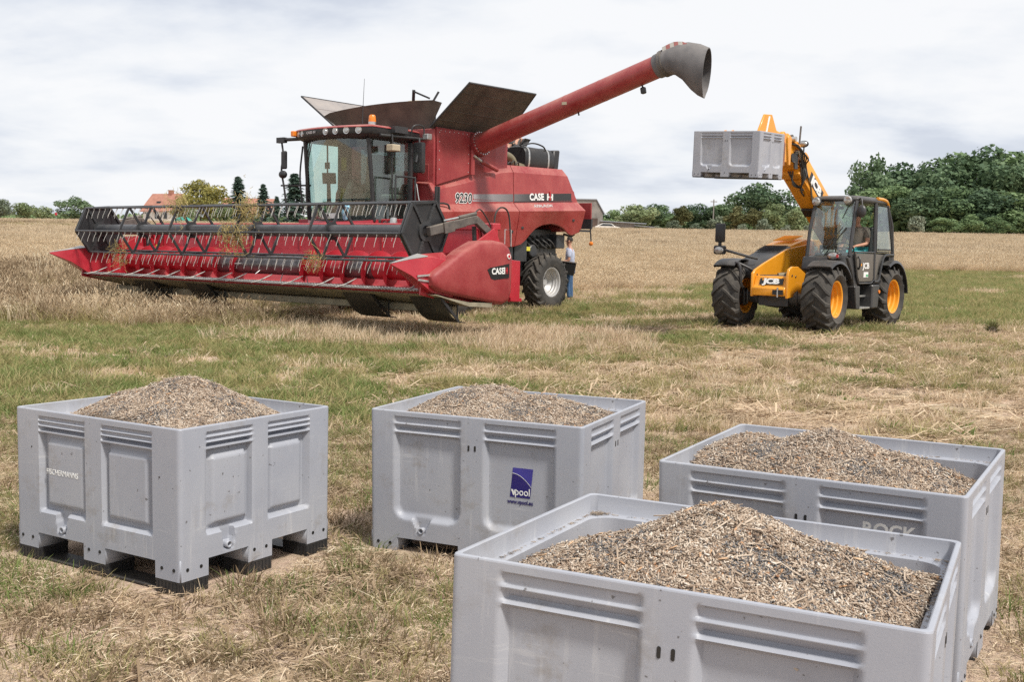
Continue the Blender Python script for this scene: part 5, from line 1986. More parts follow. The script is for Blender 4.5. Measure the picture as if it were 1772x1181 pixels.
    for x in (-3.18, -3.22, -4.30, -4.42):
        s = 0.92 if x in (-3.18, -4.42) else 1.0
        rings.append([(x, 0.92 + 0.34 * s * math.copysign(abs(math.cos(a)) ** 0.6, math.cos(a)), 3.78 + 0.30 * s * math.copysign(abs(math.sin(a)) ** 0.6, math.sin(a))) for a in [2 * PI * k / 24 for k in range(24)]])
    ab = B(MB().loft(rings), 'air_filter_housing', 'black', smooth=40)
    for x in (-3.30, -4.12):
        rg = [[(xx, 0.92 + 0.352 * math.copysign(abs(math.cos(a)) ** 0.6, math.cos(a)), 3.78 + 0.312 * math.copysign(abs(math.sin(a)) ** 0.6, math.sin(a))) for a in [2 * PI * k / 24 for k in range(24)]] for xx in (x - 0.03, x + 0.03)]
        MB().loft(rg).build('strap', 'steel', ab)
    B(MB().prism([(-4.38, 3.55), (-4.38, 4.06), (-4.66, 4.08), (-4.60, 3.60), (-4.52, 3.52)], 'y', 0.62, 1.24), 'intake_cowl', 'black', bevel=0.03)
    B(MB().tube(curve_pts([(-1.95, 1.05, 3.80), (-2.5, 1.10, 3.80), (-2.75, 1.12, 3.72), (-2.85, 1.15, 3.58), (-3.1, 1.15, 3.54), (-3.3, 1.1, 3.54)], 5), 0.10, 12), 'exhaust_pipe', 'exhaust', smooth=50)
    B(MB().tube(curve_pts([(-3.05, 1.18, 4.05), (-3.5, 1.2, 4.16), (-3.9, 1.22, 4.12), (-4.05, 1.22, 4.02)], 4), 0.02, 6), 'deck_handrail', 'black')
    mb = MB()
    mb.cyl((-1.7, 1.18, 3.62), (-1.7, 1.32, 3.62), 0.30, 20)
    B(mb, 'drive_cover', 'red2', bevel=0.02)
    for k in range(7):
        a = random.uniform(0, 6)
        B(MB().tube(curve_pts([(-1.7 - 0.15 * k, 1.25, 3.45), (-1.8 - 0.16 * k, 1.32, 3.62 + 0.05 * math.sin(a)), (-2.0 - 0.14 * k, 1.28, 3.50)], 4), 0.018, 6), 'engine_hose', 'hose')
    # --- rear: warning board, lamp, hoses in the wheel arch
    mb = MB()
    mb.bb(-5.62, -5.58, 1.18, 1.62, 2.10, 2.78)
    wb = B(mb, 'tail_board', 'red2', bevel=0.006)
    MB().bb(-5.64, -5.575, 1.16, 1.64, 2.10, 2.36).build('board_lower', 'darksteel', wb)
    mb = MB()
    mb.bb(-5.6, -5.1, 1.55, 1.60, 2.02, 2.07)
    mb.tube([(-5.6, 1.60, 2.1), (-5.62, 1.62, 1.75)], 0.02, 6)
    mb.build('board_bracket', 'black', wb)
    MB().sphere((-5.62, 1.62, 1.72), 0.06, 8).build('tail_lamp', 'amber', wb)
    B(MB().tube(curve_pts([(-4.9, 1.45, 2.02), (-5.08, 1.45, 1.98), (-5.0, 1.4, 1.90), (-4.8, 1.3, 1.95)], 4), 0.03, 8), 'tow_loop', 'black')
    for k in range(8):
        x = -3.0 - 0.18 * k
        B(MB().tube(curve_pts([(x + 0.3, 1.05, 1.95), (x + 0.1, 1.35, 1.70 + 0.06 * math.sin(k * 2.1)), (x - 0.15, 1.30, 1.60), (x - 0.35, 1.1, 1.85)], 4), 0.028, 6), 'hydraulic_hose', 'hose')
    mb = MB()
    mb.box((-2.75, 1.30, 1.50), (0.5, 0.35, 0.55))
    B(mb, 'hydraulic_tank', 'darksteel', bevel=0.02)
    B(MB().cyl((-3.3, 1.2, 1.5), (-3.3, 1.45, 1.5), 0.16, 14), 'hydraulic_pump', 'darksteel', bevel=0.02)
    B(MB().box((-4.55, 1.2, 1.75), (0.35, 0.4, 0.35)), 'drive_housing', 'darksteel', bevel=0.02)
    mb = MB()
    mb.box((-3.05, 1.46, 1.55), (0.16, 0.02, 0.10))
    B(mb, 'caution_label', 'yellowprint')
    # --- axles and wheels
    mb = MB()
    mb.bb(-3.87, -3.63, -1.25, 1.25, 0.62, 0.86)
    mb.bb(-3.9, -3.6, -0.3, 0.3, 0.8, 1.3)
    B(mb, 'rear_axle', 'darksteel', bevel=0.03)
    mb = MB()
    mb.bb(-0.2, 0.2, -1.2, 1.2, 0.72, 1.1)
    B(mb, 'front_axle', 'darksteel', bevel=0.03)
    for s in (1, -1):
        w_ = make_wheel('rear_wheel', root, (-3.75, 1.50 * s, 0.735), 0.735, 0.365, 0.52, 19, 'silver', s, 'silver', 0.10, 0.05)
        if s > 0:
            for k, ch in enumerate('CONTINENTAL'):
                a = R(126 + 10.5 * k)
                rr = 0.555
                text(ch, 0.10, (rr * math.cos(a), 0.2605, rr * math.sin(a)), (-math.sin(a), 0, math.cos(a)), (math.cos(a), 0, math.sin(a)), 'blackprint', w_, 'tyre_lettering', bold=0.004)
        make_wheel('front_wheel', root, (0.0, 1.50 * s, 0.93), 0.93, 0.42, 0.74, 20, 'silver', s, 'silver', 0.16, 0.06, lug_w=0.075)
    # --- feeder house
    mb = MB()
    mb.hexa([(0.5, -0.65, 1.25), (2.95, -0.65, 0.78), (2.95, 0.65, 0.78), (0.5, 0.65, 1.25), (0.5, -0.65, 1.95), (2.95, -0.65, 1.50), (2.95, 0.65, 1.50), (0.5, 0.65, 1.95)])
    B(mb, 'feeder_house', 'red2', bevel=0.02)
    for s in (-1, 1):
        B(MB().cyl((0.4, 0.8 * s, 0.95), (2.6, 0.8 * s, 0.85), 0.06, 10), 'lift_ram', 'black')
    mb = MB()
    mb.bb(0.85, 1.3, 1.0, 1.55, 1.30, 1.92)
    B(mb, 'ladder_box', 'beige', bevel=0.01)
    mb = MB()
    mb.beam((0.6, 1.35, 1.9), (2.0, 1.45, 1.2), 0.08, 0.1)
    mb.beam((0.9, 1.5, 1.3), (1.8, 1.5, 1.3), 0.06, 0.1)
    mb.bb(0.5, 0.9, 0.9, 1.5, 1.6, 1.7)
    mb.hexa([(0.45, 1.0, 1.45), (1.1, 1.0, 1.45), (1.1, 1.5, 1.45), (0.45, 1.5, 1.45), (0.45, 1.0, 2.0), (0.7, 1.0, 2.0), (0.7, 1.5, 2.0), (0.45, 1.5, 2.0)])
    B(mb, 'front_frame', 'redbright', bevel=0.01)
    make_header(root)
    return root

def make_header(root):
    Hm = Matrix.Translation((3.0, 0, 0)) @ Matrix.Rotation(R(-1.8), 4, 'Z') @ Matrix.Translation((-3.0, 0, 0))
    hd = empty('grain_header', root, Hm)
    H = lambda mb, name, mat, **k: mb.build(name, mat, hd, **k)
    W2 = 5.28
    # trough: floor, back sheet and top beam
    rings = []
    prof = [(4.72, 0.79), (4.45, 0.80), (3.95, 0.76), (3.6, 0.72), (3.25, 0.80), (3.08, 1.05), (3.0, 1.45), (2.98, 1.86), (2.88, 1.88), (2.86, 1.60), (2.92, 1.0), (3.1, 0.68), (3.6, 0.60), (4.0, 0.62), (4.5, 0.70), (4.74, 0.755)]
    H(MB().prism(prof, 'y', -W2, W2), 'trough', 'redbright', smooth=40)
    H(MB().bb(2.78, 3.0, -W2, W2, 1.86, 1.99), 'top_beam', 'redbright', bevel=0.02)
    for k in range(13):
        y = lerp(-4.9, 4.9, k / 12)
        H(MB().bb(2.985, 3.012, y - 0.012, y + 0.012, 1.3, 1.86), 'back_rib', 'redbright')
    H(MB().prism([(4.75, 0.742), (4.42, 0.66), (3.9, 0.53), (3.3, 0.50), (3.3, 0.58), (3.9, 0.60), (4.45, 0.69), (4.72, 0.75)], 'y', -W2 + 0.02, W2 + 0.25), 'underside_sheet', 'under', smooth=20)
    H(MB().bb(3.9, 4.05, -W2, W2, 0.40, 0.53), 'lower_beam', 'under', bevel=0.015)
    # feed auger and flights
    ac = Vector((3.62, 0, 1.12))
    tb = [(-W2, -3.6, 'redbright'), (-3.6, -1.95, 'redbright'), (-1.95, 1.0, 'worn'), (1.0, 2.2, 'redbright'), (2.2, 3.0, 'worn'), (3.0, 4.2, 'redbright'), (4.2, W2, 'worn')]
    for a, b, mt in tb:
        H(MB().cyl((ac.x, a + 0.002, ac.z), (ac.x, b - 0.002, ac.z), 0.205, 24), 'feed_auger', mt, smooth=40)
    def flight(y0, y1, turns, hand, mat):
        n = int(turns * 28)
        mb = MB()
        prev = None
        for k in range(n + 1):
            t = k / n
            a = 2 * PI * turns * t * hand
            y = lerp(y0, y1, t)
            cs, sn = math.cos(a), math.sin(a)
            q = [mb.v((ac.x + r * cs, y + dy, ac.z + r * sn)) for r, dy in ((0.20, -0.006), (0.335, -0.006), (0.335, 0.006), (0.20, 0.006))]
            if prev:
                for i in range(4):
                    mb.face([prev[i], prev[(i + 1) % 4], q[(i + 1) % 4], q[i]])
            prev = q
        return H(mb, 'auger_flight', mat, smooth=60)
    flight(-W2 + 0.05, -1.0, 7.2, 1, 'redbright')
    flight(W2 - 0.05, 1.0, 7.2, -1, 'redbright')
    for k in range(10):
        y = lerp(-0.9, 0.9, k / 9)
        a = k * 1.9
        H(MB().cyl((ac.x + 0.2 * math.cos(a), y, ac.z + 0.2 * math.sin(a)), (ac.x + 0.36 * math.cos(a), y, ac.z + 0.36 * math.sin(a)), 0.012, 6), 'retracting_finger', 'steel')
    # knife bar, guards and lifters
    H(MB().bb(4.66, 4.80, -W2, W2, 0.795, 0.825), 'knife_bar', 'steel', bevel=0.004)
    mb = MB()
    n = 138
    for k in range(n):
        y = lerp(-W2 + 0.04, W2 - 0.04, k / (n - 1))
        mb.hexa([(4.76, y - 0.016, 0.79), (4.905, y - 0.004, 0.80), (4.905, y + 0.004, 0.80), (4.76, y + 0.016, 0.79), (4.76, y - 0.016, 0.835), (4.905, y - 0.004, 0.812), (4.905, y + 0.004, 0.812), (4.76, y + 0.016, 0.835)])
        mb.box((4.735, y + 0.035, 0.835), (0.07, 0.035, 0.016))
    g = H(mb, 'knife_guards', 'steel')
    g['kind'] = 'stuff'
    for k in range(14):
        y = lerp(-4.9, 4.8, k / 13) + random.uniform(-0.2, 0.2)
        if k == 12: continue
        H(MB().tube([(5.0, y, 0.80), (4.78, y, 0.845), (4.50, y, 0.95)], [0.006, 0.014, 0.010], 6), 'crop_lifter', 'tine')
    # skids
    for y, hw in ((5.10, 0.36), (3.42, 0.37), (-1.42, 0.37), (-3.35, 0.37)):
        rings = []
        for x, z in ((4.58, 0.70), (4.50, 0.60), (4.40, 0.48), (4.27, 0.36), (4.12, 0.285), (3.92, 0.255)):
            rings.append([(x, y - hw, z), (x, y + hw, z), (x - 0.012, y + hw, z - 0.016), (x - 0.012, y - hw, z - 0.016)])
        s_ = H(MB().loft(rings), 'skid', 'skid', smooth=40)
        MB().tube([(4.05, y + hw * 0.8, 0.28), (4.05, y + hw * 0.8, 0.56)], 0.018, 6).build('skid_strut', 'darksteel', s_)
        MB().beam((4.56, y + hw + 0.008, 0.69), (4.10, y + hw + 0.008, 0.275), 0.016, 0.05, (0, 0, 1)).build('skid_edge', 'black', s_)
    # end sheets and dividers
    for s in (-1, 1):
        y0, y1 = (W2, W2 + 0.035) if s > 0 else (-W2 - 0.035, -W2)
        H(MB().prism([(4.9, 0.74), (4.2, 0.60), (3.2, 0.50), (2.72, 0.56), (2.66, 1.36), (3.0, 1.90), (3.35, 1.72), (4.1, 1.36), (4.85, 1.12)], 'y', y0, y1), 'end_sheet', 'redbright', bevel=0.004)
        yc = s * (W2 + 0.02)
        tip = Vector((5.62, yc + 0.05 * s, 1.25))
        mb = MB()
        ra = [tip + Vector((0.0, dy, dz)) for dy, dz in ((-0.012, -0.01), (0.012, -0.01), (0.012, 0.012), (-0.012, 0.012))]
        rb = [Vector((5.2, yc - 0.11, 1.06)), Vector((5.2, yc + 0.11, 1.06)), Vector((5.2, yc + 0.07, 1.33)), Vector((5.2, yc - 0.09, 1.33))]
        rc = [Vector((4.75, yc - 0.15, 0.80)), Vector((4.75, yc + 0.15, 0.78)), Vector((4.75, yc + 0.12, 1.38)), Vector((4.75, yc - 0.13, 1.42))]
        rd = [Vector((4.25, yc - 0.10, 0.72)), Vector((4.25, yc + 0.16, 0.70)), Vector((4.25, yc + 0.14, 1.30)), Vector((4.25, yc - 0.10, 1.46))]
        d = H(MB().loft([ra, rb, rc, rd]), 'divider', 'redbright', bevel=0.006, smooth=20)
        MB().loft([[p + Vector((0, 0, 0.006 + 0.0)) for p in (ra[3], ra[2])] + [p + Vector((0, 0, 0.014)) for p in (ra[2], ra[3])],
                   [p + Vector((0, 0, 0.004)) for p in (rb[3], rb[2])] + [p + Vector((0, 0, 0.014)) for p in (rb[2], rb[3])],
                   [p.lerp(q, 0.1) + Vector((0.04, 0, 0.0)) + Vector((0, 0, 0.006)) for p, q in ((rc[3], rb[3]), (rc[2], rb[2]))] + [p.lerp(q, 0.1) + Vector((0.04, 0, 0.018)) for p, q in ((rc[2], rb[2]), (rc[3], rb[3]))]]).build('divider_cap', 'silver', hd)
        for q, (a, b) in enumerate((((5.1, 1.06), (4.45, 1.10)), ((5.08, 1.0), (4.40, 0.92)))):
            H(MB().beam((a[0], yc + 0.135 * s, a[1]), (b[0], yc + 0.19 * s, b[1]), 0.014, 0.03), 'divider_rib', 'steel')
    # moulded side covers
    def cover(s):
        pr = [(4.86, 1.05), (4.84, 0.90), (4.70, 0.80), (4.2, 0.71), (3.5, 0.60), (3.02, 0.54), (2.84, 0.60), (2.78, 0.76), (2.77, 1.10), (2.77, 1.40), (2.86, 1.56), (3.02, 1.65), (3.30, 1.68), (3.72, 1.655), (4.10, 1.50), (4.55, 1.25), (4.78, 1.13)]
        cx, cz = 3.6, 1.1
        mb = MB()
        rings = []
        for ins, y in ((1.0, 0.04), (1.0, 0.20), (0.985, 0.245), (0.95, 0.28), (0.88, 0.30), (0.6, 0.315)):
            rings.append([(cx + (x - cx) * ins, s * (W2 + y), cz + (z - cz) * ins) for x, z in pr])
        mb.loft(rings)
        return H(mb, 'side_cover', 'red2', smooth=40)
    cv = cover(1)
    cover(-1)
    H(MB().prism([(2.76, 0.58), (2.76, 1.34), (2.46, 1.32), (2.46, 0.57)], 'y', W2 + 0.16, W2 + 0.20), 'rear_shield', 'redbright', bevel=0.006)
    H(MB().prism([(2.76, 0.60), (2.76, 0.66), (2.44, 0.64), (2.44, 0.58)], 'y', W2 + 0.205, W2 + 0.23), 'shield_lip', 'redbright')
    yb = W2 + 0.314
    mb = MB()
    mb.prism([(3.52, 1.165), (3.44, 1.20), (2.92, 1.27), (2.92, 1.02), (3.33, 0.985), (3.42, 1.01)], 'y', yb - 0.02, yb + 0.006)
    H(mb, 'badge_plate', 'blackprint')
    text('CASE', 0.150, (3.235, yb + 0.009, 1.135), (-1, 0, 0.03), (0, 0, 1), 'white', hd, bold=0.005, sx=0.95, spacing=1.05)
    text('I', 0.150, (3.055, yb + 0.009, 1.142), (-1, 0, 0.03), (0, 0, 1), 'white', hd, bold=0.007, sx=0.8)
    text('H', 0.150, (2.995, yb + 0.009, 1.142), (-1, 0, 0.03), (0, 0, 1), 'redprint', hd, bold=0.006, sx=0.6)
    MB().cyl((2.93, yb - 0.012, 1.40), (2.93, yb + 0.006, 1.40), 0.045, 20).build('round_label', 'white', hd)
    MB().cyl((2.93, yb, 1.40), (2.93, yb + 0.008, 1.40), 0.03, 20).build('label_ring', 'redprint', hd)
    MB().cyl((4.62, W2 + 0.27, 0.98), (4.62, W2 + 0.30, 0.98), 0.03, 12).build('cover_latch', 'black', hd)
    H(MB().tube([(2.80, W2 + 0.1, 1.62), (2.80, W2 + 0.1, 1.88), (2.62, W2 + 0.1, 1.88), (2.62, W2 + 0.1, 1.58)], 0.012, 6), 'lift_handle', 'steel')
    # --- reel
    rc_ = Vector((4.57, 0, 1.80))
    RR = 0.565
    ang = [R(55 + 60 * k) for k in range(6)]
    YR = 5.08
    H(MB().cyl((rc_.x, -YR, rc_.z), (rc_.x, YR, rc_.z), 0.112, 20), 'reel_tube', 'reel', smooth=40)
    bat_pts = [(rc_.x + RR * math.cos(a), rc_.z + RR * math.sin(a)) for a in ang]
    tm = MB()
    tm.tube([(0, 0, 0.03), (0.004, 0, -0.025), (0.006, 0, -0.035), (0.055, 0, -0.16), (0.065, 0, -0.22)], [0.013, 0.013, 0.005, 0.0045, 0.004], 5)
    tine = tm.mesh('tine', 'tine')
    for bx, bz in bat_pts:
        H(MB().cyl((bx, -YR, bz), (bx, YR, bz), 0.022, 10), 'reel_bat', 'reel', smooth=40)
        nt_ = 44
        for k in range(nt_):
            y = lerp(-YR + 0.12, YR - 0.10, k / (nt_ - 1))
            add('tine', tine, hd, Matrix.Translation((bx, y, bz - 0.015)) @ Euler((random.gauss(0, 0.05), random.gauss(-0.05, 0.06), 0)).to_matrix().to_4x4())
    # spiders
    def spider(y, parent):
        mb = MB()
        mb.lathe([(0.10, y - 0.02), (0.17, y - 0.02), (0.17, y + 0.02), (0.10, y + 0.02)], 18, 'y', (rc_.x, 0, rc_.z), closed=True)
        for k in range(6):
            (ax_, az), (bx, bz) = bat_pts[k], bat_pts[(k + 1) % 6]
            mb.beam((ax_, y, az), (bx, y, bz), 0.045, 0.034, (0, 1, 0))
            if k in (0, 3):
                # curved U arm between the two bats
                mx_, mz = (ax_ + bx) / 2, (az + bz) / 2
                dx, dz = rc_.x - mx_, rc_.z - mz
                def P(f, g):
                    return Vector((lerp(ax_, bx, f) + dx * g, y, lerp(az, bz, f) + dz * g))
                pth = curve_pts([P(0.04, 0.04), P(0.22, 0.38), P(0.36, 0.68), P(0.5, 0.76), P(0.64, 0.68), P(0.78, 0.38), P(0.96, 0.04)], 3)
                for a, b in zip(pth, pth[1:]):
                    mb.beam(a, b + (b - a) * 0.12, 0.050, 0.024, (0, 1, 0))
        return mb.build('reel_spider', 'darksteel', parent)
    for y in (-3.35, -1.55, 0.62, 2.75):
        spider(y, hd)
    for s in (-1, 1):
        y = YR * s
        mb = MB()
        mb.prism([(rc_.x + (RR - 0.02) * math.cos(a), rc_.z + (RR - 0.02) * math.sin(a)) for a in ang], 'y', y - 0.012, y + 0.012)
        e = H(mb, 'reel_end_plate', 'black')
        spider(y + 0.025 * s, hd)
        spider(y - 0.03 * s, hd)
    # reel arms
    for s in (-1, 1):
        y = (YR + 0.14) * s
        arm = H(MB().beam((4.62, y, 1.80), (3.72, y, 1.98), 0.10, 0.15), 'reel_arm', 'greyarm', bevel=0.008)
        MB().beam((3.76, y, 1.98), (3.42, y, 2.04), 0.09, 0.14).build('arm_joint', 'greyarm', arm, bevel=0.008)
        MB().beam((3.45, y, 2.05), (2.90, y, 1.72), 0.09, 0.13).build('arm_heel', 'greyarm', arm, bevel=0.008)
        MB().beam((4.30, y + 0.06 * s, 1.86), (4.05, y + 0.06 * s, 1.91), 0.04, 0.19).build('arm_sleeve', 'greyarm', arm, bevel=0.006)
        MB().cyl((4.25, y, 1.99), (3.85, y, 2.06), 0.018, 8).build('ram_rod', 'steel', arm)
        MB().cyl((3.87, y, 2.055), (3.42, y, 2.14), 0.034, 10).build('ram_body', 'greyarm', arm)
        H(MB().cyl((3.35, y - 0.1 * s, 1.92), (3.30, y - 0.1 * s, 1.30), 0.038, 10), 'lift_ram', 'black')
        H(MB().beam((3.2, y - 0.1 * s, 1.92), (3.05, y - 0.1 * s, 1.35), 0.03, 0.04), 'reflector_bar', 'redbright')
        H(MB().bb(3.06, 3.10, y - 0.125 * s, y - 0.075 * s, 1.36, 1.48), 'reflector', 'yellowprint')
        H(MB().tube(curve_pts([(2.92, y, 1.78), (2.88, y, 2.15), (2.70, y, 2.28), (2.50, y, 2.15), (2.42, y, 1.55)], 6), 0.016, 6), 'hydraulic_hose', 'hose')
        H(MB().tube(curve_pts([(3.45, y, 2.15), (3.3, y, 2.22), (3.1, y, 2.05), (2.95, y, 1.85)], 5), 0.013, 6), 'hydraulic_hose', 'hose')
    # straw caught on the reel
    for y, xo, zo, rr, n in ((0.52, 0.52, -0.12, 0.24, 330), (0.75, 0.35, 0.36, 0.22, 260), (-1.60, 0.30, 0.44, 0.20, 200), (2.75, 0.45, -0.55, 0.13, 80), (-3.7, 0.35, -0.55, 0.2, 90)):
        mb = MB()
        for _ in range(n):
            p = Vector((rc_.x + xo + random.gauss(0, rr * 0.35), y + random.gauss(0, rr * 0.8), rc_.z + zo + random.gauss(0, rr * 0.7)))
            d = Vector((random.gauss(0, 0.6), random.gauss(0, 0.8), random.gauss(-0.5, 0.8))).normalized() * random.uniform(0.06, 0.24)
            q = Vector((random.gauss(0, 1), random.gauss(0, 1), random.gauss(0, 1))) * 0.03
            mb.tube([p - d * 0.5, p + q, p + d * 0.5], 0.0042, 3)
        o = H(mb, 'caught_straw', MSTR)
        o['kind'] = 'stuff'
MSTR = paint('caught_straw_fibre', (0.34, 0.27, 0.11), 0.9, dust=0.0, var=0.35, scale=9)

# ------------------------------------------------------------------ telehandler
def make_telehandler():
    root = thing('telehandler', 'yellow and black telehandler holding a grey box up on its forks', 'telehandler', TM)
    B = lambda mb, name, mat, par=root, **k: mb.build(name, mat, par, **k)
    # chassis
    mb = MB()
    mb.bb(-3.35, 0.15, -0.36, 0.36, 0.52, 1.0)
    mb.bb(-3.45, -3.2, -0.9, 0.9, 0.6, 1.25)
    mb.bb(-2.2, -0.6, -0.95, -0.36, 0.45, 0.95)
    B(mb, 'chassis', 'darksteel', bevel=0.02)
    # yellow front frame: two cheeks, apron and a shelf
    mb = MB()
    mb.prism([(0.40, 0.60), (0.40, 1.03), (0.30, 1.10), (-0.05, 1.22), (-1.0, 1.50), (-2.0, 1.62), (-2.0, 1.0), (-0.5, 0.62)], 'y', -0.385, -0.335)
    B(mb, 'frame_cheek', 'yellow', bevel=0.008)
    mb = MB()
    mb.prism([(0.40, 0.58), (0.40, 1.00), (0.36, 1.12), (0.22, 1.17), (0.0, 1.17), (-0.3, 1.05), (-0.55, 0.85), (-0.4, 0.66)], 'y', 0.325, 0.375)
    B(mb, 'frame_cheek', 'yellow', bevel=0.008)
    mb = MB()
    mb.prism([(0.42, 0.62), (0.44, 0.76), (0.37, 0.80), (0.31, 0.98), (0.26, 0.99), (0.20, 0.62)], 'y', -0.334, 0.324)
    B(mb, 'front_apron', 'yellow', bevel=0.01)
    MB().bb(-0.6, 0.26, -0.334, 0.324, 0.94, 0.965).build('frame_shelf', 'yellow', root)
    nrm = Vector((0.18, 0, 0.06)).normalized()
    upv = Vector((-0.06, 0, 0.18)).normalized()
    c = Vector((0.352, 0.02, 0.885))
    mb = MB()
    y_ = Vector((0, 1, 0))
    mb.plate([c - y_ * 0.235 - upv * 0.06, c + y_ * 0.235 - upv * 0.06, c + y_ * 0.235 + upv * 0.06, c - y_ * 0.235 + upv * 0.06], 0.012)
    sg = B(mb, 'name_plate', 'blackprint')
    text('JCB', 0.135, c + nrm * 0.008, (0, 1, 0), upv, 'white', sg, bold=0.008, sx=1.62, spacing=0.9)
    MB().plate([c + nrm * 0.008 - y_ * 0.19 + upv * 0.02, c + nrm * 0.008 - y_ * 0.155 + upv * 0.02, c + nrm * 0.008 - y_ * 0.155 + upv * 0.05, c + nrm * 0.008 - y_ * 0.19 + upv * 0.05], 0.004).build('logo_square', 'yellow', sg)
    mb = MB()
    mb.bb(0.40, 0.47, 0.10, 0.30, 0.645, 0.735)
    B(mb, 'tow_socket', 'black')
    mb = MB()
    mb.cyl((0.46, 0.20, 0.60), (0.46, 0.20, 0.78), 0.018, 8)
    B(mb, 'tow_pin', 'steel')
    for y in (-0.36, 0.35):
        for x, z in ((0.25, 1.0), (0.10, 0.98)):
            B(MB().cyl((x, y - 0.03, z), (x, y + 0.032, z), 0.022, 8), 'frame_bolt', 'darksteel')
    # a clevis and shackle lying on the shelf
    mb = MB()
    mb.tube(curve_pts([(0.02, 0.12, 0.985), (0.06, 0.18, 1.04), (0.0, 0.24, 1.06), (-0.06, 0.22, 0.99)], 4), 0.03, 8)
    mb.cyl((0.10, 0.02, 1.0), (0.0, 0.10, 1.01), 0.045, 10)
    B(mb, 'shackle', 'exhaust')
    # front axle
    mb = MB()
    mb.lathe([(0.0001, -0.75), (0.09, -0.75), (0.11, -0.45), (0.17, -0.2), (0.19, 0.0), (0.17, 0.2), (0.11, 0.45), (0.09, 0.75), (0.0001, 0.75)], 16, 'y', (0.05, 0, 0.575))
    mb.bb(-0.12, 0.22, -0.30, 0.30, 0.43, 0.63)
    B(mb, 'front_axle', 'darksteel', smooth=40)
    mb = MB()
    mb.lathe([(0.0001, -0.75), (0.09, -0.75), (0.15, 0.0), (0.09, 0.75), (0.0001, 0.75)], 12, 'y', (-2.75, 0, 0.58))
    B(mb, 'rear_axle', 'darksteel', smooth=40)
    for s in (-1, 1):
        mb = MB()
        mb.box((0.05, 0.72 * s, 0.575), (0.16, 0.10, 0.34))
        mb.tube(curve_pts([(0.12, 0.72 * s, 0.74), (0.22, 0.62 * s, 0.74), (0.22, 0.60 * s, 0.45), (0.1, 0.72 * s, 0.42)], 4), 0.022, 6)
        mb.cyl((0.28, 0.50 * s, 0.45), (0.28, 0.50 * s, 0.72), 0.02, 8)
        B(mb, 'steering_knuckle', 'black', bevel=0.01)
    for x in (0.0, -2.75):
        for s in (-1, 1):
            make_wheel('wheel', root, (x, 0.91 * s, 0.592), 0.598, 0.335, 0.56, 15, 'yellow', s, 'darksteel', 0.11, 0.042, steer=R(4) if x == 0 else 0.0, lug_w=0.062)
    # hood on the right side
    hp = [(0.10, 0.92), (0.14, 1.12), (-0.10, 1.22), (-0.75, 1.40)]
    mb = MB()
    mb.prism([(0.12, 0.92), (0.15, 1.10), (-0.10, 1.24), (-0.80, 1.43), (-0.80, 0.92)], 'y', -0.98, -0.39)
    B(mb, 'hood_front', 'black', bevel=0.05, seg=2)
    mb = MB()
    mb.prism([(-0.805, 0.92), (-0.805, 1.43), (-1.25, 1.56), (-1.25, 0.92)], 'y', -0.98, -0.39)
    gr = B(mb, 'hood_grille', 'tgrey', bevel=0.03, seg=2)
    for k in range(7):
        x = -0.85 - 0.055 * k
        MB().beam((x, -0.94, 1.452 - (x + 0.805) * 0.29), (x, -0.43, 1.452 - (x + 0.805) * 0.29), 0.018, 0.014).build('grille_bar', 'black', gr)
    mb = MB()
    mb.prism([(-1.255, 0.92), (-1.255, 1.57), (-1.9, 1.71), (-3.2, 1.72), (-3.3, 1.5), (-3.3, 0.95)], 'y', -1.0, -0.39)
    B(mb, 'engine_cover', 'yellow', bevel=0.05, seg=2)
    for k in range(6):
        x = -1.5 - 0.09 * k
        B(MB().beam((x, -0.9, 1.632 + 0.20 * (-1.3 - x) * 1.05), (x, -0.5, 1.632 + 0.20 * (-1.3 - x) * 1.05), 0.05, 0.02), 'cover_louvre', 'yellow')
    # --- cab
    cab = empty('cab', root)
    C_ = lambda mb, name, mat, **k: mb.build(name, mat, cab, **k)
    Y0, Y1 = 0.27, 1.09
    # base console below the windscreen
    mb = MB()
    mb.hexa([(-0.42, 0.22, 1.12), (-0.50, 1.02, 1.12), (-1.0, 1.06, 1.0), (-1.0, 0.22, 1.0), (-0.48, 0.22, 1.36), (-0.56, 1.05, 1.38), (-1.0, 1.08, 1.42), (-1.0, 0.22, 1.40)])
    C_(mb, 'dash_cowl', 'tgrey', bevel=0.03, seg=2)
    mb = MB()
    mb.bb(-2.7, -0.95, Y0, Y1 - 0.04, 0.86, 0.92)
    mb.bb(-2.7, -2.62, Y0, Y1 - 0.03, 0.92, 1.45)
    mb.bb(-2.7, -0.9, Y0, Y0 + 0.03, 0.92, 1.40)
    C_(mb, 'floor_pan', 'black')
    def post(p, r=0.034, name='pillar'):
        return C_(MB().tube(p, r, 8), name, 'tgrey')
    A0, A1 = [(-0.66, Y1 - 0.02, 1.38), (-0.76, Y1 - 0.015, 1.9), (-0.92, Y1 - 0.03, 2.42)], [(-0.56, Y0, 1.36), (-0.66, Y0, 1.9), (-0.84, Y0 + 0.02, 2.42)]
    post(A0, 0.038)
    post(A1, 0.034)
    post([(-1.78, Y1, 0.92), (-1.78, Y1, 1.45), (-1.80, Y1 - 0.02, 2.42)], 0.036)
    post([(-2.78, Y1 - 0.02, 1.38), (-2.72, Y1 - 0.04, 2.0), (-2.55, Y1 - 0.08, 2.40)], 0.036)
    post([(-2.78, Y0 + 0.02, 1.38), (-2.58, Y0 + 0.04, 2.40)], 0.034)
    post([(-1.80, Y0, 1.35), (-1.80, Y0 + 0.02, 2.42)], 0.03)
    # glazing
    def pane(p, name, th=0.006):
        return C_(MB().plate(p, th), name, 'glass_tele')
    rings = []
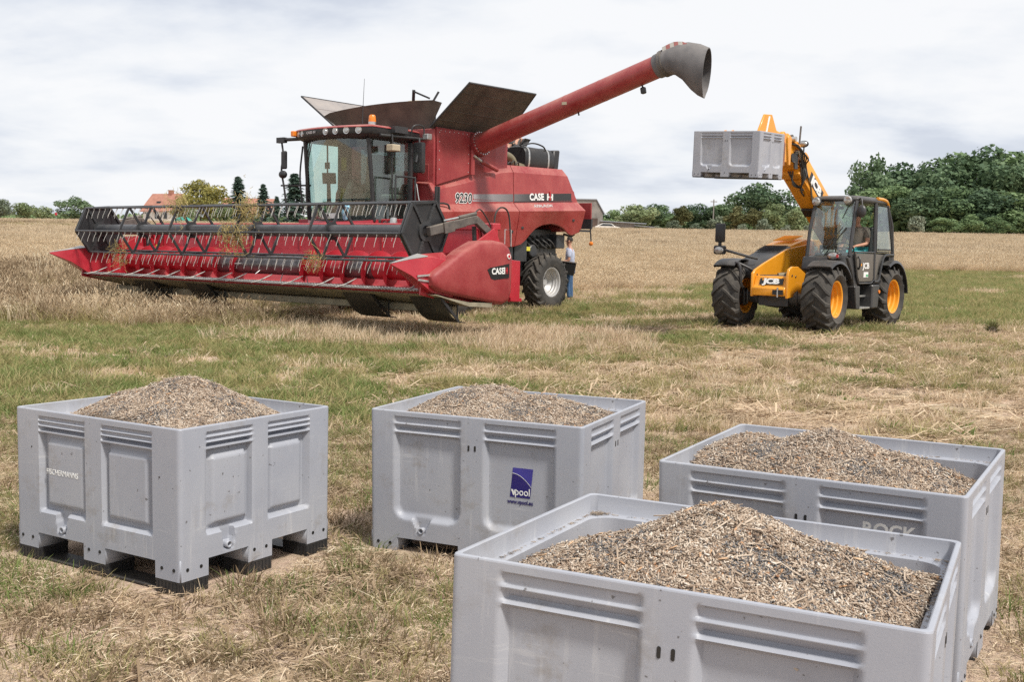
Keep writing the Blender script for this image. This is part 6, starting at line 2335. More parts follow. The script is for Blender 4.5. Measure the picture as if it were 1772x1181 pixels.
    for k in range(9):
        t = k / 8
        y = lerp(Y0, Y1 - 0.02, t)
        bow = 0.05 * (1 - (2 * t - 1) ** 2)
        xb, xm, xt = lerp(-0.56, -0.66, t) + bow, lerp(-0.66, -0.76, t) + bow, lerp(-0.84, -0.92, t) + bow
        rings.append([(xb, y, 1.39), (xm, y, 1.9), (xt, y, 2.41), (xt - 0.006, y, 2.41), (xm - 0.006, y, 1.9), (xb - 0.006, y, 1.39)])
    C_(MB().loft(rings), 'windscreen', 'glass_tele', smooth=50)
    pane([(-1.84, Y1, 1.50), (-2.70, Y1 - 0.02, 1.50), (-2.52, Y1 - 0.06, 2.36), (-1.84, Y1 - 0.02, 2.36)], 'rear_side_window')
    pane([(-0.75, Y0, 1.42), (-1.76, Y0, 1.42), (-1.76, Y0 + 0.01, 2.36), (-0.9, Y0 + 0.01, 2.36)], 'side_window')
    pane([(-1.84, Y0, 1.42), (-2.72, Y0 + 0.02, 1.42), (-2.56, Y0 + 0.03, 2.36), (-1.84, Y0 + 0.01, 2.36)], 'side_window')
    pane([(-2.76, Y0 + 0.05, 1.45), (-2.76, Y1 - 0.08, 1.45), (-2.56, Y1 - 0.12, 2.36), (-2.56, Y0 + 0.06, 2.36)], 'rear_window')
    # window frame of the rear side window
    C_(MB().tube([(-1.86, Y1 + 0.005, 1.47), (-2.74, Y1 - 0.015, 1.47), (-2.53, Y1 - 0.06, 2.38), (-1.86, Y1 - 0.015, 2.38), (-1.86, Y1 + 0.005, 1.47)], 0.018, 6), 'window_frame', 'black')
    C_(MB().beam((-1.95, Y1 + 0.012, 1.52), (-2.6, Y1 - 0.005, 1.52), 0.02, 0.03), 'window_catch', 'black')
    # roof
    mb = MB()
    rg = []
    for ins, z in ((0.03, 2.40), (0.0, 2.43), (0.0, 2.47), (0.06, 2.51), (0.2, 2.53)):
        rg.append([(-0.84 - ins, Y0 - 0.02 + ins * .6, z), (-0.90 - ins, Y1 + 0.0 - ins * .6, z), (-1.9, Y1 + 0.01 - ins * .6, z), (-2.58 + ins, Y1 - 0.06 - ins * .6, z), (-2.62 + ins, Y0 + ins * .6, z)])
    mb.loft(rg)
    C_(mb, 'roof', 'tgrey', bevel=0.015, smooth=50)
    mb = MB()
    mb.tube(curve_pts([(-1.85, Y1 - 0.01, 2.50), (-2.3, Y1 - 0.04, 2.49), (-2.56, Y1 - 0.08, 2.42), (-2.64, Y1 - 0.10, 2.30)], 4), 0.035, 8)
    C_(mb, 'roof_edge', 'yellow')
    # door with olive lower panel
    mb = MB()
    mb.prism([(-0.86, 1.44), (-1.72, 1.44), (-1.74, 0.95), (-1.66, 0.90), (-1.08, 0.90), (-1.0, 1.0)], 'y', Y1 - 0.01, Y1 + 0.02)
    door = C_(mb, 'door', 'olive', bevel=0.008)
    MB().tube([(-0.80, Y1 + 0.012, 1.46), (-1.74, Y1 + 0.012, 1.46), (-1.76, Y1 + 0.012, 0.93), (-1.66, Y1 + 0.012, 0.87), (-1.06, Y1 + 0.012, 0.87), (-0.96, Y1 + 0.012, 1.0), (-0.80, Y1 + 0.012, 1.46)], 0.02, 6).build('door_frame', 'tgrey', door)
    text('JCB', 0.155, (-1.36, Y1 + 0.024, 1.20), (-1, 0, 0), (0, 0, 1), 'white', door, bold=0.004, sx=1.3, spacing=0.95)
    MB().bb(-1.155, -1.12, Y1 + 0.018, Y1 + 0.026, 1.20, 1.245).build('logo_square', 'yellow', door)
    MB().bb(-1.26, -1.48, Y1 + 0.019, Y1 + 0.023, 0.985, 1.085).build('label', 'white', door)
    MB().bb(-1.37, -1.47, Y1 + 0.0235, Y1 + 0.0255, 0.995, 1.04).build('label_patch', 'greenprint', door)
    mb = MB()
    mb.tube(curve_pts([(-0.99, Y1 + 0.02, 1.38), (-0.97, Y1 + 0.06, 1.32), (-0.97, Y1 + 0.06, 1.2), (-1.02, Y1 + 0.02, 1.14)], 4), 0.016, 8)
    mb.build('handle', 'black', door)
    C_(MB().prism([(-1.82, 1.44), (-2.76, 1.40), (-2.30, 1.38), (-2.05, 1.15), (-1.95, 0.90), (-1.82, 0.90)], 'y', Y1 - 0.03, Y1), 'rear_quarter', 'olive', bevel=0.006)
    mb = MB()
    mb.tube(curve_pts([(-1.78, Y1 + 0.02, 0.9), (-2.0, Y1 + 0.02, 0.92), (-2.12, Y1 + 0.02, 1.2), (-2.3, Y1 + 0.01, 1.40), (-2.78, Y1, 1.42)], 4), 0.024, 6)
    C_(mb, 'arch_trim', 'tgrey')
    C_(MB().bb(-2.95, -2.72, Y0, Y1 - 0.05, 1.22, 1.42), 'rear_bulkhead', 'black', bevel=0.01)
    # front corner of the cab below the door
    mb = MB()
    mb.prism([(-0.55, 1.36), (-0.86, 1.42), (-1.04, 0.96), (-1.10, 0.80), (-0.90, 0.80), (-0.78, 1.10)], 'y', Y1 - 0.12, Y1 - 0.012)
    C_(mb, 'corner_panel', 'tgrey', bevel=0.02)
    # steps
    mb = MB()
    mb.prism([(-0.86, 0.82), (-1.10, 0.82), (-1.14, 0.38), (-0.96, 0.38)], 'y', 0.86, 1.12)
    st = B(mb, 'step_box', 'tgrey', bevel=0.015)
    mb = MB()
    mb.prism([(-1.62, 0.84), (-1.98, 0.84), (-1.92, 0.38), (-1.62, 0.38)], 'y', 0.80, 1.16)
    B(mb, 'step_box', 'tgrey', bevel=0.025)
    for z, yo in ((0.62, 1.02), (0.40, 1.12)):
        B(MB().bb(-1.62, -1.12, 0.82, yo, z - 0.02, z + 0.015), 'step_tread', 'steel', bevel=0.004)
    B(MB().bb(-1.62, -1.10, 0.78, 0.82, 0.38, 0.86), 'step_back', 'black')
    B(MB().cyl((-1.93, 1.15, 0.70), (-1.93, 1.175, 0.70), 0.035, 12), 'side_marker', 'amber')
    # inside the cab
    mb = MB()
    mb.box((-1.95, 0.68, 1.30), (0.46, 0.46, 0.12))
    mb.box((-2.16, 0.68, 1.65), (0.12, 0.44, 0.62), (0, -0.15, 0))
    C_(mb, 'seat', 'black', bevel=0.03)
    C_(MB().bb(-2.1, -1.8, 0.5, 0.86, 0.92, 1.24), 'seat_base', 'black')
    C_(MB().tube([(-1.12, 0.68, 0.95), (-1.20, 0.68, 1.35), (-1.33, 0.68, 1.52)], [0.07, 0.06, 0.04], 8), 'steering_column', 'black')
    mb = MB()
    mb.M = Matrix.Translation((-1.35, 0.68, 1.54)) @ Matrix.Rotation(R(-35), 4, 'Y')
    mb.lathe([(0.17 + 0.014 * math.cos(a), 0.014 * math.sin(a)) for a in [2 * PI * k / 6 for k in range(6)]], 22, 'z', closed=True)
    mb.box((0, 0, 0), (0.03, 0.32, 0.015))
    C_(mb, 'steering_wheel', 'black')
    C_(MB().bb(-1.15, -0.75, 0.32, 1.02, 1.30, 1.44), 'dashboard', 'black', bevel=0.03)
    C_(MB().box((-0.95, 0.42, 1.50), (0.10, 0.14, 0.16), (0, 0.3, 0.4)), 'display', 'black', bevel=0.01)
    C_(MB().bb(-0.80, -0.76, 0.46, 0.72, 1.425, 1.50), 'papers', 'white')
    # wipers
    mb = MB()
    mb.tube([(-0.58, 0.62, 1.40), (-0.66, 0.86, 1.75), (-0.71, 0.97, 1.92)], 0.012, 6)
    mb.tube([(-0.55, 0.55, 1.42), (-0.70, 0.90, 1.92)], 0.008, 5)
    C_(mb, 'wiper', 'black')
    mb = MB()
    mb.tube([(-0.82, 0.95, 2.34), (-0.76, 0.86, 2.08)], 0.01, 5)
    mb.bb(-0.90, -0.86, 0.58, 0.82, 2.26, 2.32)
    C_(mb, 'sun_visor', 'black')
    # lights
    for y, z, x in ((Y0 + 0.06, 2.41, -0.76), (Y1 - 0.16, 2.43, -0.82)):
        mb = MB()
        mb.M = Matrix.Translation((x, y, z))
        mb.lathe([(0.0001, 0.06), (0.065, 0.05), (0.085, 0.02), (0.06, -0.05), (0.0001, -0.06)], 16, 'x')
        l = C_(mb, 'roof_light', 'lens')
        mb = MB()
        mb.M = Matrix.Translation((x - 0.03, y, z))
        mb.lathe([(0.08, 0.035), (0.092, 0.03), (0.092, 0.0), (0.08, 0.0)], 16, 'x', closed=True)
        mb.build('bezel', 'black', l)
    mb = MB()
    mb.box((-0.42, 0.88, 1.38), (0.12, 0.26, 0.15))
    hl = B(mb, 'headlight_housing', 'black', bevel=0.03)
    MB().sphere((-0.37, 0.88, 1.38), 0.1, 12, (0.35, 1.15, 0.62)).build('headlight', 'lens', hl)
    MB().bb(-0.355, -0.33, 0.955, 0.99, 1.35, 1.41).build('indicator', 'redlens', hl)
    # mirrors
    mb = MB()
    mb.sphere((-0.82, 1.20, 2.22), 0.12, 12, (0.45, 0.75, 1.0))
    m1 = B(mb, 'mirror', 'tgrey')
    MB().tube(curve_pts([(-0.95, 1.08, 2.44), (-0.88, 1.16, 2.46), (-0.84, 1.2, 2.34)], 4), 0.014, 6).build('mirror_arm', 'black', m1)
    mb = MB()
    mb.tube([(0.02, -0.45, 1.30), (0.10, -0.62, 1.34), (0.32, -1.02, 1.46)], 0.026, 8)
    arm = B(mb, 'mirror_arm', 'tgrey')
    MB().bb(0.24, 0.38, -1.22, -1.0, 1.37, 1.54).build('lamp_housing', 'black', arm, bevel=0.025)
    MB().sphere((0.39, -1.09, 1.45), 0.1, 12, (0.3, 1.0, 0.66)).build('headlight', 'lens', arm)
    mb = MB()
    mb.bb(0.26, 0.35, -1.21, -1.02, 1.60, 1.96)
    mb.bb(0.28, 0.33, -1.15, -1.08, 1.52, 1.62)
    mb.build('mirror', 'black', arm, bevel=0.03, seg=2)
    # fenders
    def fender(xc, ya, yb, r, a0, a1, zc=0.592, drop=True):
        rings = []
        for k in range(15):
            a = lerp(a0, a1, k / 14)
            cs, sn = math.cos(a), math.sin(a)
            rings.append([(xc + r * cs, ya, zc + r * sn), (xc + (r + 0.01) * cs, (ya + yb) / 2, zc + (r + 0.012) * sn), (xc + r * cs, yb - 0.02, zc + r * sn), (xc + (r - 0.05) * cs, yb, zc + (r - 0.05) * sn), (xc + (r - 0.055) * cs, yb - 0.02, zc + (r - 0.055) * sn), (xc + (r - 0.02) * cs, yb - 0.04, zc + (r - 0.02) * sn), (xc + (r - 0.02) * cs, ya, zc + (r - 0.02) * sn)])
        return B(MB().loft(rings), 'fender', 'tgrey', smooth=50)
    fender(0, 0.72, 1.19, 0.70, R(146), R(58))
    fender(0, -0.74, -1.16, 0.70, R(130), R(55))
    fender(-2.75, 0.72, 1.18, 0.72, R(176), R(60))
    fender(-2.75, -0.72, -1.18, 0.72, R(176), R(30))
    mb = MB()
    mb.tube(curve_pts([(0.30, -0.76, 1.22), (0.40, -0.62, 1.16), (0.36, -0.60, 0.8), (0.20, -0.62, 0.72)], 5), 0.028, 8)
    mb.tube(curve_pts([(0.05, -0.46, 1.02), (0.15, -0.52, 1.10), (0.30, -0.70, 1.21)], 4), 0.025, 8)
    B(mb, 'fender_bracket', 'tgrey')
    # --- boom
    boom = empty('boom', root)
    D = lambda mb, name, mat, **k: mb.build(name, mat, boom, **k)
    yc = 0.06
    ph = R(33.3)
    dv = Vector((math.cos(ph), 0, math.sin(ph)))
    uv = Vector((-math.sin(ph), 0, math.cos(ph)))
    base = Vector((-1.0, yc, 2.56))
    def bp(s, u=0.0, y=0.0):
        return base + dv * s + uv * u + Vector((0, y, 0))
    def sect(s0, s1, hw, ut, ub):
        return [[bp(s0, ub, -hw), bp(s0, ub, hw), bp(s0, ut, hw), bp(s0, ut, -hw)], [bp(s1, ub, -hw), bp(s1, ub, hw), bp(s1, ut, hw), bp(s1, ut, -hw)]]
    D(MB().loft(sect(-2.6, 0.95, 0.205, 0.245, -0.19)), 'outer_boom', 'yellow', bevel=0.025, seg=2)
    D(MB().loft(sect(0.9, 1.32, 0.155, 0.17, -0.17)), 'inner_boom', 'yellow', bevel=0.02)
    D(MB().loft(sect(0.80, 0.97, 0.225, 0.262, -0.245)), 'boom_collar', 'yellow', bevel=0.01)
    D(MB().loft(sect(-1.2, 0.75, 0.13, -0.191, -0.235)), 'under_rail', 'yellow')
    D(MB().loft(sect(-0.35, -0.12, 0.14, -0.236, -0.29)), 'boom_lug', 'black', bevel=0.01)
    # JCB plate on the side of the boom
    c = bp(0.20, 0.03, 0.206)
    mb = MB()
    mb.plate([c + dv * s + uv * u for s, u in ((-0.34, -0.105), (0.34, -0.105), (0.34, 0.105), (-0.34, 0.105))], 0.006)
    pl = D(mb, 'name_plate', 'blackprint')
    text('JCB', 0.225, c + Vector((0, 0.005, 0)), -dv, uv, 'white', pl, bold=0.012, sx=1.55, spacing=0.9)
    D(MB().cyl(bp(-0.62, 0.02, 0.200), bp(-0.62, 0.02, 0.209), 0.10, 24), 'access_cover', 'yellow')
    D(MB().plate([bp(-0.26, -0.09, 0.207), bp(-0.42, -0.09, 0.207), bp(-0.42, -0.075, 0.207), bp(-0.26, -0.075, 0.207)], 0.003), 'label', 'white')
    # hydraulic lines along the underside
    D(MB().tube([bp(0.9, -0.05, 0.235), bp(0.45, -0.10, 0.225), bp(0.2, -0.245, 0.20), bp(-0.4, -0.26, 0.19), bp(-1.4, -0.26, 0.19)], 0.018, 6), 'hydraulic_line', 'exhaust')
    for k in range(4):
        D(MB().tube(curve_pts([bp(1.1 - 0.1 * k, 0.05, 0.17), bp(1.0 - 0.05 * k, -0.15, 0.25 + 0.02 * k), bp(0.7, -0.3 - 0.03 * k, 0.2), bp(0.55 - 0.1 * k, -0.22, 0.05), bp(0.4, -0.2, 0.0)], 5), 0.015, 6), 'hydraulic_hose', 'hose')
    # boom head: arched nose down to the carriage
    HX = bp(1.28)
    mb = MB()
    for s in (-1, 1):
        y0, y1 = yc + s * 0.16, yc + s * 0.205
        mb.prism([(HX.x - 0.25, HX.z - 0.12), (HX.x - 0.12, HX.z + 0.20), (HX.x + 0.35, HX.z + 0.33), (HX.x + 0.85, HX.z + 0.05), (HX.x + 1.25, HX.z - 0.20), (HX.x + 1.25, HX.z - 0.36), (HX.x + 0.95, HX.z - 0.36), (HX.x + 0.55, HX.z - 0.20), (HX.x + 0.10, HX.z - 0.20)], 'y', min(y0, y1), max(y0, y1))
    D(mb, 'boom_head', 'yellow', bevel=0.008)
    mb = MB()
    mb.prism([(HX.x + 0.970, HX.z + 0.18), (HX.x + 1.240, HX.z + 0.56), (HX.x + 1.520, HX.z + 0.54), (HX.x + 1.820, HX.z + 0.10), (HX.x + 1.620, HX.z - 0.1), (HX.x + 1.120, HX.z + 0.0)], 'y', yc + 0.30, yc + 0.335)
    tl = D(mb, 'tilt_link', 'yellow', bevel=0.008)
    mb = MB()
    mb.plate([(HX.x + 1.320, yc + 0.338, HX.z + 0.52), (HX.x + 1.375, yc + 0.338, HX.z + 0.52), (HX.x + 1.520, yc + 0.338, HX.z + 0.10), (HX.x + 1.465, yc + 0.338, HX.z + 0.10)], 0.004)
    mb.build('warning_stripe', 'white', tl)
    mb = MB()
    for p, w2 in (((HX.x + 0.32, HX.z + 0.22), 0.36), ((HX.x + 0.0, HX.z + 0.02), 0.24), ((HX.x + 1.15, HX.z - 0.28), 0.30)):
        mb.cyl((p[0], yc - w2, p[1]), (p[0], yc + w2, p[1]), 0.045, 12)
    D(mb, 'pivot_pins', 'steel')
    mb = MB()
    mb.cyl((HX.x - 0.05, yc, HX.z + 0.26), (HX.x + 0.5, yc, HX.z + 0.33), 0.06, 12)
    D(mb, 'tilt_ram', 'yellow')
    D(MB().cyl((HX.x - 0.1, yc + 0.22, HX.z + 0.18), (HX.x - 0.14, yc + 0.22, HX.z + 0.50), 0.018, 8), 'hose_guide', 'greyarm')
    D(MB().cyl((HX.x + 0.15, yc + 0.22, HX.z - 0.10), (HX.x + 0.15, yc + 0.24, HX.z - 0.10), 0.085, 20), 'hose_wheel', 'darksteel')
    # pins, links and hoses about the boom head
    for k, (dx, dz, r) in enumerate(((-0.08, 0.10, 0.06), (0.22, 0.26, 0.055), (0.55, -0.02, 0.065), (0.10, -0.14, 0.05))):
        D(MB().cyl((HX.x + dx, yc + 0.204, HX.z + dz), (HX.x + dx, yc + 0.235, HX.z + dz), r, 16), 'pin_cap', 'greyarm' if k % 2 else 'yellow')
    D(MB().beam((HX.x - 0.22, yc + 0.225, HX.z - 0.05), (HX.x + 0.30, yc + 0.225, HX.z + 0.25), 0.03, 0.10, (0, 1, 0)), 'link_plate', 'yellow', bevel=0.006)
    D(MB().beam((HX.x + 0.02, yc + 0.222, HX.z - 0.30), (HX.x + 0.02, yc + 0.222, HX.z + 0.02), 0.03, 0.12, (1, 0, 0)), 'link_plate', 'darksteel', bevel=0.006)
    D(MB().tube([(HX.x - 0.02, yc + 0.25, HX.z + 0.05), (HX.x - 0.20, yc + 0.25, HX.z - 0.16)], 0.032, 8), 'link_rod', 'steel')
    for k in range(5):
        D(MB().tube(curve_pts([(HX.x + 0.25 - 0.05 * k, yc + 0.22, HX.z + 0.15), (HX.x + 0.05 - 0.05 * k, yc + 0.30 + 0.02 * k, HX.z + 0.10 - 0.05 * k), (HX.x - 0.12 - 0.04 * k, yc + 0.28, HX.z - 0.20), (HX.x - 0.30 - 0.05 * k, yc + 0.24, HX.z - 0.34 - 0.03 * k)], 4), 0.014, 6), 'hydraulic_hose', 'hose')
    for k in range(3):
        D(MB().tube(curve_pts([bp(1.0, -0.2, 0.05 * k), bp(0.85, -0.34 - 0.03 * k, 0.10), bp(0.60, -0.30, 0.14), bp(0.45, -0.24, 0.12)], 4), 0.013, 6), 'hydraulic_hose', 'hose')
    # work light on the boom
    c = bp(1.0, 0.32, 0.18)
    mb = MB()
    mb.sphere(c + Vector((0.05, 0, 0.08)), 0.105, 12, (0.55, 1.0, 0.62))
    wl = D(mb, 'work_light', 'black')
    MB().sphere(c + Vector((0.085, 0.0, 0.08)), 0.09, 12, (0.4, 0.95, 0.55)).build('lamp_lens', 'lens', wl)
    MB().tube([bp(1.0, 0.12, 0.16), bp(1.0, 0.26, 0.18), c + Vector((0.03, 0, 0.03))], 0.014, 6).build('lamp_bracket', 'black', wl)
    # --- carriage and forks, square to the lifted box
    Tb = TMI @ box_frame('T')
    mbk = MB(Tb)
    for y in (0.10, 1.10):
        mbk.prism([(1.05, 0.24), (1.05, 0.78), (1.12, 0.82), (1.20, 0.78), (1.20, 0.24)], 'y', y - 0.04, y + 0.04)
    mbk.bb(1.05, 1.11, 0.06, 1.14, 0.62, 0.74)
    mbk.bb(1.05, 1.11, 0.06, 1.14, 0.24, 0.34)
    mbk.bb(1.11, 1.22, 0.40, 0.48, 0.26, 0.8)
    mbk.bb(1.11, 1.22, 0.72, 0.80, 0.26, 0.8)
    mbk.mesh
    cr = mbk.build('carriage', 'yellow', root, bevel=0.008)
    for y in (0.02, 0.05):
        m3 = MB(Tb)
        m3.prism([(1.04, 0.60), (1.04, 0.72), (1.10, 0.76), (1.20, 0.72), (1.20, 0.25), (1.12, 0.25)], 'y', -0.045, -0.005)
    m3.build('carriage_plate', 'yellow', cr, bevel=0.008)
    for y in (1.0, 1.14):
        m3 = MB(Tb)
        m3.lathe([(0.0001, y), (0.035, y), (0.035, y + 0.03), (0.0001, y + 0.03)], 12, 'y', (1.12, 0, 0.81))
        m3.build('hook_eye', 'yellow', cr)
    for y in (0.345, 0.855):
        m3 = MB(Tb)
        m3.prism([(1.045, 0.60), (1.0, 0.60), (1.0, 0.082), (0.02, 0.072), (0.02, 0.062), (1.0, 0.045), (1.045, 0.045)], 'y', y - 0.06, y + 0.06)
        m3.build('fork', 'black', root, bevel=0.006)
    return root

# ------------------------------------------------------------------ people
def skin_mesh(name, nodes, edges, mats, levels=1):
    """nodes: {key: (pos, (rx, ry))}; one continuous skinned surface"""
    keys = list(nodes)
    me = bpy.data.meshes.new(name + '_skeleton')
    me.from_pydata([nodes[k][0] for k in keys], [(keys.index(a), keys.index(b)) for a, b in edges], [])
    o = bpy.data.objects.new(name, me)
    COL.objects.link(o)
    sk = o.modifiers.new('skin', 'SKIN')
    sk.use_smooth_shade = True
    if not me.skin_vertices:
        bpy.context.view_layer.objects.active = o
        o.select_set(True)
        bpy.ops.mesh.customdata_skin_add()
    for i, k in enumerate(keys):
        r = nodes[k][1]
        me.skin_vertices[0].data[i].radius = r if isinstance(r, tuple) else (r, r)
        me.skin_vertices[0].data[i].use_root = (i == 0)
    sb = o.modifiers.new('sub', 'SUBSURF')
    sb.levels = levels
    sb.render_levels = levels
    dg = bpy.context.evaluated_depsgraph_get()
    res = bpy.data.meshes.new_from_object(o.evaluated_get(dg), depsgraph=dg)
    bpy.data.objects.remove(o)
    bpy.data.meshes.remove(me)
    res.name = name
    res.materials.clear()
    res.materials.append(M[mats])
    res.shade_smooth()
    return res

def head_parts(root, c, fwd, hairc='hair', s=1.0, side=None):
    """face details around head centre c, facing fwd (unit, horizontal)"""
    f = Vector(fwd).normalized()
    l = Vector((0, 0, 1)).cross(f)
    c = Vector(c)
    mb = MB()
    for k in (-1, 1):
        mb.sphere(c + f * 0.088 * s + l * 0.033 * k * s + Vector((0, 0, 0.012 * s)), 0.012 * s, 8)
    mb.build('eyes', 'blackprint', root)
    rings = []
    for j in range(8):
        th = PI * (0.04 + 0.52 * j / 7)
        rings.append([c + Vector((0, 0, 0.018 * s)) - f * 0.012 * s + (f * math.cos(p) * 0.101 + l * math.sin(p) * 0.088) * math.sin(th) * s * (1 if math.cos(p) < 0.45 or th < 1.0 else 0.72) + Vector((0, 0, 0.125 * math.cos(th) * s * (1 if math.cos(p) < 0.4 else 0.95))) for p in [2 * PI * q / 16 for q in range(16)]])
    MB().loft(rings).build('hair', hairc, root, smooth=60)

def hand_nodes(nodes, edges, wrist, palm_dir, across, key, curl=0.4, r=0.011):
    """palm and five fingers growing from the wrist node"""
    d, a = Vector(palm_dir).normalized(), Vector(across).normalized()
    n = d.cross(a)
    w_ = Vector(nodes[wrist][0])
    nodes[key + 'p'] = (w_ + d * 0.06, (0.036, 0.017))
    edges.append((wrist, key + 'p'))
    for i, (off, ln) in enumerate(((-0.030, 0.068), (-0.010, 0.078), (0.010, 0.074), (0.029, 0.058))):
        b = w_ + d * 0.095 + a * off
        m_ = b + d * ln * 0.5 - n * ln * 0.5 * curl
        e_ = m_ + d * ln * 0.4 - n * ln * 0.6 * curl
        nodes[f'{key}f{i}a'] = (b, 0.0105)
        nodes[f'{key}f{i}b'] = (m_, 0.0095)
        nodes[f'{key}f{i}c'] = (e_, 0.008)
        edges += [(key + 'p', f'{key}f{i}a'), (f'{key}f{i}a', f'{key}f{i}b'), (f'{key}f{i}b', f'{key}f{i}c')]
    b = w_ + d * 0.035 - a * 0.042
    nodes[key + 't'] = (b, 0.012)
    nodes[key + 'u'] = (b + d * 0.045 - a * 0.022 - n * 0.012, 0.010)
    edges += [(wrist, key + 't'), (key + 't', key + 'u')]

def make_standing_man():
    y = 30.3
    px = 985
    x = (px - 886 - 2) / 1901.2 * y
    z = float(gz(x, y)) + 0.0
    # faces the machine: towards -x in the picture
    F = Vector((-0.97, 0.22, 0)).normalized()
    mw = Matrix(((F.x, -F.y, 0, x), (F.y, F.x, 0, y), (0, 0, 1, z), (0, 0, 0, 1)))
    root = thing('person', 'man in light blue short-sleeved shirt and jeans standing behind the rear wheel', 'person', mw)
    nd, ed = {}, []
    def n(k, p, r): nd[k] = (Vector(p), r)
    n('pel', (0, 0, 0.96), (0.135, 0.105))
    n('waist', (0.0, 0, 1.10), (0.13, 0.10))
    n('chest', (-0.01, 0, 1.32), (0.155, 0.115))
    n('neckb', (0.0, 0, 1.47), (0.07, 0.065))
    n('neck', (0.015, 0, 1.53), 0.053)
    n('jaw', (0.04, 0, 1.585), (0.062, 0.07))
    n('head', (0.03, 0, 1.67), (0.078, 0.098))
    n('top', (0.02, 0, 1.745), (0.062, 0.075))
    ed += [('pel', 'waist'), ('waist', 'chest'), ('chest', 'neckb'), ('neckb', 'neck'), ('neck', 'jaw'), ('jaw', 'head'), ('head', 'top')]
    for s, k in ((1, 'L'), (-1, 'R')):
        n('sh' + k, (-0.01, 0.19 * s, 1.41), 0.062)
        n('el' + k, (-0.02, 0.235 * s, 1.14), 0.044)
        n('wr' + k, (0.20, 0.20 * s, 1.09), 0.029)
        n('hip' + k, (0, 0.09 * s, 0.90), 0.088)
        n('kn' + k, (0.02 if s > 0 else -0.02, 0.10 * s, 0.50), 0.056)
        n('an' + k, (-0.02 if s > 0 else -0.05, 0.10 * s, 0.10), 0.04)
        n('to' + k, (0.12 if s > 0 else 0.08, 0.115 * s, 0.045), 0.037)
        ed += [('chest', 'sh' + k), ('sh' + k, 'el' + k), ('el' + k, 'wr' + k), ('pel', 'hip' + k), ('hip' + k, 'kn' + k), ('kn' + k, 'an' + k), ('an' + k, 'to' + k)]
        hand_nodes(nd, ed, 'wr' + k, (1, -0.1 * s, -0.05), (0, 0, 1), 'h' + k, 0.7)
    add('body', skin_mesh('body', nd, ed, 'skin'), root)
    def sub(keys, grow, extra=None):
        q = {k: (nd[k][0], tuple(v + grow for v in (nd[k][1] if isinstance(nd[k][1], tuple) else (nd[k][1],) * 2))) for k in keys}
        if extra: q.update(extra)
        return q
    sh = sub(['pel', 'waist', 'chest', 'neckb', 'shL', 'shR'], 0.02)
    for s, k in ((1, 'L'), (-1, 'R')):
        sh['sl' + k] = (nd['sh' + k][0].lerp(nd['el' + k][0], 0.78), (0.066, 0.066))
    add('shirt', skin_mesh('shirt', sh, [('pel', 'waist'), ('waist', 'chest'), ('chest', 'neckb'), ('chest', 'shL'), ('chest', 'shR'), ('shL', 'slL'), ('shR', 'slR')], 'shirt'), root)
    tr = sub(['pel', 'hipL', 'hipR', 'knL', 'knR', 'anL', 'anR'], 0.014)
    tr['pel'] = (Vector((0, 0, 0.93)), (0.14, 0.115))
    add('trousers', skin_mesh('trousers', tr, [('pel', 'hipL'), ('pel', 'hipR'), ('hipL', 'knL'), ('hipR', 'knR'), ('knL', 'anL'), ('knR', 'anR')], 'jeans'), root)
    for k in 'LR':
        q = {'a': (nd['an' + k][0] + Vector((-0.01, 0, -0.045)), (0.045, 0.05)), 'b': (nd['to' + k][0] + Vector((-0.04, 0, 0.002)), (0.05, 0.042)), 'c': (nd['to' + k][0] + Vector((0.05, 0, -0.006)), (0.042, 0.032))}
        add('shoe', skin_mesh('shoe', q, [('a', 'b'), ('b', 'c')], 'shoe'), root)
    head_parts(root, (0.035, 0, 1.672), (1, 0, -0.1))
    mb = MB()
    mb.loft([[Vector((0.125, -0.012, 1.655)), Vector((0.125, 0.012, 1.655)), Vector((0.118, 0, 1.69))], [Vector((0.150, -0.008, 1.638)), Vector((0.150, 0.008, 1.638)), Vector((0.135, 0, 1.66))]])
    mb.build('nose', 'skin', root)
    for s in (-1, 1):
        MB().sphere((0.015, 0.092 * s, 1.665), 0.03, 8, (0.7, 0.35, 1.1)).build('ear', 'skin', root)
    MB().beam((0.128, -0.02, 1.612), (0.128, 0.02, 1.612), 0.006, 0.008).build('mouth', 'redprint', root)
    mb = MB()
    for s in (-1, 1):
        mb.plate([(0.02, 0.075 * s, 1.50), (0.115, 0.02 * s, 1.475), (0.10, 0.055 * s, 1.43), (0.03, 0.09 * s, 1.47)], 0.008)
    mb.build('collar', 'shirt', root)
    # the black case he holds at belly height is a thing of its own
    cm = mw @ Matrix.Translation((0.04, 0.40, 1.0)) if False else mw
    case = thing('case', 'black open case held at belly height by the man behind the wheel', 'case', mw @ Matrix.Translation((0.02, 0.30, 0.0)))
    mb = MB()
    mb.prism([(-0.26, 1.07), (0.30, 1.12), (0.22, 0.80), (-0.19, 0.73)], 'y', -0.02, 0.05)
    mb.build('case_shell', 'case', case, bevel=0.012)
    mb = MB()
    mb.prism([(-0.27, 1.074), (0.31, 1.124), (0.31, 1.15), (-0.27, 1.095)], 'y', -0.06, 0.07)
    mb.build('case_lid', 'greyarm', case, bevel=0.006)

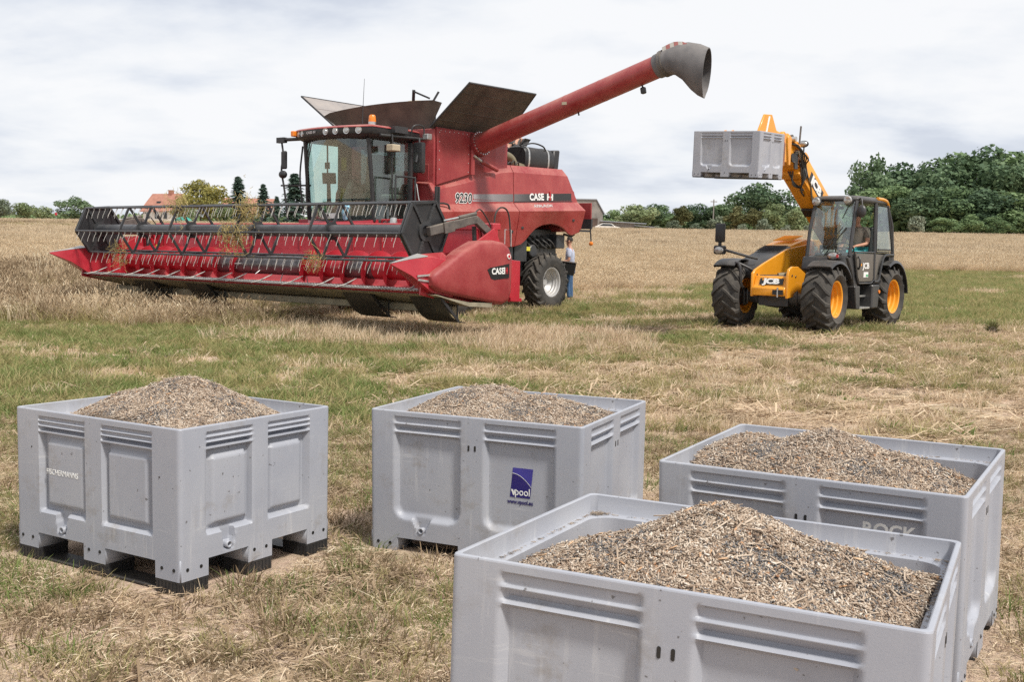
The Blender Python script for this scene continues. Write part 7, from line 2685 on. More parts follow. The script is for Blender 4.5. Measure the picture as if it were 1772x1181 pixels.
def make_driver():
    root = thing('person', 'driver in grey-brown shirt and teal shorts sitting inside the telehandler cab', 'person', TM @ Matrix.Translation((-1.92, 0.68, 1.36)))
    nd, ed = {}, []
    def n(k, p, r): nd[k] = (Vector(p), r)
    n('pel', (0, 0, 0.08), (0.12, 0.14))
    n('waist', (-0.02, 0, 0.25), (0.11, 0.13))
    n('chest', (-0.02, 0, 0.46), (0.12, 0.16))
    n('neckb', (0.0, 0, 0.60), (0.06, 0.07))
    n('neck', (0.02, 0, 0.66), 0.052)
    n('jaw', (0.05, 0, 0.71), (0.07, 0.062))
    n('head', (0.04, 0, 0.79), (0.096, 0.078))
    n('top', (0.03, 0, 0.865), (0.07, 0.06))
    ed += [('pel', 'waist'), ('waist', 'chest'), ('chest', 'neckb'), ('neckb', 'neck'), ('neck', 'jaw'), ('jaw', 'head'), ('head', 'top')]
    for s, k in ((1, 'L'), (-1, 'R')):
        n('sh' + k, (0.0, 0.19 * s, 0.53), 0.06)
        n('el' + k, (0.10, 0.25 * s, 0.27), 0.043)
        n('wr' + k, (0.38, 0.15 * s, 0.22), 0.03)
        n('hip' + k, (0.05, 0.10 * s, 0.06), 0.085)
        n('kn' + k, (0.47, 0.14 * s, 0.06), 0.062)
        n('an' + k, (0.55, 0.13 * s, -0.32), 0.042)
        n('to' + k, (0.70, 0.14 * s, -0.38), 0.036)
        ed += [('chest', 'sh' + k), ('sh' + k, 'el' + k), ('el' + k, 'wr' + k), ('pel', 'hip' + k), ('hip' + k, 'kn' + k), ('kn' + k, 'an' + k), ('an' + k, 'to' + k)]
        hand_nodes(nd, ed, 'wr' + k, (1, -0.25 * s, -0.1), (0, 1, 0), 'h' + k, 0.8)
    add('body', skin_mesh('body', nd, ed, 'skin'), root)
    def grow(keys, g): return {k: (nd[k][0], tuple(v + g for v in (nd[k][1] if isinstance(nd[k][1], tuple) else (nd[k][1],) * 2))) for k in keys}
    sh = grow(['pel', 'waist', 'chest', 'neckb', 'shL', 'shR'], 0.02)
    for k in 'LR':
        sh['sl' + k] = (nd['sh' + k][0].lerp(nd['el' + k][0], 0.7), (0.066, 0.066))
    add('shirt', skin_mesh('shirt', sh, [('pel', 'waist'), ('waist', 'chest'), ('chest', 'neckb'), ('chest', 'shL'), ('chest', 'shR'), ('shL', 'slL'), ('shR', 'slR')], 'tshirt'), root)
    so = grow(['pel', 'hipL', 'hipR', 'knL', 'knR'], 0.02)
    add('shorts', skin_mesh('shorts', so, [('pel', 'hipL'), ('pel', 'hipR'), ('hipL', 'knL'), ('hipR', 'knR')], 'teal'), root)
    head_parts(root, (0.045, 0, 0.79), (1, 0, 0))
    MB().loft([[Vector((0.135, -0.011, 0.775)), Vector((0.135, 0.011, 0.775)), Vector((0.13, 0, 0.81))], [Vector((0.16, -0.008, 0.76)), Vector((0.16, 0.008, 0.76)), Vector((0.145, 0, 0.78))]]).build('nose', 'skin', root)

def make_deck_worker():
    """somebody in dark work clothes bending over on the deck behind the engine"""
    root = thing('person', 'person in dark grey work clothes bending down on the harvester deck behind the unloading tube', 'person', CM @ Matrix.Translation((-4.35, 0.15, 3.45)))
    nd, ed = {}, []
    def n(k, p, r): nd[k] = (Vector(p), r)
    n('pel', (0, 0, 0.90), (0.15, 0.16))
    n('waist', (0.18, 0.02, 0.92), (0.13, 0.14))
    n('chest', (0.38, 0.04, 0.80), (0.13, 0.17))
    n('neckb', (0.52, 0.05, 0.70), 0.07)
    n('head', (0.62, 0.05, 0.60), (0.09, 0.085))
    n('top', (0.68, 0.05, 0.54), (0.07, 0.065))
    ed += [('pel', 'waist'), ('waist', 'chest'), ('chest', 'neckb'), ('neckb', 'head'), ('head', 'top')]
    for s, k in ((1, 'L'), (-1, 'R')):
        n('sh' + k, (0.42, 0.22 * s, 0.76), 0.065)
        n('el' + k, (0.48, 0.26 * s, 0.48), 0.045)
        n('wr' + k, (0.56, 0.20 * s, 0.24), 0.03)
        n('hip' + k, (-0.02, 0.10 * s, 0.82), 0.10)
        n('kn' + k, (0.06, 0.12 * s, 0.45), 0.065)
        n('an' + k, (-0.05, 0.12 * s, 0.09), 0.05)
        n('to' + k, (0.10, 0.13 * s, 0.045), 0.04)
        ed += [('chest', 'sh' + k), ('sh' + k, 'el' + k), ('el' + k, 'wr' + k), ('pel', 'hip' + k), ('hip' + k, 'kn' + k), ('kn' + k, 'an' + k), ('an' + k, 'to' + k)]
        hand_nodes(nd, ed, 'wr' + k, (0.3, 0, -1), (0, 1, 0), 'h' + k, 0.5)
    add('body', skin_mesh('body', nd, ed, 'skin'), root)
    def grow(keys, g): return {k: (nd[k][0], tuple(v + g for v in (nd[k][1] if isinstance(nd[k][1], tuple) else (nd[k][1],) * 2))) for k in keys}
    sh = grow(['pel', 'waist', 'chest', 'neckb', 'shL', 'shR', 'elL', 'elR'], 0.022)
    add('jacket', skin_mesh('jacket', sh, [('pel', 'waist'), ('waist', 'chest'), ('chest', 'neckb'), ('chest', 'shL'), ('chest', 'shR'), ('shL', 'elL'), ('shR', 'elR')], 'workwear'), root)
    tr = grow(['pel', 'hipL', 'hipR', 'knL', 'knR', 'anL', 'anR'], 0.024)
    add('trousers', skin_mesh('trousers', tr, [('pel', 'hipL'), ('pel', 'hipR'), ('hipL', 'knL'), ('hipR', 'knR'), ('knL', 'anL'), ('knR', 'anR')], 'workwear'), root)
    MB().sphere((0.64, 0.05, 0.60), 0.10, 10).build('hair', 'hair', root)

# ------------------------------------------------------------------ trees, bushes and far buildings
def wx(px, d):
    return (px - 886) / 1901.2 * d

LEAF = {
    'dark': leafy_mat('dark_foliage', [(0.037, 0.064, 0.042), (0.078, 0.129, 0.069), (0.136, 0.199, 0.103), (0.210, 0.275, 0.157)], 0.6, 0.25),
    'mid': leafy_mat('green_foliage', [(0.057, 0.099, 0.051), (0.119, 0.185, 0.085), (0.196, 0.275, 0.125), (0.289, 0.373, 0.191)], 0.6, 0.25),
    'olive': leafy_mat('olive_foliage', [(0.067, 0.091, 0.042), (0.145, 0.189, 0.085), (0.252, 0.297, 0.149), (0.350, 0.411, 0.246)], 0.6, 0.25),
    'yellow': leafy_mat('yellow_green_foliage', [(0.119, 0.119, 0.042), (0.262, 0.248, 0.077), (0.447, 0.397, 0.122), (0.604, 0.521, 0.210)], 0.6, 0.3),
    'grey': leafy_mat('grey_green_foliage', [(0.075, 0.102, 0.064), (0.139, 0.173, 0.114), (0.214, 0.243, 0.172), (0.289, 0.313, 0.240)], 0.65, 0.25),
    'fir': leafy_mat('fir_needles', [(0.027, 0.050, 0.042), (0.052, 0.089, 0.069), (0.089, 0.136, 0.103), (0.132, 0.185, 0.157)], 0.7, 0.1),
    'brown': leafy_mat('brownish_foliage', [(0.05, 0.056, 0.022), (0.10, 0.105, 0.042), (0.165, 0.16, 0.07), (0.22, 0.21, 0.11)], 0.65, 0.25),
}
M['bark'] = paint('bark', (0.07, 0.055, 0.04), 0.9, dust=0.0, var=0.35, scale=4)

def crown_mesh(name, lobes, n, leaf, mat, seed):
    """lobes: (x, y, z, rx, ry, rz) in tree heights; leaf clumps over and inside each lobe"""
    r = np.random.default_rng(seed)
    vol = np.array([l[3] * l[4] * l[5] for l in lobes]) ** 0.72
    cnt = (n * vol / vol.sum()).astype(int) + 6
    C, Nn, T = [], [], []
    for (cx, cy, cz, rx, ry, rz), k in zip(lobes, cnt):
        d = r.normal(size=(k, 3))
        d /= np.linalg.norm(d, axis=1)[:, None]
        rad = np.where(r.uniform(size=k) < 0.75, r.uniform(0.80, 1.04, k), r.uniform(0.35, 0.85, k))
        # knobbly surface
        knob = 0.86 + 0.24 * vnoise(d[:, 0] * 3 + cx * 20, d[:, 1] * 3 + d[:, 2] * 2.3 + cz * 20, 0.7, seed)
        p = np.array([cx, cy, cz]) + d * np.array([rx, ry, rz]) * (rad * knob)[:, None]
        C.append(p)
        Nn.append(d / np.array([rx, ry, rz]) * min(rx, ry, rz))
        T.append(np.clip(0.5 + r.normal(0, 0.22, k) + r.normal(0, 0.08), 0, 1))
    C, Nn, T = np.concatenate(C), np.concatenate(Nn), np.concatenate(T)
    k = C[:, 2] > 0.01
    C, Nn, T = C[k], Nn[k], T[k]
    m = len(C)
    Nn = Nn / np.linalg.norm(Nn, axis=1)[:, None] + r.normal(0, 0.55, (m, 3))
    Nn /= np.linalg.norm(Nn, axis=1)[:, None]
    a = np.cross(Nn, r.normal(size=(m, 3)))
    a /= np.linalg.norm(a, axis=1)[:, None]
    b = np.cross(Nn, a)
    s = leaf * r.lognormal(0, 0.3, m)
    # irregular five-point clump, slightly cupped
    V = []
    for q in range(5):
        an = 2 * PI * q / 5 + r.normal(0, 0.25, m)
        rr = s * r.uniform(0.55, 1.15, m)
        V.append(C + a * (np.cos(an) * rr)[:, None] + b * (np.sin(an) * rr)[:, None] - Nn * (0.25 * rr * r.uniform(0, 1, m))[:, None])
    V = np.stack(V, 1).reshape(-1, 3)
    i = np.arange(m)[:, None] * 5
    F = np.concatenate([i + np.array([0, 1, 2]), i + np.array([0, 2, 3]), i + np.array([0, 3, 4])], 0)
    me = mesh_np(name, V, F, np.repeat(T, 5), mat)
    return me

def fir_mesh(name, n, leaf, mat, seed, w=0.24):
    r = np.random.default_rng(seed)
    V, F, T = [], [], []
    for k in range(330):
        z = 0.03 + 0.96 * r.uniform() ** 0.85
        L = (w * (1 - z) ** 0.95 + 0.010) * (0.62 + 0.75 * r.uniform() ** 1.3) * (0.92 + 0.10 * math.sin(z * 47 + 1.3 * seed))
        a = r.uniform(0, 6.283)
        droop = (-0.30 if z < 0.75 else 0.15) * L
        q = 6
        for i in range(q):
            t = (i + 0.7) / q
            c = np.array([math.cos(a) * L * t, math.sin(a) * L * t, z + droop * t * t])
            s = leaf * (1.1 - 0.45 * t) * r.uniform(0.7, 1.3)
            t0 = np.clip(0.2 + 0.5 * t + r.normal(0, 0.18), 0, 1)
            for u in range(2):
                d1 = np.array([math.cos(a + r.normal(0, 0.8)), math.sin(a + r.normal(0, 0.8)), -0.5 + r.normal(0, 0.25)]) * s * 1.4
                d2 = np.cross(d1, r.normal(size=3))
                d2 = d2 / (np.linalg.norm(d2) + 1e-9) * s * 0.55
                b = len(V)
                V += [c - d2, c + d2, c + d1]
                T += [t0] * 3
                F.append((b, b + 1, b + 2))
    return mesh_np(name, np.array(V), np.array(F), T, mat)

def trunk_mesh(h, r0, limbs, seed):
    rr = random.Random(seed)
    mb = MB()
    mb.tube([(0, 0, -0.02), (0.01, 0, h * 0.4), (0, 0.01, h * 0.75), (0.01, 0, h)], [r0, r0 * 0.72, r0 * 0.5, r0 * 0.2], 8)
    for k in range(limbs):
        a = rr.uniform(0, 6.28)
        z = h * rr.uniform(0.35, 0.8)
        l = rr.uniform(0.12, 0.24)
        mb.tube([(0, 0, z), (math.cos(a) * l * 0.5, math.sin(a) * l * 0.5, z + l * 0.45), (math.cos(a) * l, math.sin(a) * l, z + l * 0.9)], [r0 * 0.4, r0 * 0.25, r0 * 0.08], 5)
    return mb.mesh('trunk', 'bark')

def lobes_round(seed, w=0.38, z0=0.30, k=11, top=1.0, fl=0.22):
    """a crown of many overlapping lobes inside an overall egg shape of unit height"""
    r = random.Random(seed)
    L = []
    zc, rz = (z0 + top) / 2, (top - z0) / 2
    for i in range(k):
        a = r.uniform(0, 6.28)
        u = r.uniform(-0.95, 0.78)
        rad = math.sqrt(max(0, 1 - u * u)) * w * r.uniform(0.55, 0.82)
        s = r.uniform(0.6, 1.15) * fl
        L.append((rad * math.cos(a), rad * math.sin(a), zc + u * rz * 0.82, s * 1.05, s * 1.05, s * r.uniform(0.7, 0.95)))
    L.append((0, 0, zc, w * 0.62, w * 0.62, rz * 0.68))
    L.append((r.uniform(-.05, .05), r.uniform(-.05, .05), top - 0.14, fl * 0.85, fl * 0.85, 0.14))
    return L

CROWNS = {}
def crown(kind, var):
    key = (kind, var)
    if key in CROWNS:
        return CROWNS[key]
    sd = hash(kind) % 1000 if False else sum(map(ord, kind)) * 7 + var * 13
    if kind == 'fir':
        me = fir_mesh('crown', 0, 0.028, LEAF['fir'], sd, 0.20 + 0.03 * var)
    elif kind == 'oak':
        me = crown_mesh('crown', lobes_round(sd, 0.40, 0.14, 15, 1.0, 0.19), 5200, 0.020, LEAF['dark'], sd)
    elif kind == 'oakmid':
        me = crown_mesh('crown', lobes_round(sd, 0.40, 0.10, 15, 1.0, 0.18), 5200, 0.020, LEAF['mid'], sd)
    elif kind == 'loose':
        me = crown_mesh('crown', lobes_round(sd, 0.42, 0.10, 18, 1.0, 0.15), 3000, 0.022, LEAF['dark'], sd)
    elif kind == 'olive':
        me = crown_mesh('crown', lobes_round(sd, 0.42, 0.08, 12, 1.0, 0.20), 2600, 0.028, LEAF['olive'], sd)
    elif kind == 'brown':
        me = crown_mesh('crown', lobes_round(sd, 0.32, 0.08, 10, 1.0, 0.17), 2200, 0.030, LEAF['brown'], sd)
    elif kind == 'yellow':
        me = crown_mesh('crown', lobes_round(sd, 0.50, 0.16, 16, 1.0, 0.20), 4600, 0.022, LEAF['yellow'], sd)
    elif kind == 'bush':
        me = crown_mesh('crown', lobes_round(sd, 0.55, 0.02, 9, 1.0, 0.30), 1500, 0.05, LEAF['grey'], sd)
    elif kind == 'willow':
        me = crown_mesh('crown', lobes_round(sd, 0.55, 0.04, 10, 1.0, 0.27), 2400, 0.032, LEAF['olive' if var % 2 else 'grey'], sd)
    CROWNS[key] = me
    return me

TRUNK = trunk_mesh(0.72, 0.028, 7, 5)
FTRUNK = trunk_mesh(0.95, 0.018, 0, 6)
_tn = [0]
def tree(kind, var, px, d, w_px, h_px, label, cat='tree', group=None, name=None, dz=0.0):
    """w_px, h_px: size as seen, turned into metres at the distance d"""
    H = h_px / 1901.2 * d
    Wd = w_px / 1901.2 * d
    x = wx(px, d)
    z = float(gz(x, d)) + dz
    nat = {'fir': 0.36, 'oak': 0.86, 'oakmid': 0.86, 'loose': 0.88, 'olive': 0.9, 'brown': 0.7, 'yellow': 1.06, 'bush': 1.25, 'willow': 1.2}[kind]
    sx = Wd / nat
    _tn[0] += 1
    nm = name or {'fir': 'spruce_tree', 'bush': 'bush'}.get(kind, 'tree')
    t = thing(nm, label, cat, Matrix.Translation((x, d, z)), group)
    rz = Matrix.Rotation(_tn[0] * 2.4, 4, 'Z')
    add('crown', crown(kind, var), t, rz @ Matrix.Diagonal((sx, sx, H, 1)))
    add('trunk', FTRUNK if kind == 'fir' else TRUNK, t, rz @ Matrix.Diagonal((H * (0.8 if kind != 'bush' else 0.6), H * (0.8 if kind != 'bush' else 0.6), H, 1)))
    return t

def make_trees():
    GF = 'trees of the wood on the right'
    # base line of the far field edge in the picture, for turning tops into heights
    def base(px): return 402.5 - (1500 - px) * 0.0172
    def T(kind, var, px, d, w_, top, label, **k):
        tree(kind, var, px, d, w_, base(px) - top + 3, label, **k)
    # wood on the right: tall trees behind, lower ones in front
    T('loose', 0, 1502, 226, 104, 266, 'tall open-branched tree at the left end of the wood', group=GF)
    T('oak', 0, 1550, 236, 140, 281, 'tall dark tree of the wood straight above the cab roof', group=GF)
    T('oak', 1, 1600, 232, 150, 274, 'tall tree in the wood just right of the cab', group=GF)
    T('oakmid', 0, 1648, 240, 160, 262, 'high crown near the middle of the wood', group=GF)
    T('oak', 2, 1698, 235, 160, 250, 'highest tree of the wood', group=GF)
    T('oakmid', 1, 1750, 238, 160, 259, 'tall tree of the wood close to the right picture edge', group=GF)
    T('oak', 1, 1806, 236, 160, 262, 'tree of the wood cut off by the right picture edge', group=GF)
    T('oakmid', 2, 1530, 212, 116, 318, 'lower dark tree in front of the wood behind the cab', group=GF)
    T('oak', 2, 1588, 208, 116, 322, 'lower tree in front of the wood beside the cab rear window', group=GF)
    T('oakmid', 0, 1640, 206, 116, 320, 'rounded lower tree in front of the middle of the wood', group=GF)
    T('oak', 0, 1690, 204, 118, 326, 'broad lower tree at the wood edge below the highest crown', group=GF)
    T('oakmid', 1, 1738, 202, 118, 330, 'lower tree at the wood edge close to the right picture edge', group=GF)
    T('oak', 1, 1790, 202, 118, 326, 'lower tree at the wood edge cut off by the picture edge', group=GF)
    T('oakmid', 2, 1484, 214, 76, 338, 'small tree at the left foot of the wood', group=GF)
    for i, (px, w_, top, lab) in enumerate(((1470, 44, 372, 'shrub at the left foot of the wood'), (1576, 54, 372, 'pale shrub at the wood edge right of the cab'), (1622, 54, 374, 'shrub under the middle of the wood'), (1668, 58, 368, 'shrub under the highest tree of the wood'), (1716, 58, 372, 'second shrub from the right at the wood edge'), (1764, 58, 370, 'rightmost shrub at the wood edge'))):
        T('oakmid' if i != 1 else 'bush', i % 3 if i != 1 else 0, px, 196, w_ if i != 1 else 40, top, lab, cat='shrub', group='shrubs along the wood edge', name='shrub')
    # hedge-row in the middle distance
    GR = 'trees along the far field edge'
    far = ((1036, 40, 366), (1062, 46, 360), (1122, 50, 350), (1142, 44, 352), (1206, 52, 350), (1236, 46, 352), (1262, 48, 345), (1352, 54, 352), (1386, 54, 354), (1418, 54, 356), (1450, 50, 360))
    labs = ('dark tree behind the grey barn roof', 'dark tree left of the round olive tree', 'dark tree right of the round olive tree', 'dark tree behind the slim brownish tree', 'wide dark tree behind the pole',
            'dark tree right of the pole', 'dark tree left of the tall oak', 'dark tree right of the tall oak', 'tree between tall oak and telehandler boom', 'tree just left of the telehandler boom', 'tree seen under the telehandler boom')
    for i, ((px, w_, top), lb) in enumerate(zip(far, labs)):
        T('oakmid' if i % 2 else 'oak', i % 3, px, 226, w_ * 1.25, top, lb, group=GR)
    T('olive', 0, 1094, 205, 74, 351, 'round light olive tree above the low shed', group=GR)
    T('brown', 0, 1174, 200, 34, 353, 'slim brownish tree left of the pale bushes', group=GR)
    T('brown', 1, 1267, 200, 44, 354, 'brownish round tree below the lifted box', group=GR)
    T('oak', 1, 1310, 214, 116, 313, 'tall oak standing under the lifted box', group=GR)
    T('olive', 1, 1330, 198, 52, 350, 'olive tree in front of the tall oak', group=GR)
    T('brown', 0, 1298, 199, 34, 358, 'small brownish tree left of the tall oak trunk', group=GR)
    T('olive', 2, 1372, 198, 46, 356, 'olive tree right of the tall oak', group=GR)
    T('brown', 1, 1408, 198, 40, 360, 'brownish tree left of the cab', group=GR)
    for i, (px, w_, top, lab) in enumerate(((1162, 28, 379, 'pale round bush right of the shed'), (1199, 24, 384, 'small pale bush left of the pole'), (1237, 36, 371, 'pale bush right of the pole'), (1282, 22, 386, 'small pale bush left of the tall oak'),
                                            (1316, 34, 376, 'pale round bush in front of the tall oak'), (1356, 22, 387, 'small pale bush right of the tall oak'), (1394, 24, 388, 'low bush left of the cab'), (1132, 22, 388, 'lowest bush right beside the shed'))):
        T('bush', i % 3, px, 186, w_, top, lab, cat='bush', group='pale bushes along the far field edge')
    # left side
    GL = 'trees on the left horizon'
    T('willow', 0, 2, 250, 44, 341, 'grey-green tree cut off by the left picture edge', group=GL)
    T('willow', 1, 42, 245, 44, 347, 'low olive tree second from the left edge', group=GL)
    T('willow', 3, 76, 240, 38, 353, 'small olive tree left of the dark spreading tree', group=GL)
    T('loose', 2, 130, 240, 76, 336, 'dark spreading tree behind the left end of the reel', group=GL)
    T('willow', 1, 182, 236, 44, 366, 'low tree right of the dark spreading tree', group=GL)
    T('yellow', 0, 346, 205, 96, 307, 'big yellow-green tree beside the red-roofed house', group=GL)
    T('olive', 1, 318, 196, 44, 352, 'low olive tree at the foot of the yellow-green tree', group=GL)
    T('olive', 2, 384, 198, 46, 350, 'low olive tree between yellow-green tree and spruces', group=GL)
    T('fir', 0, 411, 214, 52, 303, 'tallest dark spruce right of the yellow-green tree', group=GL)
    T('fir', 1, 454, 216, 40, 316, 'middle spruce with slim top', group=GL)
    T('fir', 2, 477, 218, 26, 337, 'smallest spruce of the row', group=GL)
    T('fir', 1, 508, 208, 62, 298, 'spruce seen past the cab mirror', group=GL)
    T('oakmid', 1, 560, 214, 60, 345, 'dark tree seen through the cab glass', group=GL)

def make_undergrowth():
    """low scrub that closes the foot of the wood and of the far tree rows"""
    r = np.random.default_rng(77)
    C, T, S = [], [], []
    for x0, x1, d, h, n in ((1030, 1480, 232, 3.4, 5200), (1440, 1960, 212, 4.5, 5200), (1440, 1960, 244, 9.5, 5200), (-120, 260, 262, 2.0, 1800), (290, 700, 226, 2.2, 1800)):
        px = r.uniform(x0, x1, n)
        y = d + r.uniform(-4, 8, n)
        x = (px - 886) / 1901.2 * d
        hh = h * (0.45 + 0.75 * vnoise(x, y, 5.0, 61)) * r.uniform(0, 1, n) ** 0.7
        C.append(np.stack([x, y, gz(x, y) + hh], -1))
        T.append(np.clip(0.15 + 0.5 * hh / h + r.normal(0, 0.15, n), 0, 1))
    C, T = np.concatenate(C), np.concatenate(T)
    m = len(C)
    Nn = r.normal(size=(m, 3)) + np.array([0, -0.8, 0.6])
    Nn /= np.linalg.norm(Nn, axis=1)[:, None]
    a = np.cross(Nn, r.normal(size=(m, 3)))
    a /= np.linalg.norm(a, axis=1)[:, None]
    b = np.cross(Nn, a)
    s = 0.42 * r.lognormal(0, 0.3, m)
    V = np.stack([C + a * (math.cos(2 * PI * q / 5) * s * r.uniform(0.6, 1.2, m))[:, None] + b * (math.sin(2 * PI * q / 5) * s * r.uniform(0.6, 1.2, m))[:, None] for q in range(5)], 1).reshape(-1, 3)
    i = np.arange(m)[:, None] * 5
    F = np.concatenate([i + np.array([0, 1, 2]), i + np.array([0, 2, 3]), i + np.array([0, 3, 4])], 0)
    o = add('undergrowth', mesh_np('undergrowth', V, F, np.repeat(T, 5), LEAF['mid']))
    o['kind'] = 'stuff'
    o['label'] = 'low dark undergrowth along the far edge of the field'

def make_buildings():
    M['wall_white'] = paint('white_render', (0.62, 0.60, 0.56), 0.9, dust=0.1, var=0.06, scale=0.4)
    M['roof_red'] = paint('red_roof_tiles', (0.34, 0.145, 0.105), 0.85, dust=0.15, var=0.2, scale=1.2)
    M['wood_grey'] = paint('weathered_boards', (0.20, 0.185, 0.17), 0.9, dust=0.1, var=0.25, scale=0.9)
    M['roof_grey'] = paint('grey_sheet_roof', (0.25, 0.27, 0.30), 0.6, dust=0.15, var=0.12, scale=0.5)
    M['brown_barn'] = paint('brown_boards', (0.075, 0.05, 0.04), 0.9, dust=0.1, var=0.25, scale=0.9)
    M['pane'] = paint('dark_window_pane', (0.03, 0.035, 0.04), 0.15, dust=0.0, var=0.2)
    # white house with the red roof, on the left
    d = 222
    x0 = wx(291, d)
    z = float(gz(x0, d))
    s = d / 1901.2
    h = thing('house', 'white house with steep red roof beside the yellow-green tree', 'house', Matrix.Translation((x0, d, z)) @ Matrix.Rotation(R(-24), 4, 'Z'))
    L, Wd, eh, rh = 7.4, 6.4, 2.9, 5.9
    MB().prism([(-Wd / 2, 0), (Wd / 2, 0), (Wd / 2, eh), (0, rh - 0.15), (-Wd / 2, eh)], 'x', -L / 2, L / 2).build('wall', 'wall_white', h)
    mb = MB()
    for sg in (-1, 1):
        mb.hexa([(-L / 2 - 0.4, sg * (Wd / 2 + 0.5), eh - 0.55), (L / 2 + 0.4, sg * (Wd / 2 + 0.5), eh - 0.55), (L / 2 + 0.4, 0, rh), (-L / 2 - 0.4, 0, rh),
                 (-L / 2 - 0.4, sg * (Wd / 2 + 0.5), eh - 0.37), (L / 2 + 0.4, sg * (Wd / 2 + 0.5), eh - 0.37), (L / 2 + 0.4, 0, rh + 0.2), (-L / 2 - 0.4, 0, rh + 0.2)])
    rf = mb.build('roof', 'roof_red', h)
    MB().bb(0.3, 1.1, -0.4, 0.4, rh - 1.0, rh + 0.9).build('chimney', 'roof_red', rf)
    MB().bb(-1.2, -0.3, -2.1, -1.7, 3.7, 4.5).build('skylight', 'pane', rf)
    for k, (xx, zz) in enumerate(((-2.4, 0.9), (-0.2, 0.9), (2.0, 0.9))):
        w_ = MB().bb(xx - 0.55, xx + 0.55, -Wd / 2 - 0.05, -Wd / 2 + 0.05, zz, zz + 1.4).build('window', 'wall_white', h)
        MB().bb(xx - 0.45, xx + 0.45, -Wd / 2 - 0.07, -Wd / 2 - 0.052, zz + 0.1, zz + 1.3).build('pane', 'pane', w_)
    for yy, zz in ((-1.4, 1.3), (1.4, 1.3), (0, 3.1)):
        w_ = MB().bb(-L / 2 - 0.05, -L / 2 + 0.05, yy - 0.5, yy + 0.5, zz, zz + 1.4).build('window', 'wall_white', h)
        MB().bb(-L / 2 - 0.07, -L / 2 - 0.052, yy - 0.4, yy + 0.4, zz + 0.1, zz + 1.3).build('pane', 'pane', w_)
    # farm building with reddish roof behind the reel
    d = 232
    x0 = wx(432, d)
    z = float(gz(x0, d))
    b = thing('barn', 'brown barn with reddish roof below the spruces', 'barn', Matrix.Translation((x0, d, z)) @ Matrix.Rotation(R(8), 4, 'Z'))
    MB().prism([(-3.5, 0), (3.5, 0), (3.5, 2.6), (0, 5.4), (-3.5, 2.6)], 'x', -5.5, 5.5).build('wall', 'brown_barn', b)
    mb = MB()
    for sg in (-1, 1):
        mb.hexa([(-5.8, sg * 3.9, 2.35), (5.8, sg * 3.9, 2.35), (5.8, 0, 5.5), (-5.8, 0, 5.5), (-5.8, sg * 3.9, 2.5), (5.8, sg * 3.9, 2.5), (5.8, 0, 5.68), (-5.8, 0, 5.68)])
    mb.build('roof', 'roof_red', b)
    MB().bb(-1.2, 1.2, -3.56, -3.5, 0, 2.2).build('door', 'wood_grey', b)
    # teal tarpaulin heap by the house
    d = 190
    x0 = wx(316, d)
    tp = thing('tarpaulin', 'teal tarpaulin covering a low heap by the white house', 'tarpaulin', Matrix.Translation((x0, d, float(gz(x0, d)))))
    mb = MB()
    mb.sphere((0, 0, 0.0), 1.0, 12, (1.8, 1.0, 1.35))
    mb.build('cover', flat('teal_tarp', (0.03, 0.27, 0.22), 0.6), tp)
    # grey barn behind the harvester and the low shed beside it
    d = 200
    x0 = wx(1014, d)
    z = float(gz(x0, d))
    g = thing('barn', 'grey gabled barn just right of the harvester tail', 'barn', Matrix.Translation((x0, d, z)) @ Matrix.Rotation(R(0), 4, 'Z'))
    MB().prism([(-2.4, 0), (2.2, 0), (2.2, 3.2), (1.0, 5.4), (-2.4, 5.4)], 'y', -4, 6).build('wall', 'wood_grey', g)
    mb = MB()
    mb.hexa([(-2.6, -4.2, 5.42), (1.05, -4.2, 5.42), (1.05, 6.2, 5.42), (-2.6, 6.2, 5.42), (-2.6, -4.2, 5.6), (1.05, -4.2, 5.6), (1.05, 6.2, 5.6), (-2.6, 6.2, 5.6)])
    mb.hexa([(1.05, -4.2, 5.42), (2.45, -4.2, 2.95), (2.45, 6.2, 2.95), (1.05, 6.2, 5.42), (1.05, -4.2, 5.6), (2.6, -4.2, 3.0), (2.6, 6.2, 3.0), (1.05, 6.2, 5.6)])
    mb.build('roof', 'roof_grey', g)
    MB().bb(0.3, 1.3, -4.06, -4.0, 0.6, 2.2).build('door', 'brown_barn', g)
    x0 = wx(1082, 196)
    z = float(gz(x0, 196))
    g = thing('shed', 'long low shed with grey sheet roof left of the pale bushes', 'shed', Matrix.Translation((x0, 196, z)))
    MB().bb(-4.6, 1.2, 0, 4, 0, 1.55).build('wall', 'wood_grey', g)
    for k in range(14):
        xx = lerp(-4.5, 1.1, k / 13)
        MB().bb(xx - 0.03, xx + 0.03, -0.05, 0.0, 0, 1.5).build('batten', 'wood_grey', g)
    mb = MB()
    mb.hexa([(-5.0, -0.5, 1.72), (3.2, -0.5, 1.38), (3.2, 4.4, 1.38), (-5.0, 4.4, 1.72), (-5.0, -0.5, 1.85), (3.2, -0.5, 1.50), (3.2, 4.4, 1.50), (-5.0, 4.4, 1.85)])
    mb.build('roof', 'roof_grey', g)
    mb = MB()
    mb.hexa([(1.0, -0.9, 1.05), (4.6, -0.9, 0.82), (4.6, 3, 0.82), (1.0, 3, 1.05), (1.0, -0.9, 1.13), (4.6, -0.9, 0.90), (4.6, 3, 0.90), (1.0, 3, 1.13)])
    mb.build('lean_to_roof', 'roof_grey', g)
    for xx in (2.2, 3.4, 4.4):
        MB().bb(xx - 0.06, xx + 0.06, -0.8, -0.68, 0, 0.9).build('post', 'brown_barn', g)
    # white car beside the shed
    x0 = wx(1046, 190)
    c = thing('parked_car', 'white car parked in front of the low shed', 'car', Matrix.Translation((x0, 190, float(gz(x0, 190)) - 0.05)))
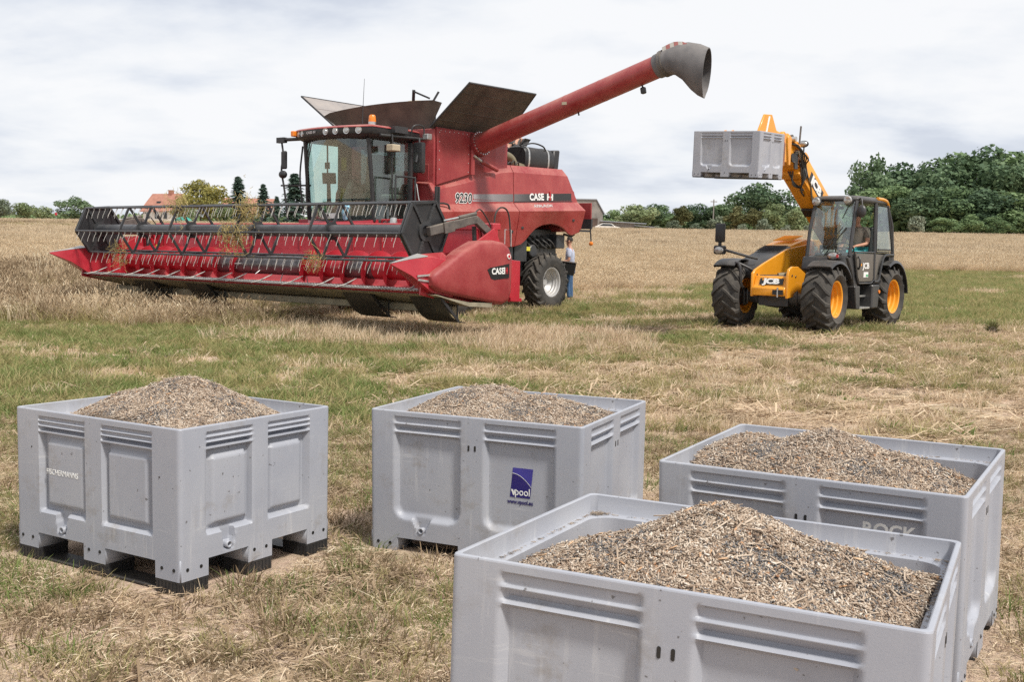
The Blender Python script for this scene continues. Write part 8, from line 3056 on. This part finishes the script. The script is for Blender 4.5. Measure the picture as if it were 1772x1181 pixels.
    MB().prism([(-2.1, 0.3), (2.1, 0.3), (2.15, 0.75), (1.3, 0.9), (0.7, 1.35), (-0.9, 1.38), (-1.8, 0.95), (-2.15, 0.85)], 'y', -0.85, 0.85).build('body', 'wall_white', c, bevel=0.06)
    MB().prism([(1.1, 0.92), (0.62, 1.29), (-0.8, 1.31), (-1.5, 0.95)], 'y', -0.87, 0.87).build('window', 'pane', c)
    for xx in (-1.3, 1.3):
        for yy in (-0.8, 0.8):
            MB().cyl((xx, yy - 0.1, 0.3), (xx, yy + 0.1, 0.3), 0.31, 14).build('wheel', 'rubber', c)
    # pole
    x0 = wx(1228, 205)
    p = thing('utility_pole', 'thin grey pole between the trees behind the pale bushes', 'pole', Matrix.Translation((x0, 205, float(gz(x0, 205)))))
    MB().cyl((0, 0, 0), (0, 0, 6.2), 0.14, 8, 0.10).build('post', 'wood_grey', p)
    MB().bb(-0.6, 0.6, -0.05, 0.05, 5.7, 5.85).build('crossarm', 'wood_grey', p)
    # small red marker post at the left edge of the far field
    x0 = wx(97, 150)
    p = thing('marker_post', 'small red-topped marker post at the left field edge', 'post', Matrix.Translation((x0, 150, float(gz(x0, 150)))))
    MB().cyl((0, 0, 0), (0, 0, 1.0), 0.06, 8).build('post', 'wood_grey', p)
    MB().cyl((0, 0, 1.0), (0, 0, 1.35), 0.16, 10).build('marker_top', 'redprint', p)

def make_dung_heap():
    x, y = 9.1, 20.8
    o = thing('clump_of_roots', 'dark earthy grass clump lying on the mown ground right of the telehandler', 'clump', Matrix.Translation((x, y, float(gz(x, y)))))
    mb = MB()
    mb.sphere((0, 0, 0.05), 0.10, 10, (1.0, 1.0, 1.0))
    me = mb.build('earth', 'bark', o)
    mb = MB()
    for _ in range(120):
        a, b = random.uniform(0, 6.28), random.uniform(0.1, 1.5)
        d = Vector((math.cos(a) * math.sin(b), math.sin(a) * math.sin(b), math.cos(b)))
        p = Vector((0, 0, 0.05)) + d * 0.095
        mb.tube([p, p + d * 0.08 + Vector((0, 0, 0.02))], [0.006, 0.002], 3)
    k = mb.build('roots', MO, o)
    k['kind'] = 'stuff'

make_boxes()
make_combine()
make_telehandler()
make_standing_man()
make_driver()
make_deck_worker()
make_buildings()
make_trees()
make_undergrowth()
make_crop()
make_grass()
make_dung_heap()
